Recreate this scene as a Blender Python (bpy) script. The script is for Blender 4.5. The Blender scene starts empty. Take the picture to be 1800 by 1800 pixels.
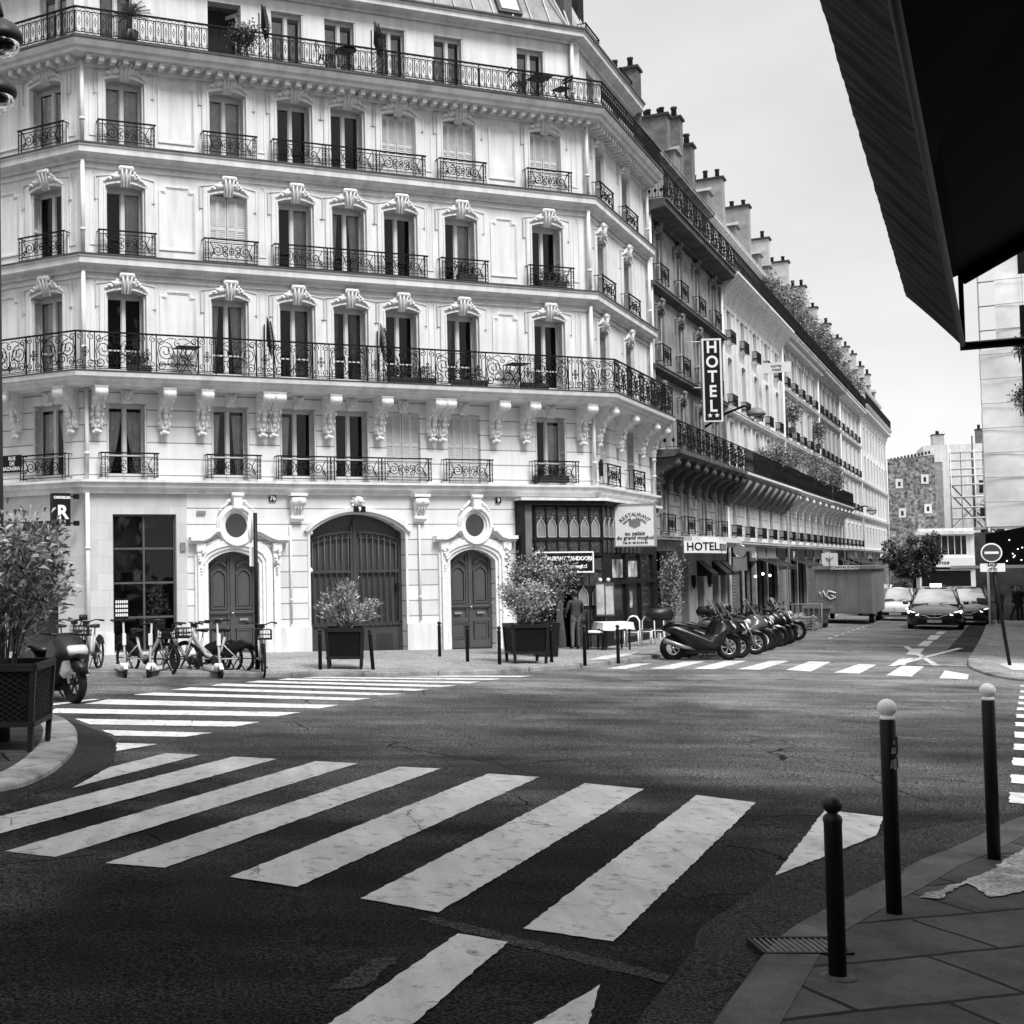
import bpy, math, random
from mathutils import Matrix, Vector
random.seed(7)
R=math.radians; PI=math.pi
sc=bpy.context.scene
COL=sc.collection
def G(x,y): return -.021*x-.003*y
# ------------------------------------------------------------------ materials
MATS={}
def mat(name,v=.5,rough=.8,var=.12,scale=2.,spec=.3,metal=0.,fine=0.,fscale=60.,streak=0.,bump=0.,emit=0.,ash=None,coat=0.,dirt=0.):
    if name in MATS: return MATS[name]
    m=bpy.data.materials.new(name); m.use_nodes=True; nt=m.node_tree; N=nt.nodes; L=nt.links
    b=N['Principled BSDF']; b.inputs['Roughness'].default_value=rough
    b.inputs['Specular IOR Level'].default_value=spec; b.inputs['Metallic'].default_value=metal
    b.inputs['Coat Weight'].default_value=coat; b.inputs['Coat Roughness'].default_value=.05
    tc=N.new('ShaderNodeTexCoord')
    def noise(sc_,vec=None,det=3):
        n=N.new('ShaderNodeTexNoise'); n.inputs['Scale'].default_value=sc_; n.inputs['Detail'].default_value=det
        L.new(vec if vec else tc.outputs['Object'],n.inputs['Vector']); return n.outputs['Fac']
    def rng(s,a,b_,c,d):
        r=N.new('ShaderNodeMapRange'); L.new(s,r.inputs[0])
        for i,x in enumerate((a,b_,c,d)): r.inputs[i+1].default_value=x
        return r.outputs[0]
    def mul(a,c):
        q=N.new('ShaderNodeMath'); q.operation='MULTIPLY'
        for i,x in enumerate((a,c)):
            if isinstance(x,(int,float)): q.inputs[i].default_value=x
            else: L.new(x,q.inputs[i])
        return q.outputs[0]
    cur=mul(rng(noise(scale),.3,.7,1-var,1+var),v)
    if fine: cur=mul(cur,rng(noise(fscale,det=2),.3,.7,1-fine,1+fine))
    if streak:
        mp=N.new('ShaderNodeMapping'); mp.inputs['Scale'].default_value=(2.2,2.2,.22); L.new(tc.outputs['Object'],mp.inputs[0])
        cur=mul(cur,rng(noise(1.6,mp.outputs[0],5),.42,.72,1,1-streak))
    if dirt: cur=mul(cur,rng(noise(.9,det=8),.5,.75,1,1-dirt))
    if ash:
        bw,bh,ms,dk=ash
        sp=N.new('ShaderNodeSeparateXYZ'); cb=N.new('ShaderNodeCombineXYZ'); L.new(tc.outputs['Object'],sp.inputs[0])
        L.new(sp.outputs[0],cb.inputs[0]); L.new(sp.outputs[2],cb.inputs[1])
        br=N.new('ShaderNodeTexBrick'); L.new(cb.outputs[0],br.inputs[0])
        br.inputs['Color1'].default_value=(1,1,1,1); br.inputs['Color2'].default_value=(.86,.86,.86,1); br.inputs['Mortar'].default_value=(dk,dk,dk,1)
        br.inputs['Scale'].default_value=1; br.inputs['Mortar Size'].default_value=ms; br.inputs['Brick Width'].default_value=bw; br.inputs['Row Height'].default_value=bh
        bwn=N.new('ShaderNodeRGBToBW'); L.new(br.outputs[0],bwn.inputs[0]); cur=mul(cur,bwn.outputs[0])
    L.new(cur,b.inputs['Base Color'])
    if bump:
        bp=N.new('ShaderNodeBump'); bp.inputs['Strength'].default_value=bump; bp.inputs['Distance'].default_value=.02
        L.new(noise(fscale,det=3),bp.inputs['Height']); L.new(bp.outputs[0],b.inputs['Normal'])
    if emit:
        b.inputs['Emission Strength'].default_value=emit; b.inputs['Emission Color'].default_value=(1,1,1,1)
    MATS[name]=m; return m
STONE=mat('stone_pale',.77,.85,.06,1.2,streak=.26,fine=.05,dirt=.1,bump=.12,fscale=30)
STONEA=mat('stone_rusticated',.76,.85,.05,1.2,streak=.14,fine=.04,ash=(40,.415,.016,.35))
STONEB=mat('stone_slab_cladding',.6,.8,.06,1.2,streak=.1,fine=.05,ash=(.62,.42,.008,.8))
ORN=mat('stone_ornament',.76,.85,.1,8,fine=.08)
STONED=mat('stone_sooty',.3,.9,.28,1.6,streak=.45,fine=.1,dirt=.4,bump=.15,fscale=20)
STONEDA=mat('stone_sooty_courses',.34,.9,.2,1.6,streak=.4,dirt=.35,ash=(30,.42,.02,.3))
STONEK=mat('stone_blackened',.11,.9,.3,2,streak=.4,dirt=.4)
STONEP=mat('stone_plain_white',.74,.85,.08,1.5,streak=.25,fine=.05)
STONEPA=mat('stone_white_courses',.7,.85,.08,1.5,streak=.25,ash=(30,.42,.02,.4))
IRON=mat('wrought_iron',.006,.6,.1,8,spec=.15)
TIMBERW=mat('white_joinery',.62,.55,.05,4)
SHUT=mat('grey_louvre_paint',.6,.6,.08,5)
ZINC=mat('zinc_roof',.26,.42,.3,1.1,spec=.5,fine=.1,streak=.35,fscale=9)
ZINCD=mat('zinc_dark',.07,.5,.3,2)
RENDER=mat('chimney_render',.15,.9,.35,2.2,fine=.15,fscale=14,dirt=.5)
RENDERL=mat('chimney_render_pale',.5,.9,.2,2,dirt=.3)
TERRA=mat('chimney_pot_clay',.04,.8,.2,6)
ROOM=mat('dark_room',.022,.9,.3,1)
CURT=mat('curtain_cloth',.8,.9,.15,9,fine=.1,fscale=25)
CURTD=mat('curtain_grey',.3,.9,.2,9)
PIPE=mat('painted_pipe',.7,.6,.05,3)
DOOR=mat('door_paint_grey',.075,.4,.1,3,spec=.5)
GATE=mat('gate_paint_grey',.05,.45,.12,3,spec=.4)
BLACK=mat('black_paint',.006,.5,.1,4,spec=.22)
DARKW=mat('dark_shop_timber',.012,.6,.4,9,fine=.3,fscale=40,spec=.2)
DARKW2=mat('carved_dark_timber',.05,.6,.8,22,fine=1.,fscale=32,spec=.3)
LATT=mat('lattice_backing',.008,.8,.3,20,spec=.15)
WHITE=mat('white_enamel',.85,.5,.02,4)
WHITE2=mat('sign_white',.8,.6,.03,4)
MIDG=mat('mid_grey_paint',.2,.5,.1,4)
DARKG=mat('dark_grey_paint',.05,.45,.1,4,spec=.5)
TYRE=mat('tyre_rubber',.007,.85,.2,15)
CHROME=mat('brushed_alloy',.55,.28,.1,8,metal=.9)
PLAST=mat('black_plastic',.008,.4,.2,10,spec=.35)
GLOSSK=mat('black_gloss_paint',.006,.22,.05,3,spec=.6,coat=.8)
MOTOK=mat('scooter_black',.005,.3,.2,6,spec=.3,coat=.15)
GLOSSW=mat('white_gloss_paint',.85,.3,.02,3,coat=.6)
GLOSSG=mat('grey_gloss_paint',.25,.3,.05,3,coat=.6)
LEAFL=mat('leaf_pale',.42,.55,.4,6,spec=.5)
LEAFM=mat('leaf_mid',.17,.55,.4,6,spec=.5)
LEAFD=mat('leaf_dark',.035,.6,.4,6,spec=.4)
BARK=mat('bark',.05,.9,.3,12)
SKIN=mat('skin',.3,.6,.05,9)
HAIR=mat('hair_dark',.012,.6,.2,30)
CLOTHK=mat('cloth_black',.012,.85,.3,20)
CLOTHG=mat('cloth_grey',.13,.85,.4,30,fine=.3)
CLOTHP=mat('cloth_patterned',.05,.85,.5,50,fine=.8,fscale=70)
CLOTHL=mat('cloth_light',.55,.85,.1,9)
BULB=mat('lit_bulb',.8,.5,0,1,emit=2.5)
LIT=mat('headlight_on',.8,.3,0,1,emit=1.6)
PANE2=mat('frosted_pane',.22,.25,.2,3,spec=.6)
BRICKW=mat('rubble_masonry',.2,.95,.55,1.1,fine=.85,fscale=3.2,dirt=.3)
NET=mat('scaffold_sheeting',.82,.75,.12,.5,fine=.05,fscale=3)
WOOD=mat('weathered_wood',.3,.8,.4,14)
def glassmat():
    m=bpy.data.materials.new('window_glass'); m.use_nodes=True; nt=m.node_tree; N=nt.nodes; L=nt.links
    for n in list(N): N.remove(n)
    o=N.new('ShaderNodeOutputMaterial'); mx=N.new('ShaderNodeMixShader'); t=N.new('ShaderNodeBsdfTransparent'); g=N.new('ShaderNodeBsdfGlossy')
    t.inputs[0].default_value=(.8,.8,.8,1); g.inputs[0].default_value=(.9,.9,.9,1); g.inputs['Roughness'].default_value=.04
    f=N.new('ShaderNodeFresnel'); f.inputs[0].default_value=1.42
    tc=N.new('ShaderNodeTexCoord'); nz=N.new('ShaderNodeTexNoise'); nz.inputs['Scale'].default_value=1.3; L.new(tc.outputs['Object'],nz.inputs[0])
    bp=N.new('ShaderNodeBump'); bp.inputs['Strength'].default_value=.25; bp.inputs['Distance'].default_value=.05; L.new(nz.outputs[0],bp.inputs['Height'])
    L.new(bp.outputs[0],g.inputs['Normal']); L.new(f.outputs[0],mx.inputs[0]); L.new(t.outputs[0],mx.inputs[1]); L.new(g.outputs[0],mx.inputs[2]); L.new(mx.outputs[0],o.inputs[0]); return m
GLASS=glassmat()
# ------------------------------------------------------------------ mesh builder
class MB:
    def __init__(s): s.v=[]; s.f=[]; s.m=[]; s.sm=[]
    def add(s,vs,fs,m=0,smooth=False,T=None):
        o=len(s.v)
        if T is not None: vs=[tuple(T@Vector(p)) for p in vs]
        s.v.extend(vs)
        for f in fs: s.f.append([i+o for i in f]); s.m.append(m); s.sm.append(smooth)
        return s
    def box(s,x0,x1,y0,y1,z0,z1,m=0,T=None):
        vs=[(x0,y0,z0),(x1,y0,z0),(x1,y1,z0),(x0,y1,z0),(x0,y0,z1),(x1,y0,z1),(x1,y1,z1),(x0,y1,z1)]
        return s.add(vs,[(0,3,2,1),(4,5,6,7),(0,1,5,4),(1,2,6,5),(2,3,7,6),(3,0,4,7)],m,T=T)
    def taper(s,cx,cy,z0,z1,w0,d0,w1,d1,m=0,T=None):
        vs=[(cx-w0/2,cy-d0/2,z0),(cx+w0/2,cy-d0/2,z0),(cx+w0/2,cy+d0/2,z0),(cx-w0/2,cy+d0/2,z0),(cx-w1/2,cy-d1/2,z1),(cx+w1/2,cy-d1/2,z1),(cx+w1/2,cy+d1/2,z1),(cx-w1/2,cy+d1/2,z1)]
        return s.add(vs,[(0,3,2,1),(4,5,6,7),(0,1,5,4),(1,2,6,5),(2,3,7,6),(3,0,4,7)],m,T=T)
    def quad(s,a,b,c,d,m=0): return s.add([a,b,c,d],[(0,1,2,3)],m)
    def tube(s,pts,r,n=6,m=0,closed=False,T=None,smooth=True,r1=None):
        P=[Vector(p) for p in pts]; k=len(P); vs=[]; 
        prev=None
        for i in range(k):
            a=P[(i-1)%k] if (closed or i>0) else P[i]; c=P[(i+1)%k] if (closed or i<k-1) else P[i]
            t=(c-a)
            if t.length<1e-9: t=Vector((0,0,1))
            t.normalize()
            if prev is None:
                up=Vector((0,0,1)) if abs(t.z)<.9 else Vector((1,0,0)); u=t.cross(up).normalized()
            else:
                u=(prev-t*prev.dot(t))
                if u.length<1e-6: u=t.cross(Vector((0,0,1)))
                u.normalize()
            prev=u; w=t.cross(u)
            rr=r if r1 is None else r+(r1-r)*i/max(1,k-1)
            for j in range(n):
                q=2*PI*(j+.5)/n; vs.append(tuple(P[i]+u*math.cos(q)*rr+w*math.sin(q)*rr))
        fs=[]
        for i in range(k if closed else k-1):
            for j in range(n):
                a=i*n+j; b=i*n+(j+1)%n; c=((i+1)%k)*n+(j+1)%n; d=((i+1)%k)*n+j; fs.append((a,b,c,d))
        if not closed: fs.append(tuple(range(n))[::-1]); fs.append(tuple(range((k-1)*n,k*n)))
        return s.add(vs,fs,m,smooth and n>4,T)
    def lathe(s,prof,n=16,m=0,T=None,smooth=True,c=(0,0,0)):
        vs=[];fs=[]
        for (r,z) in prof:
            for j in range(n): q=2*PI*j/n; vs.append((c[0]+r*math.cos(q),c[1]+r*math.sin(q),c[2]+z))
        for i in range(len(prof)-1):
            for j in range(n): fs.append((i*n+j,i*n+(j+1)%n,(i+1)*n+(j+1)%n,(i+1)*n+j))
        fs.append(tuple(range(n))[::-1]); fs.append(tuple(range((len(prof)-1)*n,len(prof)*n)))
        return s.add(vs,fs,m,smooth,T)
    def ball(s,c,r,n=8,m=0,sz=1.,T=None):
        pr=[(max(.001,r*math.sin(PI*i/(n//2+1))),-r*sz*math.cos(PI*i/(n//2+1))) for i in range(n//2+2)]
        return s.lathe(pr,n,m,T,True,c)
    def prism(s,poly,axis,a0,a1,m=0,T=None,smooth=False):
        # poly 2d, axis 'x': (y,z); 'y': (x,z); 'z': (x,y)
        def P(p,a): return (a,p[0],p[1]) if axis=='x' else ((p[0],a,p[1]) if axis=='y' else (p[0],p[1],a))
        n=len(poly); vs=[P(p,a0) for p in poly]+[P(p,a1) for p in poly]
        fs=[(i,(i+1)%n,(i+1)%n+n,i+n) for i in range(n)]+[tuple(range(n))[::-1],tuple(range(n,2*n))]
        return s.add(vs,fs,m,smooth,T)
    def pillow(s,poly,w,m=0,shrink=.82,T=None,smooth=True,axis='y'):
        cx=sum(p[0] for p in poly)/len(poly); cz=sum(p[1] for p in poly)/len(poly); n=len(poly); vs=[]
        for (k,y) in ((shrink,-w/2),(.97,-w*.36),(1,0),(.97,w*.36),(shrink,w/2)):
            for p in poly: vs.append((cx+(p[0]-cx)*k,y,cz+(p[1]-cz)*k))
        fs=[]
        for l in range(4):
            for i in range(n): fs.append((l*n+i,l*n+(i+1)%n,(l+1)*n+(i+1)%n,(l+1)*n+i))
        fs.append(tuple(range(n))[::-1]); fs.append(tuple(range(4*n,5*n)))
        return s.add(vs,fs,m,smooth,T)
    def loft(s,rings,m=0,closed=True,smooth=True,cap=True,T=None):
        n=len(rings[0]); vs=[p for r in rings for p in r]; fs=[]
        for i in range(len(rings)-1):
            for j in range(n if closed else n-1): fs.append((i*n+j,i*n+(j+1)%n,(i+1)*n+(j+1)%n,(i+1)*n+j))
        if cap: fs.append(tuple(range(n))[::-1]); fs.append(tuple(range((len(rings)-1)*n,len(rings)*n)))
        return s.add(vs,fs,m,smooth,T)
    def mesh(s,name,mats):
        me=bpy.data.meshes.new(name); me.from_pydata(s.v,[],s.f)
        for m in (mats if isinstance(mats,(list,tuple)) else [mats]): me.materials.append(m)
        me.polygons.foreach_set('material_index',s.m); me.polygons.foreach_set('use_smooth',s.sm); me.update()
        return me
def T_(x=0,y=0,z=0,rz=0,rx=0,ry=0,s=1): 
    return Matrix.Translation((x,y,z))@Matrix.Rotation(rz,4,'Z')@Matrix.Rotation(ry,4,'Y')@Matrix.Rotation(rx,4,'X')@Matrix.Scale(s,4)
def link(o,parent=None): COL.objects.link(o); o.parent=parent; return o
def tag(o,label=None,cat=None,group=None,kind=None):
    if label: o['label']=label
    if cat: o['category']=cat
    if group: o['group']=group
    if kind: o['kind']=kind
    return o
def empty(name,loc,rz,label,cat,group=None):
    o=bpy.data.objects.new(name,None); o.empty_display_size=.2; o.location=loc; o.rotation_euler.z=rz
    return tag(link(o),label,cat,group)
def obj(name,mb,mats,parent=None,loc=(0,0,0),rz=0):
    me=mb if isinstance(mb,bpy.types.Mesh) else mb.mesh(name,mats)
    o=bpy.data.objects.new(name,me); o.location=loc; o.rotation_euler.z=rz
    return link(o,parent)
def children(o): return [c for c in bpy.data.objects if c.parent is o]
def copy_tree(o,parent=None):
    c=o.copy(); COL.objects.link(c); c.parent=parent
    for ch in children(o): copy_tree(ch,c)
    return c
def place(src,first,loc,rz,label,group=None,scale=None):
    o=src if first else copy_tree(src)
    o.location=loc; o.rotation_euler.z=rz; o['label']=label
    if group: o['group']=group
    if scale: o.scale=(scale,)*3
    return o
TS=bpy.data.scenes.new('text_workshop')   # scratch scene, removed at the end
def text_mb(s,size,depth=.004,flat=False,bold=0,align='CENTER',spacing=1.):
    cu=bpy.data.curves.new('txt','FONT'); cu.body=s; cu.size=size; cu.extrude=depth; cu.offset=bold; cu.align_x=align; cu.align_y='CENTER'; cu.space_character=spacing; cu.resolution_u=3
    o=bpy.data.objects.new('txt',cu); TS.collection.objects.link(o); TS.view_layers[0].update(); dg=TS.view_layers[0].depsgraph; me=bpy.data.meshes.new_from_object(o.evaluated_get(dg))
    mb=MB(); 
    vs=[(v.co.x,v.co.y,v.co.z) if flat else (v.co.x,-v.co.z,v.co.y) for v in me.vertices]
    mb.add(vs,[tuple(p.vertices) for p in me.polygons])
    bpy.data.objects.remove(o); bpy.data.curves.remove(cu); bpy.data.meshes.remove(me); return mb
# ------------------------------------------------------------------ camera, world, sun
roll=math.atan(.0138); pitch=R(2.549)
fw=Vector((0,math.cos(pitch),math.sin(pitch))); up0=Vector((0,-math.sin(pitch),math.cos(pitch))); r0=Vector((1,0,0))
rt=r0*math.cos(roll)-up0*math.sin(roll); upv=r0*math.sin(roll)+up0*math.cos(roll)
cd=bpy.data.cameras.new('camera'); cam=bpy.data.objects.new('camera',cd); COL.objects.link(cam)
cam.matrix_world=Matrix(((rt.x,upv.x,-fw.x,0),(rt.y,upv.y,-fw.y,0),(rt.z,upv.z,-fw.z,2.16),(0,0,0,1)))
cd.sensor_width=36; cd.lens=45; cd.shift_x=.25; cd.clip_end=3000; cd.clip_start=.05
sc.camera=cam
SUN_EL=R(56); SUN_HEAD=R(150)   # direction towards the sun, heading clockwise from +Y
w=bpy.data.worlds.new('World'); sc.world=w; w.use_nodes=True; nt=w.node_tree; N=nt.nodes; L=nt.links
for n in list(N): N.remove(n)
wo=N.new('ShaderNodeOutputWorld'); bg=N.new('ShaderNodeBackground'); sky=N.new('ShaderNodeTexSky'); sky.sky_type='NISHITA'; sky.sun_disc=False
sky.sun_elevation=SUN_EL; sky.sun_rotation=SUN_HEAD
bw=N.new('ShaderNodeRGBToBW'); L.new(sky.outputs[0],bw.inputs[0])
tc=N.new('ShaderNodeTexCoord'); sp=N.new('ShaderNodeSeparateXYZ'); L.new(tc.outputs['Generated'],sp.inputs[0])
ramp=N.new('ShaderNodeMapRange'); L.new(sp.outputs[2],ramp.inputs[0]); ramp.inputs[1].default_value=.42; ramp.inputs[2].default_value=1; ramp.inputs[3].default_value=0; ramp.inputs[4].default_value=1
mp=N.new('ShaderNodeMapping'); mp.inputs['Scale'].default_value=(1.,1.,2.6); L.new(tc.outputs['Generated'],mp.inputs[0])
nz=N.new('ShaderNodeTexNoise'); nz.inputs['Scale'].default_value=2.3; nz.inputs['Detail'].default_value=5; L.new(mp.outputs[0],nz.inputs[0])
cl=N.new('ShaderNodeMapRange'); L.new(nz.outputs[0],cl.inputs[0]); cl.inputs[1].default_value=.3; cl.inputs[2].default_value=.7; cl.inputs[3].default_value=.8; cl.inputs[4].default_value=1.12
# horizon glow: slightly brighter near the horizon, then a bright zenith as under cloud
hz=N.new('ShaderNodeMapRange'); L.new(sp.outputs[2],hz.inputs[0]); hz.inputs[1].default_value=0; hz.inputs[2].default_value=.36; hz.inputs[3].default_value=1.13; hz.inputs[4].default_value=.86
def mth(op,a,b):
    q=N.new('ShaderNodeMath'); q.operation=op
    for i,x in enumerate((a,b)):
        if isinstance(x,(int,float)): q.inputs[i].default_value=x
        else: L.new(x,q.inputs[i])
    return q.outputs[0]
oc=mth('MULTIPLY',mth('MULTIPLY',cl.outputs[0],hz.outputs[0]),mth('ADD',mth('MULTIPLY',ramp.outputs[0],SKYZ:=1.3),1.0))
tot=mth('ADD',mth('MULTIPLY',oc,SKYB:=2.85),mth('MULTIPLY',bw.outputs[0],.06))
L.new(tot,bg.inputs[0]); bg.inputs[1].default_value=.1; L.new(bg.outputs[0],wo.inputs[0])
sl=bpy.data.lights.new('sun','SUN'); sl.energy=1.5; sl.angle=R(20); sl.color=(1,1,1)
so=bpy.data.objects.new('sun',sl); COL.objects.link(so)
sd=Vector((math.sin(SUN_HEAD)*math.cos(SUN_EL),math.cos(SUN_HEAD)*math.cos(SUN_EL),math.sin(SUN_EL)))
so.rotation_euler=sd.to_track_quat('Z','Y').to_euler(); so.location=(0,-20,60)
sc.view_settings.view_transform='Standard'; sc.view_settings.look='None'; sc.view_settings.exposure=1.55; sc.view_settings.gamma=1
sc.render.engine='CYCLES'; sc.cycles.max_bounces=6; sc.cycles.transparent_max_bounces=12
# direction frames
def hdg(d): d=R(d); return Vector((math.sin(d),math.cos(d)))
UM=hdg(69.3); US=hdg(30.3); UL=hdg(120.5)
C0=Vector((-4.25,31.72)); C1=C0+UM*15.0
class Fac:
    def __init__(s,root,O,U):
        s.root=root; s.O=Vector(O); s.U=U; s.a=math.atan2(U.y,U.x); s.N=Vector((U.y,-U.x)) # outward
        r=root.location; s.r=Vector((r[0],r[1],r[2]))
    def w(s,u,d=0): p=s.O+s.U*u+s.N*d; return p
    def put(s,name,mb,mats,u=0,z=0,d=0,parent=None):
        p=s.w(u,d); return obj(name,mb,mats,parent or s.root,(p.x-s.r.x,p.y-s.r.y,z-s.r.z),s.a)
# measured ground outlines (metres)
D_near=[[(-1.869,12.862),(-1.656,14.212),(-1.11,15.35),(-0.698,15.229)],[(-3.074,9.87),(-0.306,15.109),(0.204,14.952),(-2.879,9.245)],[(-1.969,9.947),(0.646,14.795),(1.11,14.643),(-1.551,9.764)],[(-1.15,9.57),(1.562,14.41),(2.011,14.307),(-0.699,9.438)],[(-0.221,9.175),(2.473,13.967),(2.981,13.76),(0.246,8.894)],[(0.655,8.599),(3.367,13.372),(3.881,13.046),(1.124,8.258)],[(1.594,7.906),(4.296,12.701),(4.727,12.314),(2.068,7.642)],[(3.701,9.332),(5.223,11.954),(5.611,11.638),(5.139,10.799),(4.349,9.981)],[(0.094,5.834),(1.176,7.784),(1.447,7.614),(0.44,5.715)],[(1.021,5.894),(1.778,6.846),(1.435,5.902)]]
D_left=[[(-1.795,16.228),(-1.273,16.149),(-1.717,15.513)],[(-2.148,17.546),(-0.63,17.325),(-0.973,16.889),(-1.889,16.953)],[(-2.692,18.869),(0.007,18.61),(-0.344,18.042),(-2.394,18.184)],[(-3.253,19.75),(-3.174,20.249),(0.644,19.931),(0.257,19.358),(-3.202,19.594)],[(-2.824,20.972),(-2.542,21.741),(1.307,21.085),(0.973,20.535)],[(-2.19,22.573),(-1.877,23.024),(1.954,22.272),(1.617,21.853)],[(-1.61,23.601),(-1.271,24.094),(2.616,23.156),(2.172,22.802)],[(-0.912,24.486),(-0.709,25.003),(3.204,24.102),(2.892,23.732)],[(-0.27,25.298),(0.01,25.72),(3.835,24.94),(3.48,24.542)],[(0.378,25.956),(0.593,26.323),(4.465,25.835),(4.167,25.414)],[(0.889,26.448),(1.195,26.763),(5.048,26.673),(4.773,26.27)],[(1.736,26.884),(2.053,27.134),(5.846,27.478),(5.52,27.077)]]
D_right=[[(8.038,29.683),(9.213,31.466),(9.683,31.613),(8.471,29.637)],[(9.06,29.782),(10.725,32.305),(11.319,32.491),(9.589,29.728)],[(10.101,29.883),(11.922,32.764),(12.488,32.824),(10.57,29.753)],[(11.103,29.805),(13.102,32.889),(13.604,32.942),(11.588,29.678)],[(12.215,29.738),(14.051,32.779),(14.523,32.62),(12.581,29.262)],[(12.965,28.967),(14.931,31.953),(15.242,31.69),(13.395,28.682)],[(13.822,28.326),(15.687,31.35),(16.153,31.207),(14.206,27.975)],[(14.626,27.637),(15.976,29.925),(15.873,28.75),(15.054,27.308)]]
D_dash=[[(15.596,31.726),(16.95,33.951),(17.515,34.35),(15.862,31.559)],[(18.127,35.964),(19.753,38.836),(20.246,39.042),(18.371,35.744)],[(20.763,40.465),(22.678,43.75),(23.033,43.798),(20.925,40.175)],[(23.199,44.561),(25.19,48.087),(25.629,48.153),(23.56,44.611)],[(25.885,49.08),(27.262,51.425),(27.61,51.48),(26.204,49.129)],[(-3.432,20.838),(-2.786,21.772),(-2.679,21.683),(-3.382,20.534)],[(-3.168,22.089),(-3.0,22.002),(-3.038,21.851),(-3.131,21.893)],[(16.764,33.492),(20.242,40.089),(20.298,40.096),(16.858,33.502)],[(20.204,40.084),(20.317,40.098),(16.776,31.651),(16.628,31.636)],[(21.58,39.649),(21.327,39.029),(15.37,31.129),(15.352,31.316)],[(16.552,32.219),(17.339,31.708),(17.007,31.104),(16.336,31.801)]]
D_edge=[[(15.375,25.962),(15.173,25.623)],[(14.661,24.781),(14.369,24.291)],[(13.942,23.59),(13.607,23.037)],[(13.278,22.508),(13.003,22.053)],[(12.678,21.522),(12.4,21.06)],[(12.022,20.446),(11.728,19.949)],[(11.343,19.321),(11.038,18.805)],[(10.62,18.113),(10.24,17.47)],[(9.841,16.814),(9.498,16.232)],[(9.058,15.517),(8.686,14.885)],[(8.266,14.199),(7.921,13.612)],[(7.558,13.02),(7.203,12.416)]]
D_kerb_main=[(-10.526,24.939),(-3.702,26.657),(-0.165,26.612),(1.968,26.803),(3.678,27.177),(5.138,27.92),(6.392,29.01),(7.33,29.789),(8.453,31.002),(9.588,32.517),(10.64,33.937)]
D_kerb_near=[(9.219,13.562),(6.872,11.633),(6.344,11.153),(5.921,10.713),(5.368,10.156),(4.969,9.789),(4.411,9.184),(3.853,8.604),(3.426,8.148),(3.185,7.874),(2.894,7.471),(2.69,7.138),(2.511,6.844),(2.33,6.548),(2.171,6.284),(1.917,5.844)]
D_gut_near=[(9.271,13.636),(7.091,12.0),(5.99,11.314),(5.19,10.778),(4.548,10.128),(4.062,9.629),(3.683,9.297),(3.455,8.975),(3.177,8.614),(2.694,7.961),(2.508,7.539),(2.255,7.078),(1.922,6.505),(1.801,6.276),(1.597,5.837)]
D_kerb_isl=[(-3.247,11.217),(-2.536,12.602),(-2.37,12.908),(-2.272,13.334),(-2.209,13.865),(-2.191,14.697),(-2.227,15.634),(-2.308,16.417),(-2.477,17.463),(-2.753,18.437),(-2.968,18.924),(-3.304,19.431),(-4.04,20.105),(-6.986,20.945)]
D_gut_isl=[(-3.04,10.504),(-2.42,12.02),(-2.026,12.889),(-1.849,13.688),(-1.702,14.504),(-1.681,14.947),(-1.784,16.069),(-1.935,16.834),(-2.432,18.047),(-2.832,18.86),(-3.164,19.363),(-4.008,19.942),(-6.927,20.768)]
D_kerb_r=[(48.426,83.254),(37.723,66.142),(26.469,47.0),(20.738,37.293),(18.999,34.397),(18.075,32.783),(17.088,30.926),(16.496,29.463),(16.037,27.987),(16.044,26.966),(16.748,26.208),(19.609,25.419)]
D_tac=[(4.347,8.575),(4.521,8.728),(4.931,9.052),(5.309,9.4),(6.001,10.177),(6.644,10.853),(5.437,8.908),(4.824,8.588),(4.885,8.97),(4.457,8.534)]
D_drain=[(2.849,7.318),(3.023,7.62),(3.315,7.594),(3.151,7.304)]
D_tar=[(0.976,8.093),(1.078,8.189),(2.208,7.018),(2.118,6.882)]
D_tar2=[(0.335,6.748),(0.636,7.295),(0.783,7.32),(0.531,6.798)]
D_corner_tac=[(8.011,31.149),(8.817,32.858),(10.201,34.583),(9.729,33.39),(8.49,31.392)]
D_tac_r=[(18.071,31.398),(18.53,31.828),(19.056,31.307),(17.694,29.079),(17.219,29.364)]
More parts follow.
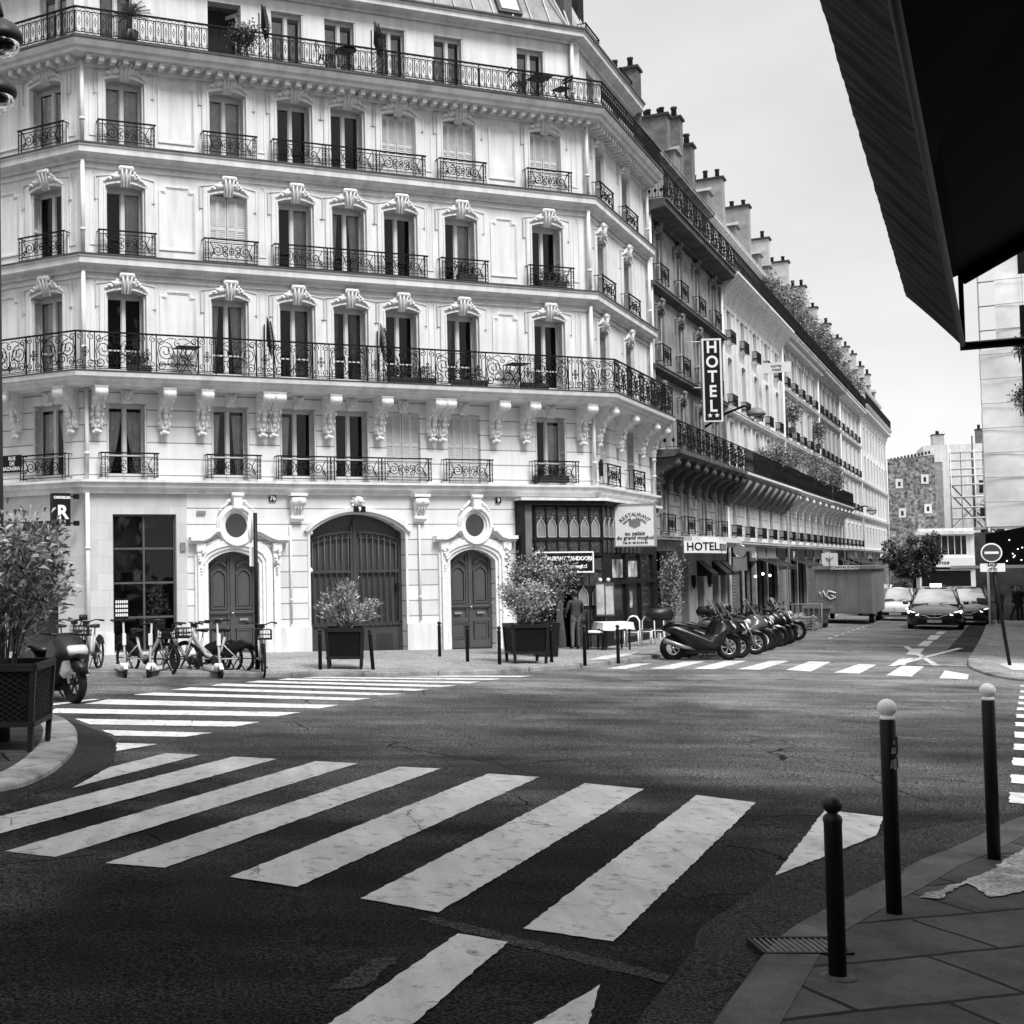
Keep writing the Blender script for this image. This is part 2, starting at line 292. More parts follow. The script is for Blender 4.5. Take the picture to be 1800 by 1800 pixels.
# ================================================================== ground, road, pavements
def gpoly(name,pts,dz,m,label=None,kind='structure',th=None):
    mb=MB(); n=len(pts); vs=[(x,y,G(x,y)+dz) for x,y in pts]
    mb.add(vs,[tuple(range(n))])
    o=obj(name,mb,m); o['kind']=kind; return o
def asphalt(name,v,rough,crack=True,patch=.3,sp=.5,shade_ramp=None):
    m=bpy.data.materials.new(name); m.use_nodes=True; nt=m.node_tree; N=nt.nodes; L=nt.links; b=N['Principled BSDF']
    b.inputs['Specular IOR Level'].default_value=sp
    tc=N.new('ShaderNodeTexCoord')
    def noise(s,d=3,dist=0): 
        n=N.new('ShaderNodeTexNoise'); n.inputs['Scale'].default_value=s; n.inputs['Detail'].default_value=d; n.inputs['Distortion'].default_value=dist; L.new(tc.outputs['Object'],n.inputs[0]); return n.outputs[0]
    def rng(s,a,c,d,e):
        r=N.new('ShaderNodeMapRange'); L.new(s,r.inputs[0]); 
        for i,x in enumerate((a,c,d,e)): r.inputs[i+1].default_value=x
        return r.outputs[0]
    def mt(op,a,c):
        q=N.new('ShaderNodeMath'); q.operation=op
        for i,x in enumerate((a,c)):
            if isinstance(x,(int,float)): q.inputs[i].default_value=x
            else: L.new(x,q.inputs[i])
        return q.outputs[0]
    agg=noise(52,2); agg2=noise(120,1)
    if shade_ramp:   # foreground shade painted in with surfacing change: dark near camera, paler junction, broken edges
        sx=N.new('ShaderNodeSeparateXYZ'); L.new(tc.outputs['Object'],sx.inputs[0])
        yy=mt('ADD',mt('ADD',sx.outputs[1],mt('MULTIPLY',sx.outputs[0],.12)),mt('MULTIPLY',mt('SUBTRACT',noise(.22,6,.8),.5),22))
        m1=rng(yy,9.5,18,v,shade_ramp[0]); yy2=mt('ADD',yy,mt('MULTIPLY',mt('SUBTRACT',noise(.9,6),.5),8)); cur=mt('ADD',m1,rng(yy2,21,29,0,shade_ramp[1]-shade_ramp[0]))
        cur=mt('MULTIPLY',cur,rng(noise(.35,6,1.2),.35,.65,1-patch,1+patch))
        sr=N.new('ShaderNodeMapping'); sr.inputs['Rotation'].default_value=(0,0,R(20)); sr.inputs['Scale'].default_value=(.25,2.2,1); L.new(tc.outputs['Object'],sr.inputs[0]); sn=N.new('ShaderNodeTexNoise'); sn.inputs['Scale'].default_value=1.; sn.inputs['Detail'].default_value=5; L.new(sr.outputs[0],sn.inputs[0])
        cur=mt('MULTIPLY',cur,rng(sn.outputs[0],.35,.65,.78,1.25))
    else: cur=mt('MULTIPLY',rng(noise(.28,5,.6),.35,.65,1-patch,1+patch),v)
    cur=mt('MULTIPLY',cur,rng(noise(2.3,5),.3,.7,.85,1.15))
    cur=mt('MULTIPLY',cur,rng(agg,.36,.68,.12,2.6)); cur=mt('MULTIPLY',cur,rng(agg2,.35,.7,.4,1.9))
    # small pale stones
    vo=N.new('ShaderNodeTexVoronoi'); vo.inputs['Scale'].default_value=9; L.new(tc.outputs['Object'],vo.inputs[0])
    cur=mt('ADD',cur,mt('MULTIPLY',mt('LESS_THAN',vo.outputs['Distance'],.035),.12))
    if crack:
        v2=N.new('ShaderNodeTexVoronoi'); v2.feature='DISTANCE_TO_EDGE'; v2.inputs['Scale'].default_value=.42
        mx=N.new('ShaderNodeMixRGB'); mx.inputs[0].default_value=.28; L.new(tc.outputs['Object'],mx.inputs[1])
        n2=N.new('ShaderNodeTexNoise'); n2.inputs['Scale'].default_value=1.6; n2.inputs['Detail'].default_value=6; L.new(tc.outputs['Object'],n2.inputs[0]); L.new(n2.outputs['Color'],mx.inputs[2]); L.new(mx.outputs[0],v2.inputs[0])
        cr=mt('MULTIPLY',mt('LESS_THAN',v2.outputs['Distance'],.0035),rng(noise(.35,2),.5,.56,0,1))
        cur=mt('MULTIPLY',cur,mt('SUBTRACT',1,mt('MULTIPLY',cr,.8)))
    L.new(cur,b.inputs['Base Color']); L.new(rng(noise(.5,4),.3,.7,rough-.08,rough+.08),b.inputs['Roughness'])
    bp=N.new('ShaderNodeBump'); bp.inputs['Strength'].default_value=.6; bp.inputs['Distance'].default_value=.006; L.new(agg,bp.inputs['Height']); L.new(bp.outputs[0],b.inputs['Normal'])
    return m
ASPH=asphalt('asphalt_road',.0085,.7,sp=.015,shade_ramp=(.048,.125))
GUT=asphalt('asphalt_gutter',.017,.7,False,.3,sp=.03)
TARM=asphalt('asphalt_patch',.02,.7,False,.15,sp=.03)
PAVM=asphalt('asphalt_pavement',.2,.7,True,.15,.05)
def paintmat(name,pv):
    m=bpy.data.materials.new(name); m.use_nodes=True; nt=m.node_tree; N=nt.nodes; L=nt.links; b=N['Principled BSDF']
    b.inputs['Roughness'].default_value=.7; b.inputs['Specular IOR Level'].default_value=.3
    tc=N.new('ShaderNodeTexCoord')
    def noise(s,d,ro=.6):
        n=N.new('ShaderNodeTexNoise'); n.inputs['Scale'].default_value=s; n.inputs['Detail'].default_value=d; n.inputs['Roughness'].default_value=ro; L.new(tc.outputs['Object'],n.inputs[0]); return n.outputs[0]
    def rng(s,a,c,d,e):
        r=N.new('ShaderNodeMapRange'); L.new(s,r.inputs[0]); 
        for i,x in enumerate((a,c,d,e)): r.inputs[i+1].default_value=x
        return r.outputs[0]
    def mul(a,c):
        q=N.new('ShaderNodeMath'); q.operation='MULTIPLY'
        for i,x in enumerate((a,c)):
            if isinstance(x,(int,float)): q.inputs[i].default_value=x
            else: L.new(x,q.inputs[i])
        return q.outputs[0]
    cur=mul(rng(noise(1.1,6),.3,.7,.8,1.12),pv)
    cur=mul(cur,rng(noise(80,2),.3,.7,.86,1.1))
    cur=mul(cur,rng(noise(7,9,.78),.32,.46,.1,1))
    sm_=N.new('ShaderNodeMapping'); sm_.inputs['Rotation'].default_value=(0,0,R(30)); sm_.inputs['Scale'].default_value=(5.5,.35,1); L.new(tc.outputs['Object'],sm_.inputs[0]); sn=N.new('ShaderNodeTexNoise'); sn.inputs['Scale'].default_value=1.; sn.inputs['Detail'].default_value=6; L.new(sm_.outputs[0],sn.inputs[0])
    cur=mul(cur,rng(sn.outputs[0],.35,.62,.86,1.05))
    v2=N.new('ShaderNodeTexVoronoi'); v2.feature='DISTANCE_TO_EDGE'; v2.inputs['Scale'].default_value=1.5
    mx=N.new('ShaderNodeMixRGB'); mx.inputs[0].default_value=.2; L.new(tc.outputs['Object'],mx.inputs[1]); n2=N.new('ShaderNodeTexNoise'); n2.inputs['Scale'].default_value=3; n2.inputs['Detail'].default_value=6; L.new(tc.outputs['Object'],n2.inputs[0]); L.new(n2.outputs['Color'],mx.inputs[2]); L.new(mx.outputs[0],v2.inputs[0])
    lt=N.new('ShaderNodeMath'); lt.operation='LESS_THAN'; lt.inputs[1].default_value=.006; L.new(v2.outputs['Distance'],lt.inputs[0])
    cm=mul(lt.outputs[0],rng(noise(.5,2),.56,.6,0,.85)); iv=N.new('ShaderNodeMath'); iv.operation='SUBTRACT'; iv.inputs[0].default_value=1; L.new(cm,iv.inputs[1])
    cur=mul(cur,iv.outputs[0])
    L.new(cur,b.inputs['Base Color']); return m
PAINT=paintmat('road_paint_white',.6); PAINTN=paintmat('road_paint_shaded',.36)  # near stripes: same paint with the foreground shade darkened into its colour
def slabmat(name,v,bwid,bh,rot,mort=.02,dk=.25):
    m=bpy.data.materials.new(name); m.use_nodes=True; nt=m.node_tree; N=nt.nodes; L=nt.links; b=N['Principled BSDF']; b.inputs['Roughness'].default_value=.65; b.inputs['Specular IOR Level'].default_value=.06
    tc=N.new('ShaderNodeTexCoord'); mp=N.new('ShaderNodeMapping'); mp.inputs['Rotation'].default_value=(0,0,rot); L.new(tc.outputs['Object'],mp.inputs[0])
    nn=N.new('ShaderNodeTexNoise'); nn.inputs['Scale'].default_value=1.3; nn.inputs['Detail'].default_value=5; L.new(mp.outputs[0],nn.inputs[0])
    mx=N.new('ShaderNodeMixRGB'); mx.inputs[0].default_value=.09; L.new(mp.outputs[0],mx.inputs[1]); L.new(nn.outputs['Color'],mx.inputs[2])
    br=N.new('ShaderNodeTexBrick'); L.new(mx.outputs[0],br.inputs[0]); br.inputs['Scale'].default_value=1; br.inputs['Brick Width'].default_value=bwid; br.inputs['Row Height'].default_value=bh; br.inputs['Mortar Size'].default_value=mort
    br.inputs['Color1'].default_value=(v*1.15,)*3+(1,); br.inputs['Color2'].default_value=(v*.75,)*3+(1,); br.inputs['Mortar'].default_value=(v*dk,)*3+(1,)
    n3=N.new('ShaderNodeTexNoise'); n3.inputs['Scale'].default_value=1.6; n3.inputs['Detail'].default_value=8; n3.inputs['Roughness'].default_value=.7; L.new(tc.outputs['Object'],n3.inputs[0])
    r=N.new('ShaderNodeMapRange'); L.new(n3.outputs[0],r.inputs[0]); r.inputs[1].default_value=.3; r.inputs[2].default_value=.7; r.inputs[3].default_value=.4; r.inputs[4].default_value=1.6
    n4=N.new('ShaderNodeTexNoise'); n4.inputs['Scale'].default_value=90; L.new(tc.outputs['Object'],n4.inputs[0])
    r4=N.new('ShaderNodeMapRange'); L.new(n4.outputs[0],r4.inputs[0]); r4.inputs[1].default_value=.3; r4.inputs[2].default_value=.7; r4.inputs[3].default_value=.7; r4.inputs[4].default_value=1.3
    q=N.new('ShaderNodeMixRGB'); q.blend_type='MULTIPLY'; q.inputs[0].default_value=1; L.new(br.outputs[0],q.inputs[1]); L.new(r.outputs[0],q.inputs[2])
    q2=N.new('ShaderNodeMixRGB'); q2.blend_type='MULTIPLY'; q2.inputs[0].default_value=1; L.new(q.outputs[0],q2.inputs[1]); L.new(r4.outputs[0],q2.inputs[2]); L.new(q2.outputs[0],b.inputs['Base Color'])
    bp=N.new('ShaderNodeBump'); bp.inputs['Strength'].default_value=.5; bp.inputs['Distance'].default_value=.02; L.new(br.outputs['Fac'],bp.inputs['Height']); bp.invert=True; L.new(bp.outputs[0],b.inputs['Normal']); return m
SLAB=slabmat('granite_flagstones',.046,.95,.6,R(-17),.016,.12)
KERBD=slabmat('granite_kerb_dark',.062,1.1,30,R(30),.008,.4)
KERB=slabmat('granite_kerb',.2,1.1,30,R(30),.008,.4)
TAC=mat('tactile_paving_pale',.5,.7,.2,3,fine=.35,fscale=45)
gr=MB(); gr.add([(-900,-700,G(-900,-700)),(1100,-700,G(1100,-700)),(1100,1300,G(1100,1300)),(-900,1300,G(-900,1300))],[(0,1,2,3)])
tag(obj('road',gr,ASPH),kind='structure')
def kerbline(name,pts,inner,hgt=.1,wid=.28,pm=None,kname='kerb',km=None):
    """pts: kerb outer edge (ordered), inner: remaining polygon of the pavement"""
    n=len(pts); P=[Vector(p) for p in pts]; ctr=Vector((sum(p[0] for p in inner)/len(inner),sum(p[1] for p in inner)/len(inner)))
    off=[]
    for i in range(n):
        t=(P[min(i+1,n-1)]-P[max(i-1,0)]).normalized(); nn=Vector((-t.y,t.x))
        if nn.dot(ctr-P[i])<0: nn=-nn
        off.append(nn)
    mb=MB(); prof=[(0,-.02),(.012,hgt-.02),(.035,hgt),(wid,hgt+.004),(wid,hgt-.03)]
    vs=[]
    for i in range(n):
        for d,z in prof:
            q=P[i]+off[i]*d; vs.append((q.x,q.y,G(q.x,q.y)+z))
    k=len(prof); fs=[(i*k+j,(i+1)*k+j,(i+1)*k+j+1,i*k+j+1) for i in range(n-1) for j in range(k-1)]
    mb.add(vs,fs); tag(obj(kname,mb,km or KERB),kind='structure')
    ins=[tuple(P[i]+off[i]*(wid-.01)) for i in range(n)]
    poly=ins+list(inner)
    gpoly(name,poly,hgt,pm)
def bez(pts,k=4):
    out=[]
    for i in range(len(pts)-1):
        p0=Vector(pts[max(i-1,0)]);p1=Vector(pts[i]);p2=Vector(pts[i+1]);p3=Vector(pts[min(i+2,len(pts)-1)])
        for j in range(k):
            t=j/k; q=.5*((2*p1)+(p2-p0)*t+(2*p0-5*p1+4*p2-p3)*t*t+(-p0+3*p1-3*p2+p3)*t**3); out.append((q.x,q.y))
    out.append(tuple(pts[-1])); return out
far=[tuple(C1+US*u+Vector((US.y,-US.x))*2.3) for u in (8,40,80,107)]
kerbline('pavement_main',bez(D_kerb_main)+far,[tuple(C1+US*108),tuple(C1),tuple(C0),(-14,37)],pm=PAVM)
kerbline('pavement_near',bez(D_kerb_near),[(1.6,2.0),(1.0,-6),(14,-6),(16,12)],pm=SLAB,wid=.3,hgt=.04,km=KERBD)
kerbline('pavement_island',bez(D_kerb_isl),[(-12,22),(-14,8)],pm=SLAB,wid=.45,hgt=.06)
kr=bez(D_kerb_r[::-1],4)
kr2=[tuple(Vector(D_kerb_r[0])+US*u) for u in (20,45)]
kerbline('pavement_right',kr+kr2,[(80,115),(60,30)],pm=PAVM,wid=.32,hgt=.06)
def strip(name,a,b_,dz,m):
    gpoly(name,a+b_[::-1],dz,m)
strip('gutter_near',bez(D_gut_near),bez(D_kerb_near),.004,GUT)
strip('gutter_island',bez(D_gut_isl),bez(D_kerb_isl),.004,GUT)
gkr=[tuple(Vector(p)-Vector((US.y,-US.x))*.7) for p in D_kerb_r[:4]]
strip('gutter_right',gkr,D_kerb_r[:4],.004,GUT)
def rough_edge(poly,amp=.012,step=.06):
    out=[]; n=len(poly)
    for i in range(n):
        a=Vector(poly[i]); b=Vector(poly[(i+1)%n]); L_=(b-a).length; k=max(1,min(90,int(L_/step))); t=(b-a).normalized() if L_>0 else Vector((1,0)); nn=Vector((-t.y,t.x))
        for j in range(k):
            q=a+(b-a)*j/k+nn*random.uniform(-amp,amp)*(0 if j==0 else 1); out.append((q.x,q.y))
    return out
def tess(name,polys,dz,m,amp=.012):
    import mathutils
    mb=MB()
    for p in polys:
        q=rough_edge(p,amp); tri=mathutils.geometry.tessellate_polygon([[Vector((x,y,0)) for x,y in q]])
        mb.add([(x,y,G(x,y)+dz) for x,y in q],[tuple(t) for t in tri])
    # make every face point up
    for i,f in enumerate(mb.f):
        a,b,c=[Vector(mb.v[k]) for k in f[:3]]
        if (b-a).cross(c-a).z<0: mb.f[i]=f[::-1]
    return tag(obj(name,mb,m),kind='structure')
tess('zebra_crossing_near',D_near,.008,PAINTN,.007)
tess('zebra_crossing_left',D_left,.008,PAINT,.012)
tess('zebra_crossing_right',D_right,.008,PAINT,.012)
PD=Vector((.862,-.508))
tess('zebra_crossing_side',[[a,tuple(Vector(a)+PD*5.5),tuple(Vector(b)+PD*5.5),b] for a,b in D_edge],.008,PAINT)
def bar(a,b,w):
    a=Vector(a);b=Vector(b);t=(b-a).normalized();n=Vector((-t.y,t.x))*w/2; return [tuple(a-n),tuple(b-n),tuple(b+n),tuple(a+n)]
tess('lane_markings',D_dash[:7],.012,PAINT,.01)
tess('crossed_out_marking',[bar((20.2,40.08),(16.58,31.44),.16),bar((21.5,39.34),(15.31,31.12),.16),bar((16.4,32.0),(17.3,31.4),.14)],.016,PAINT,.01)
pk=[]
for u in range(12,60,2):   # broken white line of the parking bays
    o=C1+US*u+Vector((US.y,-US.x))*4.75; pk.append([tuple(o),tuple(o+US*.9),tuple(o+US*.9+PD*.1),tuple(o+PD*.1)])
tess('parking_bay_line',pk,.008,PAINT,.02)
tess('asphalt_repair',[D_tar,D_tar2,[(-4,9.2),(-1.6,10.4),(-1.2,9.9),(-3.7,8.6)]],.004,TARM,.02)
tess('asphalt_tar_seam',[[(-3,24.8),(14,27.5),(14,27.46),(-3,24.76)]],.006,mat('tar_seam',.008,.4,.1,9),.03)
tess('tactile_paving_near',[D_tac],.05,mat('tactile_paving_worn',.2,.8,.5,5,fine=.6,fscale=38,dirt=.6),.02)
tess('tactile_paving_corner',[D_corner_tac],.108,TAC,.01)
tess('tactile_paving_right',[D_tac_r],.07,TAC,.01)
# drain grating beside the near kerb
dm=MB(); A,B_,C_,D_=[Vector(p) for p in D_drain]
cx=(A+B_+C_+D_)/4; ux=(D_-A).normalized(); wy=(B_-A).normalized()
root=empty('drain_grate',(cx.x,cx.y,G(cx.x,cx.y)+.046),math.atan2(ux.y,ux.x),'dark cast iron drain grating let into the kerb beside the nearest bollard','drain grate')
fr=MB(); 
for s in (-1,1): fr.box(-.24,.24,s*.15-.012,s*.15+.012,-.02,.004); fr.box(s*.24-.012,s*.24+.012,-.15,.15,-.02,.003)
fr.box(-.245,.245,-.155,.155,-.06,-.012); obj('frame',fr,IRON,root)
br=MB()
for i in range(13): x=-.21+i*.035; br.box(x-.007,x+.007,-.138,.138,-.01,.001)
obj('bars',br,mat('worn_iron',.06,.5,.3,20),root)
# ================================================================== architectural kit
def arch_pts(xl,xr,zs,rise,k=10):
    w=(xr-xl)/2; 
    if rise<=1e-4: return [(xl,zs),(xr,zs)]
    Rr=(w*w+rise*rise)/(2*rise); c=((xl+xr)/2,zs+rise-Rr); a0=math.asin(min(1,w/Rr))
    if rise>w*.999: a0=PI/2
    return [(c[0]+Rr*math.sin(-a0+2*a0*i/k),c[1]+Rr*math.cos(-a0+2*a0*i/k)) for i in range(k+1)]
def wall_mb(u0,u1,z0,z1,ops,depth=.3,mb=None,m=0):
    """front face at y=0 with openings (xl,xr,zb,zt,rise) and their reveals"""
    mb=mb or MB(); us=sorted({u0,u1}|{o[0] for o in ops}|{o[1] for o in ops}); zs=sorted({z0,z1}|{o[2] for o in ops}|{o[3] for o in ops})
    us=[u for u in us if u0<=u<=u1]; zs=[z for z in zs if z0<=z<=z1]
    for i in range(len(us)-1):
        j=0
        while j<len(zs)-1:
            uc=(us[i]+us[i+1])/2
            def hole(j): zc=(zs[j]+zs[j+1])/2; return any(o[0]<uc<o[1] and o[2]<zc<o[3] for o in ops)
            if hole(j): j+=1; continue
            k=j
            while k+1<len(zs)-1 and not hole(k+1): k+=1
            mb.quad((us[i],0,zs[j]),(us[i+1],0,zs[j]),(us[i+1],0,zs[k+1]),(us[i],0,zs[k+1]),m); j=k+1
    for (xl,xr,zb,zt,rise) in ops:
        ap=arch_pts(xl,xr,zt-rise,rise)
        if rise>0:
            for a,b in zip(ap,ap[1:]): mb.quad((a[0],0,a[1]),(b[0],0,b[1]),(b[0],0,zt),(a[0],0,zt),m)
        out=[(xl,zb)]+[(p[0],p[1]) for p in ap]+[(xr,zb)]
        if rise<=0: out=[(xl,zb),(xl,zt),(xr,zt),(xr,zb)]
        for a,b in zip(out,out[1:]+out[:1]): mb.quad((a[0],0,a[1]),(a[0],depth,a[1]),(b[0],depth,b[1]),(b[0],0,b[1]),m)
    return mb
def ring(mb,inner,outer,y0,y1,m=0):
    """moulding between two open/closed outlines (x,z) proud from y0 to y1 (y1<y0 is outward)"""
    n=len(inner)
    for i in range(n-1):
        a,b,c,d=inner[i],inner[i+1],outer[i+1],outer[i]
        mb.quad((a[0],y1,a[1]),(b[0],y1,b[1]),(c[0],y1,c[1]),(d[0],y1,d[1]),m)
        mb.quad((a[0],y0,a[1]),(b[0],y0,b[1]),(b[0],y1,b[1]),(a[0],y1,a[1]),m)
        mb.quad((d[0],y1,d[1]),(c[0],y1,c[1]),(c[0],y0,c[1]),(d[0],y0,d[1]),m)
    for e in (0,-1):
        a,d=inner[e],outer[e]; mb.quad((a[0],y1,a[1]),(d[0],y1,d[1]),(d[0],y0,d[1]),(a[0],y0,a[1]),m)
def offset_out(pts,d):
    out=[]; n=len(pts)
    for i in range(n):
        a=Vector(pts[max(i-1,0)]); b=Vector(pts[min(i+1,n-1)]); t=(b-a).normalized(); nn=Vector((-t.y,t.x)); out.append((pts[i][0]+nn.x*d,pts[i][1]+nn.y*d))
    return out
def surround_mb(w,h,rise,wid=.17,ears=True,y=-.05):
    mb=MB(); ap=arch_pts(-w/2,w/2,h-rise,rise); inner=[(-w/2,0)]+ap+[(w/2,0)]
    inner=[(-w/2,0),(-w/2,h-rise)]+ap[1:-1]+[(w/2,h-rise),(w/2,0)]
    o1=[(-w/2-wid,0),(-w/2-wid,h-rise+wid)]+[(p[0],p[1]+wid) for p in ap[1:-1]]+[(w/2+wid,h-rise+wid),(w/2+wid,0)]
    ring(mb,inner,o1,0,y)
    o2=offset_out(inner,.045); ring(mb,inner,o2,y,y-.025)
    if ears:
        e=wid+.1; o3=[(-w/2-e,h-rise-.35),(-w/2-e,h-rise+wid+.06)]+[(p[0],p[1]+wid+.1) for p in ap[1:-1]]+[(w/2+e,h-rise+wid+.06),(w/2+e,h-rise-.35)]
        i3=[(-w/2-wid-.001,h-rise-.35),(-w/2-wid-.001,h-rise+wid)]+[(p[0],p[1]+wid) for p in ap[1:-1]]+[(w/2+wid+.001,h-rise+wid),(w/2+wid+.001,h-rise-.35)]
        ring(mb,i3,o3,0,-.022); ring(mb,offset_out(o3,-.03),o3,-.022,-.05)
    return mb
def keystone_mb(flat=False):
    rnd=random.Random(3); mb=MB(); 
    mb.add([(-.11,-.07,-.16),(.11,-.07,-.16),(.16,-.17,.24),(-.16,-.17,.24),(-.11,0,-.16),(.11,0,-.16),(.16,0,.24),(-.16,0,.24)],[(0,1,2,3),(0,3,7,4),(1,5,6,2),(0,4,5,1),(3,2,6,7)])
    for x in (-.1,0,.1): mb.tube([(x*.75,-.085,-.15),(x,-.15,.1),(x*1.2,-.2,.26)],.026,5)
    for x in (-.16,.16): mb.tube([(x-.03,-.15,.26),(x+.03,-.15,.26)],.075,8)
    mb.tube([(-.17,-.17,.29),(.17,-.17,.29)],.06,8)
    if not flat:
        for s in (-1,1):
            for i in range(24):
                t=i/23; x=s*(.17+.38*t); z=.15-.22*t**1.2+rnd.uniform(-.07,.06)*(1-.5*t); r=.066*(1-.6*t)+rnd.uniform(-.012,.012)
                mb.ball((x,-.06-rnd.uniform(0,.05),z),r,6,sz=.85)
            mb.tube([(s*.5,-.04,-.02),(s*.6,-.03,-.06)],.01,4)
    return mb
def mask_mb():
    mb=MB(); mb.add([(-.13,-.03,-.2),(.13,-.03,-.2),(.17,-.06,.2),(-.17,-.06,.2),(-.13,0,-.2),(.13,0,-.2),(.17,0,.2),(-.17,0,.2)],[(0,1,2,3),(0,3,7,4),(1,5,6,2),(0,4,5,1),(3,2,6,7)])
    mb.ball((0,-.07,.0),.1,8,sz=1.25); 
    for s in (-1,1): mb.ball((s*.1,-.06,.11),.05,6); mb.ball((s*.11,-.05,-.1),.035,6); mb.ball((s*.04,-.15,.03),.02,5)
    mb.ball((0,-.16,-.03),.025,5); return mb
def corbel_mb(h=1.15,d=.62,w=.27):
    mb=MB(); k=14; fr=[]
    for i in range(k+1):
        t=i/k; z=-h*.86*t; y=-(d*(.5+.5*math.cos(PI*min(1,t*1.25)))*.86+.13+.05*math.sin(t*9)); fr.append((y,z))
    poly=[(0,0)]+[(-d,0),(-d,-.1)]+fr[1:]+[(0,-h*.86)]
    mb.prism(poly,'x',-w/2,w/2)
    mb.tube([(-w/2-.02,-d+.04,-.16),(w/2+.02,-d+.04,-.16)],.12,10)      # top scroll
    mb.box(-w/2-.04,w/2+.04,-d-.03,0,-.05,0)
    for x in (-w*.36,-w*.12,w*.12,w*.36): mb.tube([(x,p[0]-.012,p[1]) for p in fr[2:]],.022,5)
    for i in range(5): z=-.38-.15*i; mb.ball((0,-.2-.1*math.cos(i*.6),z),.075,6,sz=1.3)
    for s in (-1,1):
        for i in range(4): mb.ball((s*w*.5,-.1-.25*(1-i/4)**2*d*2,-.3-.19*i),.05,6)
    rnd=random.Random(5)
    for i in range(9): mb.ball((rnd.uniform(-.09,.09),-.1-rnd.uniform(0,.08),-h*.86-rnd.uniform(-.04,.13)),.05,6)
    return mb
# ---- joinery
def winframe_mb(w,h,rise,rec=.26,tr=None):
    mb=MB(); y0,y1=rec,rec+.06; W=w/2; hh=h
    mb.box(-W,-W+.06,y0,y1,0,hh-rise); mb.box(W-.06,W,y0,y1,0,hh-rise)
    mb.box(-W+.06,W-.06,y0,y1,hh-rise-.07,hh-rise)           # head under the arch
    if rise>0:
        ap=arch_pts(-W,W,hh-rise,rise); mb.prism([(-W,hh-rise+.001)]+ap[1:-1]+[(W,hh-rise+.001)],'y',y0+.01,y1)
    mb.box(-.045,.045,y0-.02,y1,.04,hh-rise-.07); mb.box(-W+.06,W-.06,y0,y1,0,.1)
    for s in (-1,1):
        a,b=(-W+.06,-.045) if s<0 else (.045,W-.06)
        mb.box(a,a+.02,y0+.012,y1,.1,hh-rise-.07); mb.box(b-.02,b,y0+.012,y1,.1,hh-rise-.07); mb.box(a+.02,b-.02,y0+.012,y1,hh-rise-.1,hh-rise-.07)
        mb.box(a+.02,b-.02,y0+.012,y1,.1,.16); 
        if tr: mb.box(a+.02,b-.02,y0+.012,y1,tr-.018,tr+.018)
    return mb
def pane_mb(w,h,rise,rec=.26):
    mb=MB(); mb.quad((-w/2+.05,rec+.04,.1),(w/2-.05,rec+.04,.1),(w/2-.05,rec+.04,h-rise-.07),(-w/2+.05,rec+.04,h-rise-.07)); return mb
def curtain_mb(w,h,kind,rec=.26,seed=0):
    rnd=random.Random(seed); mb=MB(); y=rec+.13
    def sheet(x0,x1,xb0,xb1,z0,z1,amp=.02,n=26):
        vs=[];fs=[]
        for r,(z,a,b) in enumerate(((z1,x0,x1),(z0+(z1-z0)*.45,x0*.55+xb0*.45,x1*.55+xb1*.45),(z0,xb0,xb1))):
            for i in range(n+1): t=i/n; vs.append((a+(b-a)*t,y+amp*math.sin(t*n*.95+r*.3)+rnd.uniform(-.004,.004),z))
        for r in range(2):
            for i in range(n): a=r*(n+1)+i; fs.append((a,a+1,a+n+2,a+n+1))
        mb.add(vs,fs,0,True)
    W=w/2-.05; H=h-.2
    if kind=='full': sheet(-W,W,-W,W,.1,H)
    elif kind=='sides': sheet(-W,-W*.35,-W,-W*.6,.1,H); sheet(W*.35,W,W*.6,W,.1,H)
    elif kind=='tied': sheet(-W,-.02,-W,-W*.75,.1,H); sheet(.02,W,W*.75,W,.1,H)
    elif kind=='right': sheet(.04,W,.06,W,.1,H)
    elif kind=='left': sheet(-W,-.1,-W,-.2,.1,H)
    elif kind=='half': sheet(-W,W,-W,W,h*.38,H)
    elif kind=='net': sheet(-W,-.06,-W,-.06,.1,H,.008); sheet(.06,W*.8,.06,W*.8,.1,H,.008)
    return mb
def shutfold_mb(h,rise,side,w,wid=.24):
    """folded louvred shutter lying against the reveal"""
    mb=MB(); x=side*(w/2-.03); s=.022; H=h-rise
    for y0 in (0.0,):
        mb.box(x-s,x+s,y0,y0+.035,.02,H-.02); mb.box(x-s,x+s,y0+wid-.035,y0+wid,.02,H-.02); mb.box(x-s,x+s,y0+.035,y0+wid-.035,.02,.1); mb.box(x-s,x+s,y0+.035,y0+wid-.035,H-.1,H-.02); mb.box(x-s,x+s,y0+.035,y0+wid-.035,H*.46,H*.5)
        n=int(H/.075)
        for i in range(n):
            z=.12+i*(H-.24)/n; mb.add([(x-side*s*.9,y0+.035,z+.045),(x-side*s*.9,y0+wid-.035,z+.045),(x+side*s*.3,y0+wid-.035,z),(x+side*s*.3,y0+.035,z)],[(0,1,2,3)])
        mb.quad((x+side*s*.5,y0+.035,.1),(x+side*s*.5,y0+wid-.035,.1),(x+side*s*.5,y0+wid-.035,H-.1),(x+side*s*.5,y0+.035,H-.1))
    return mb
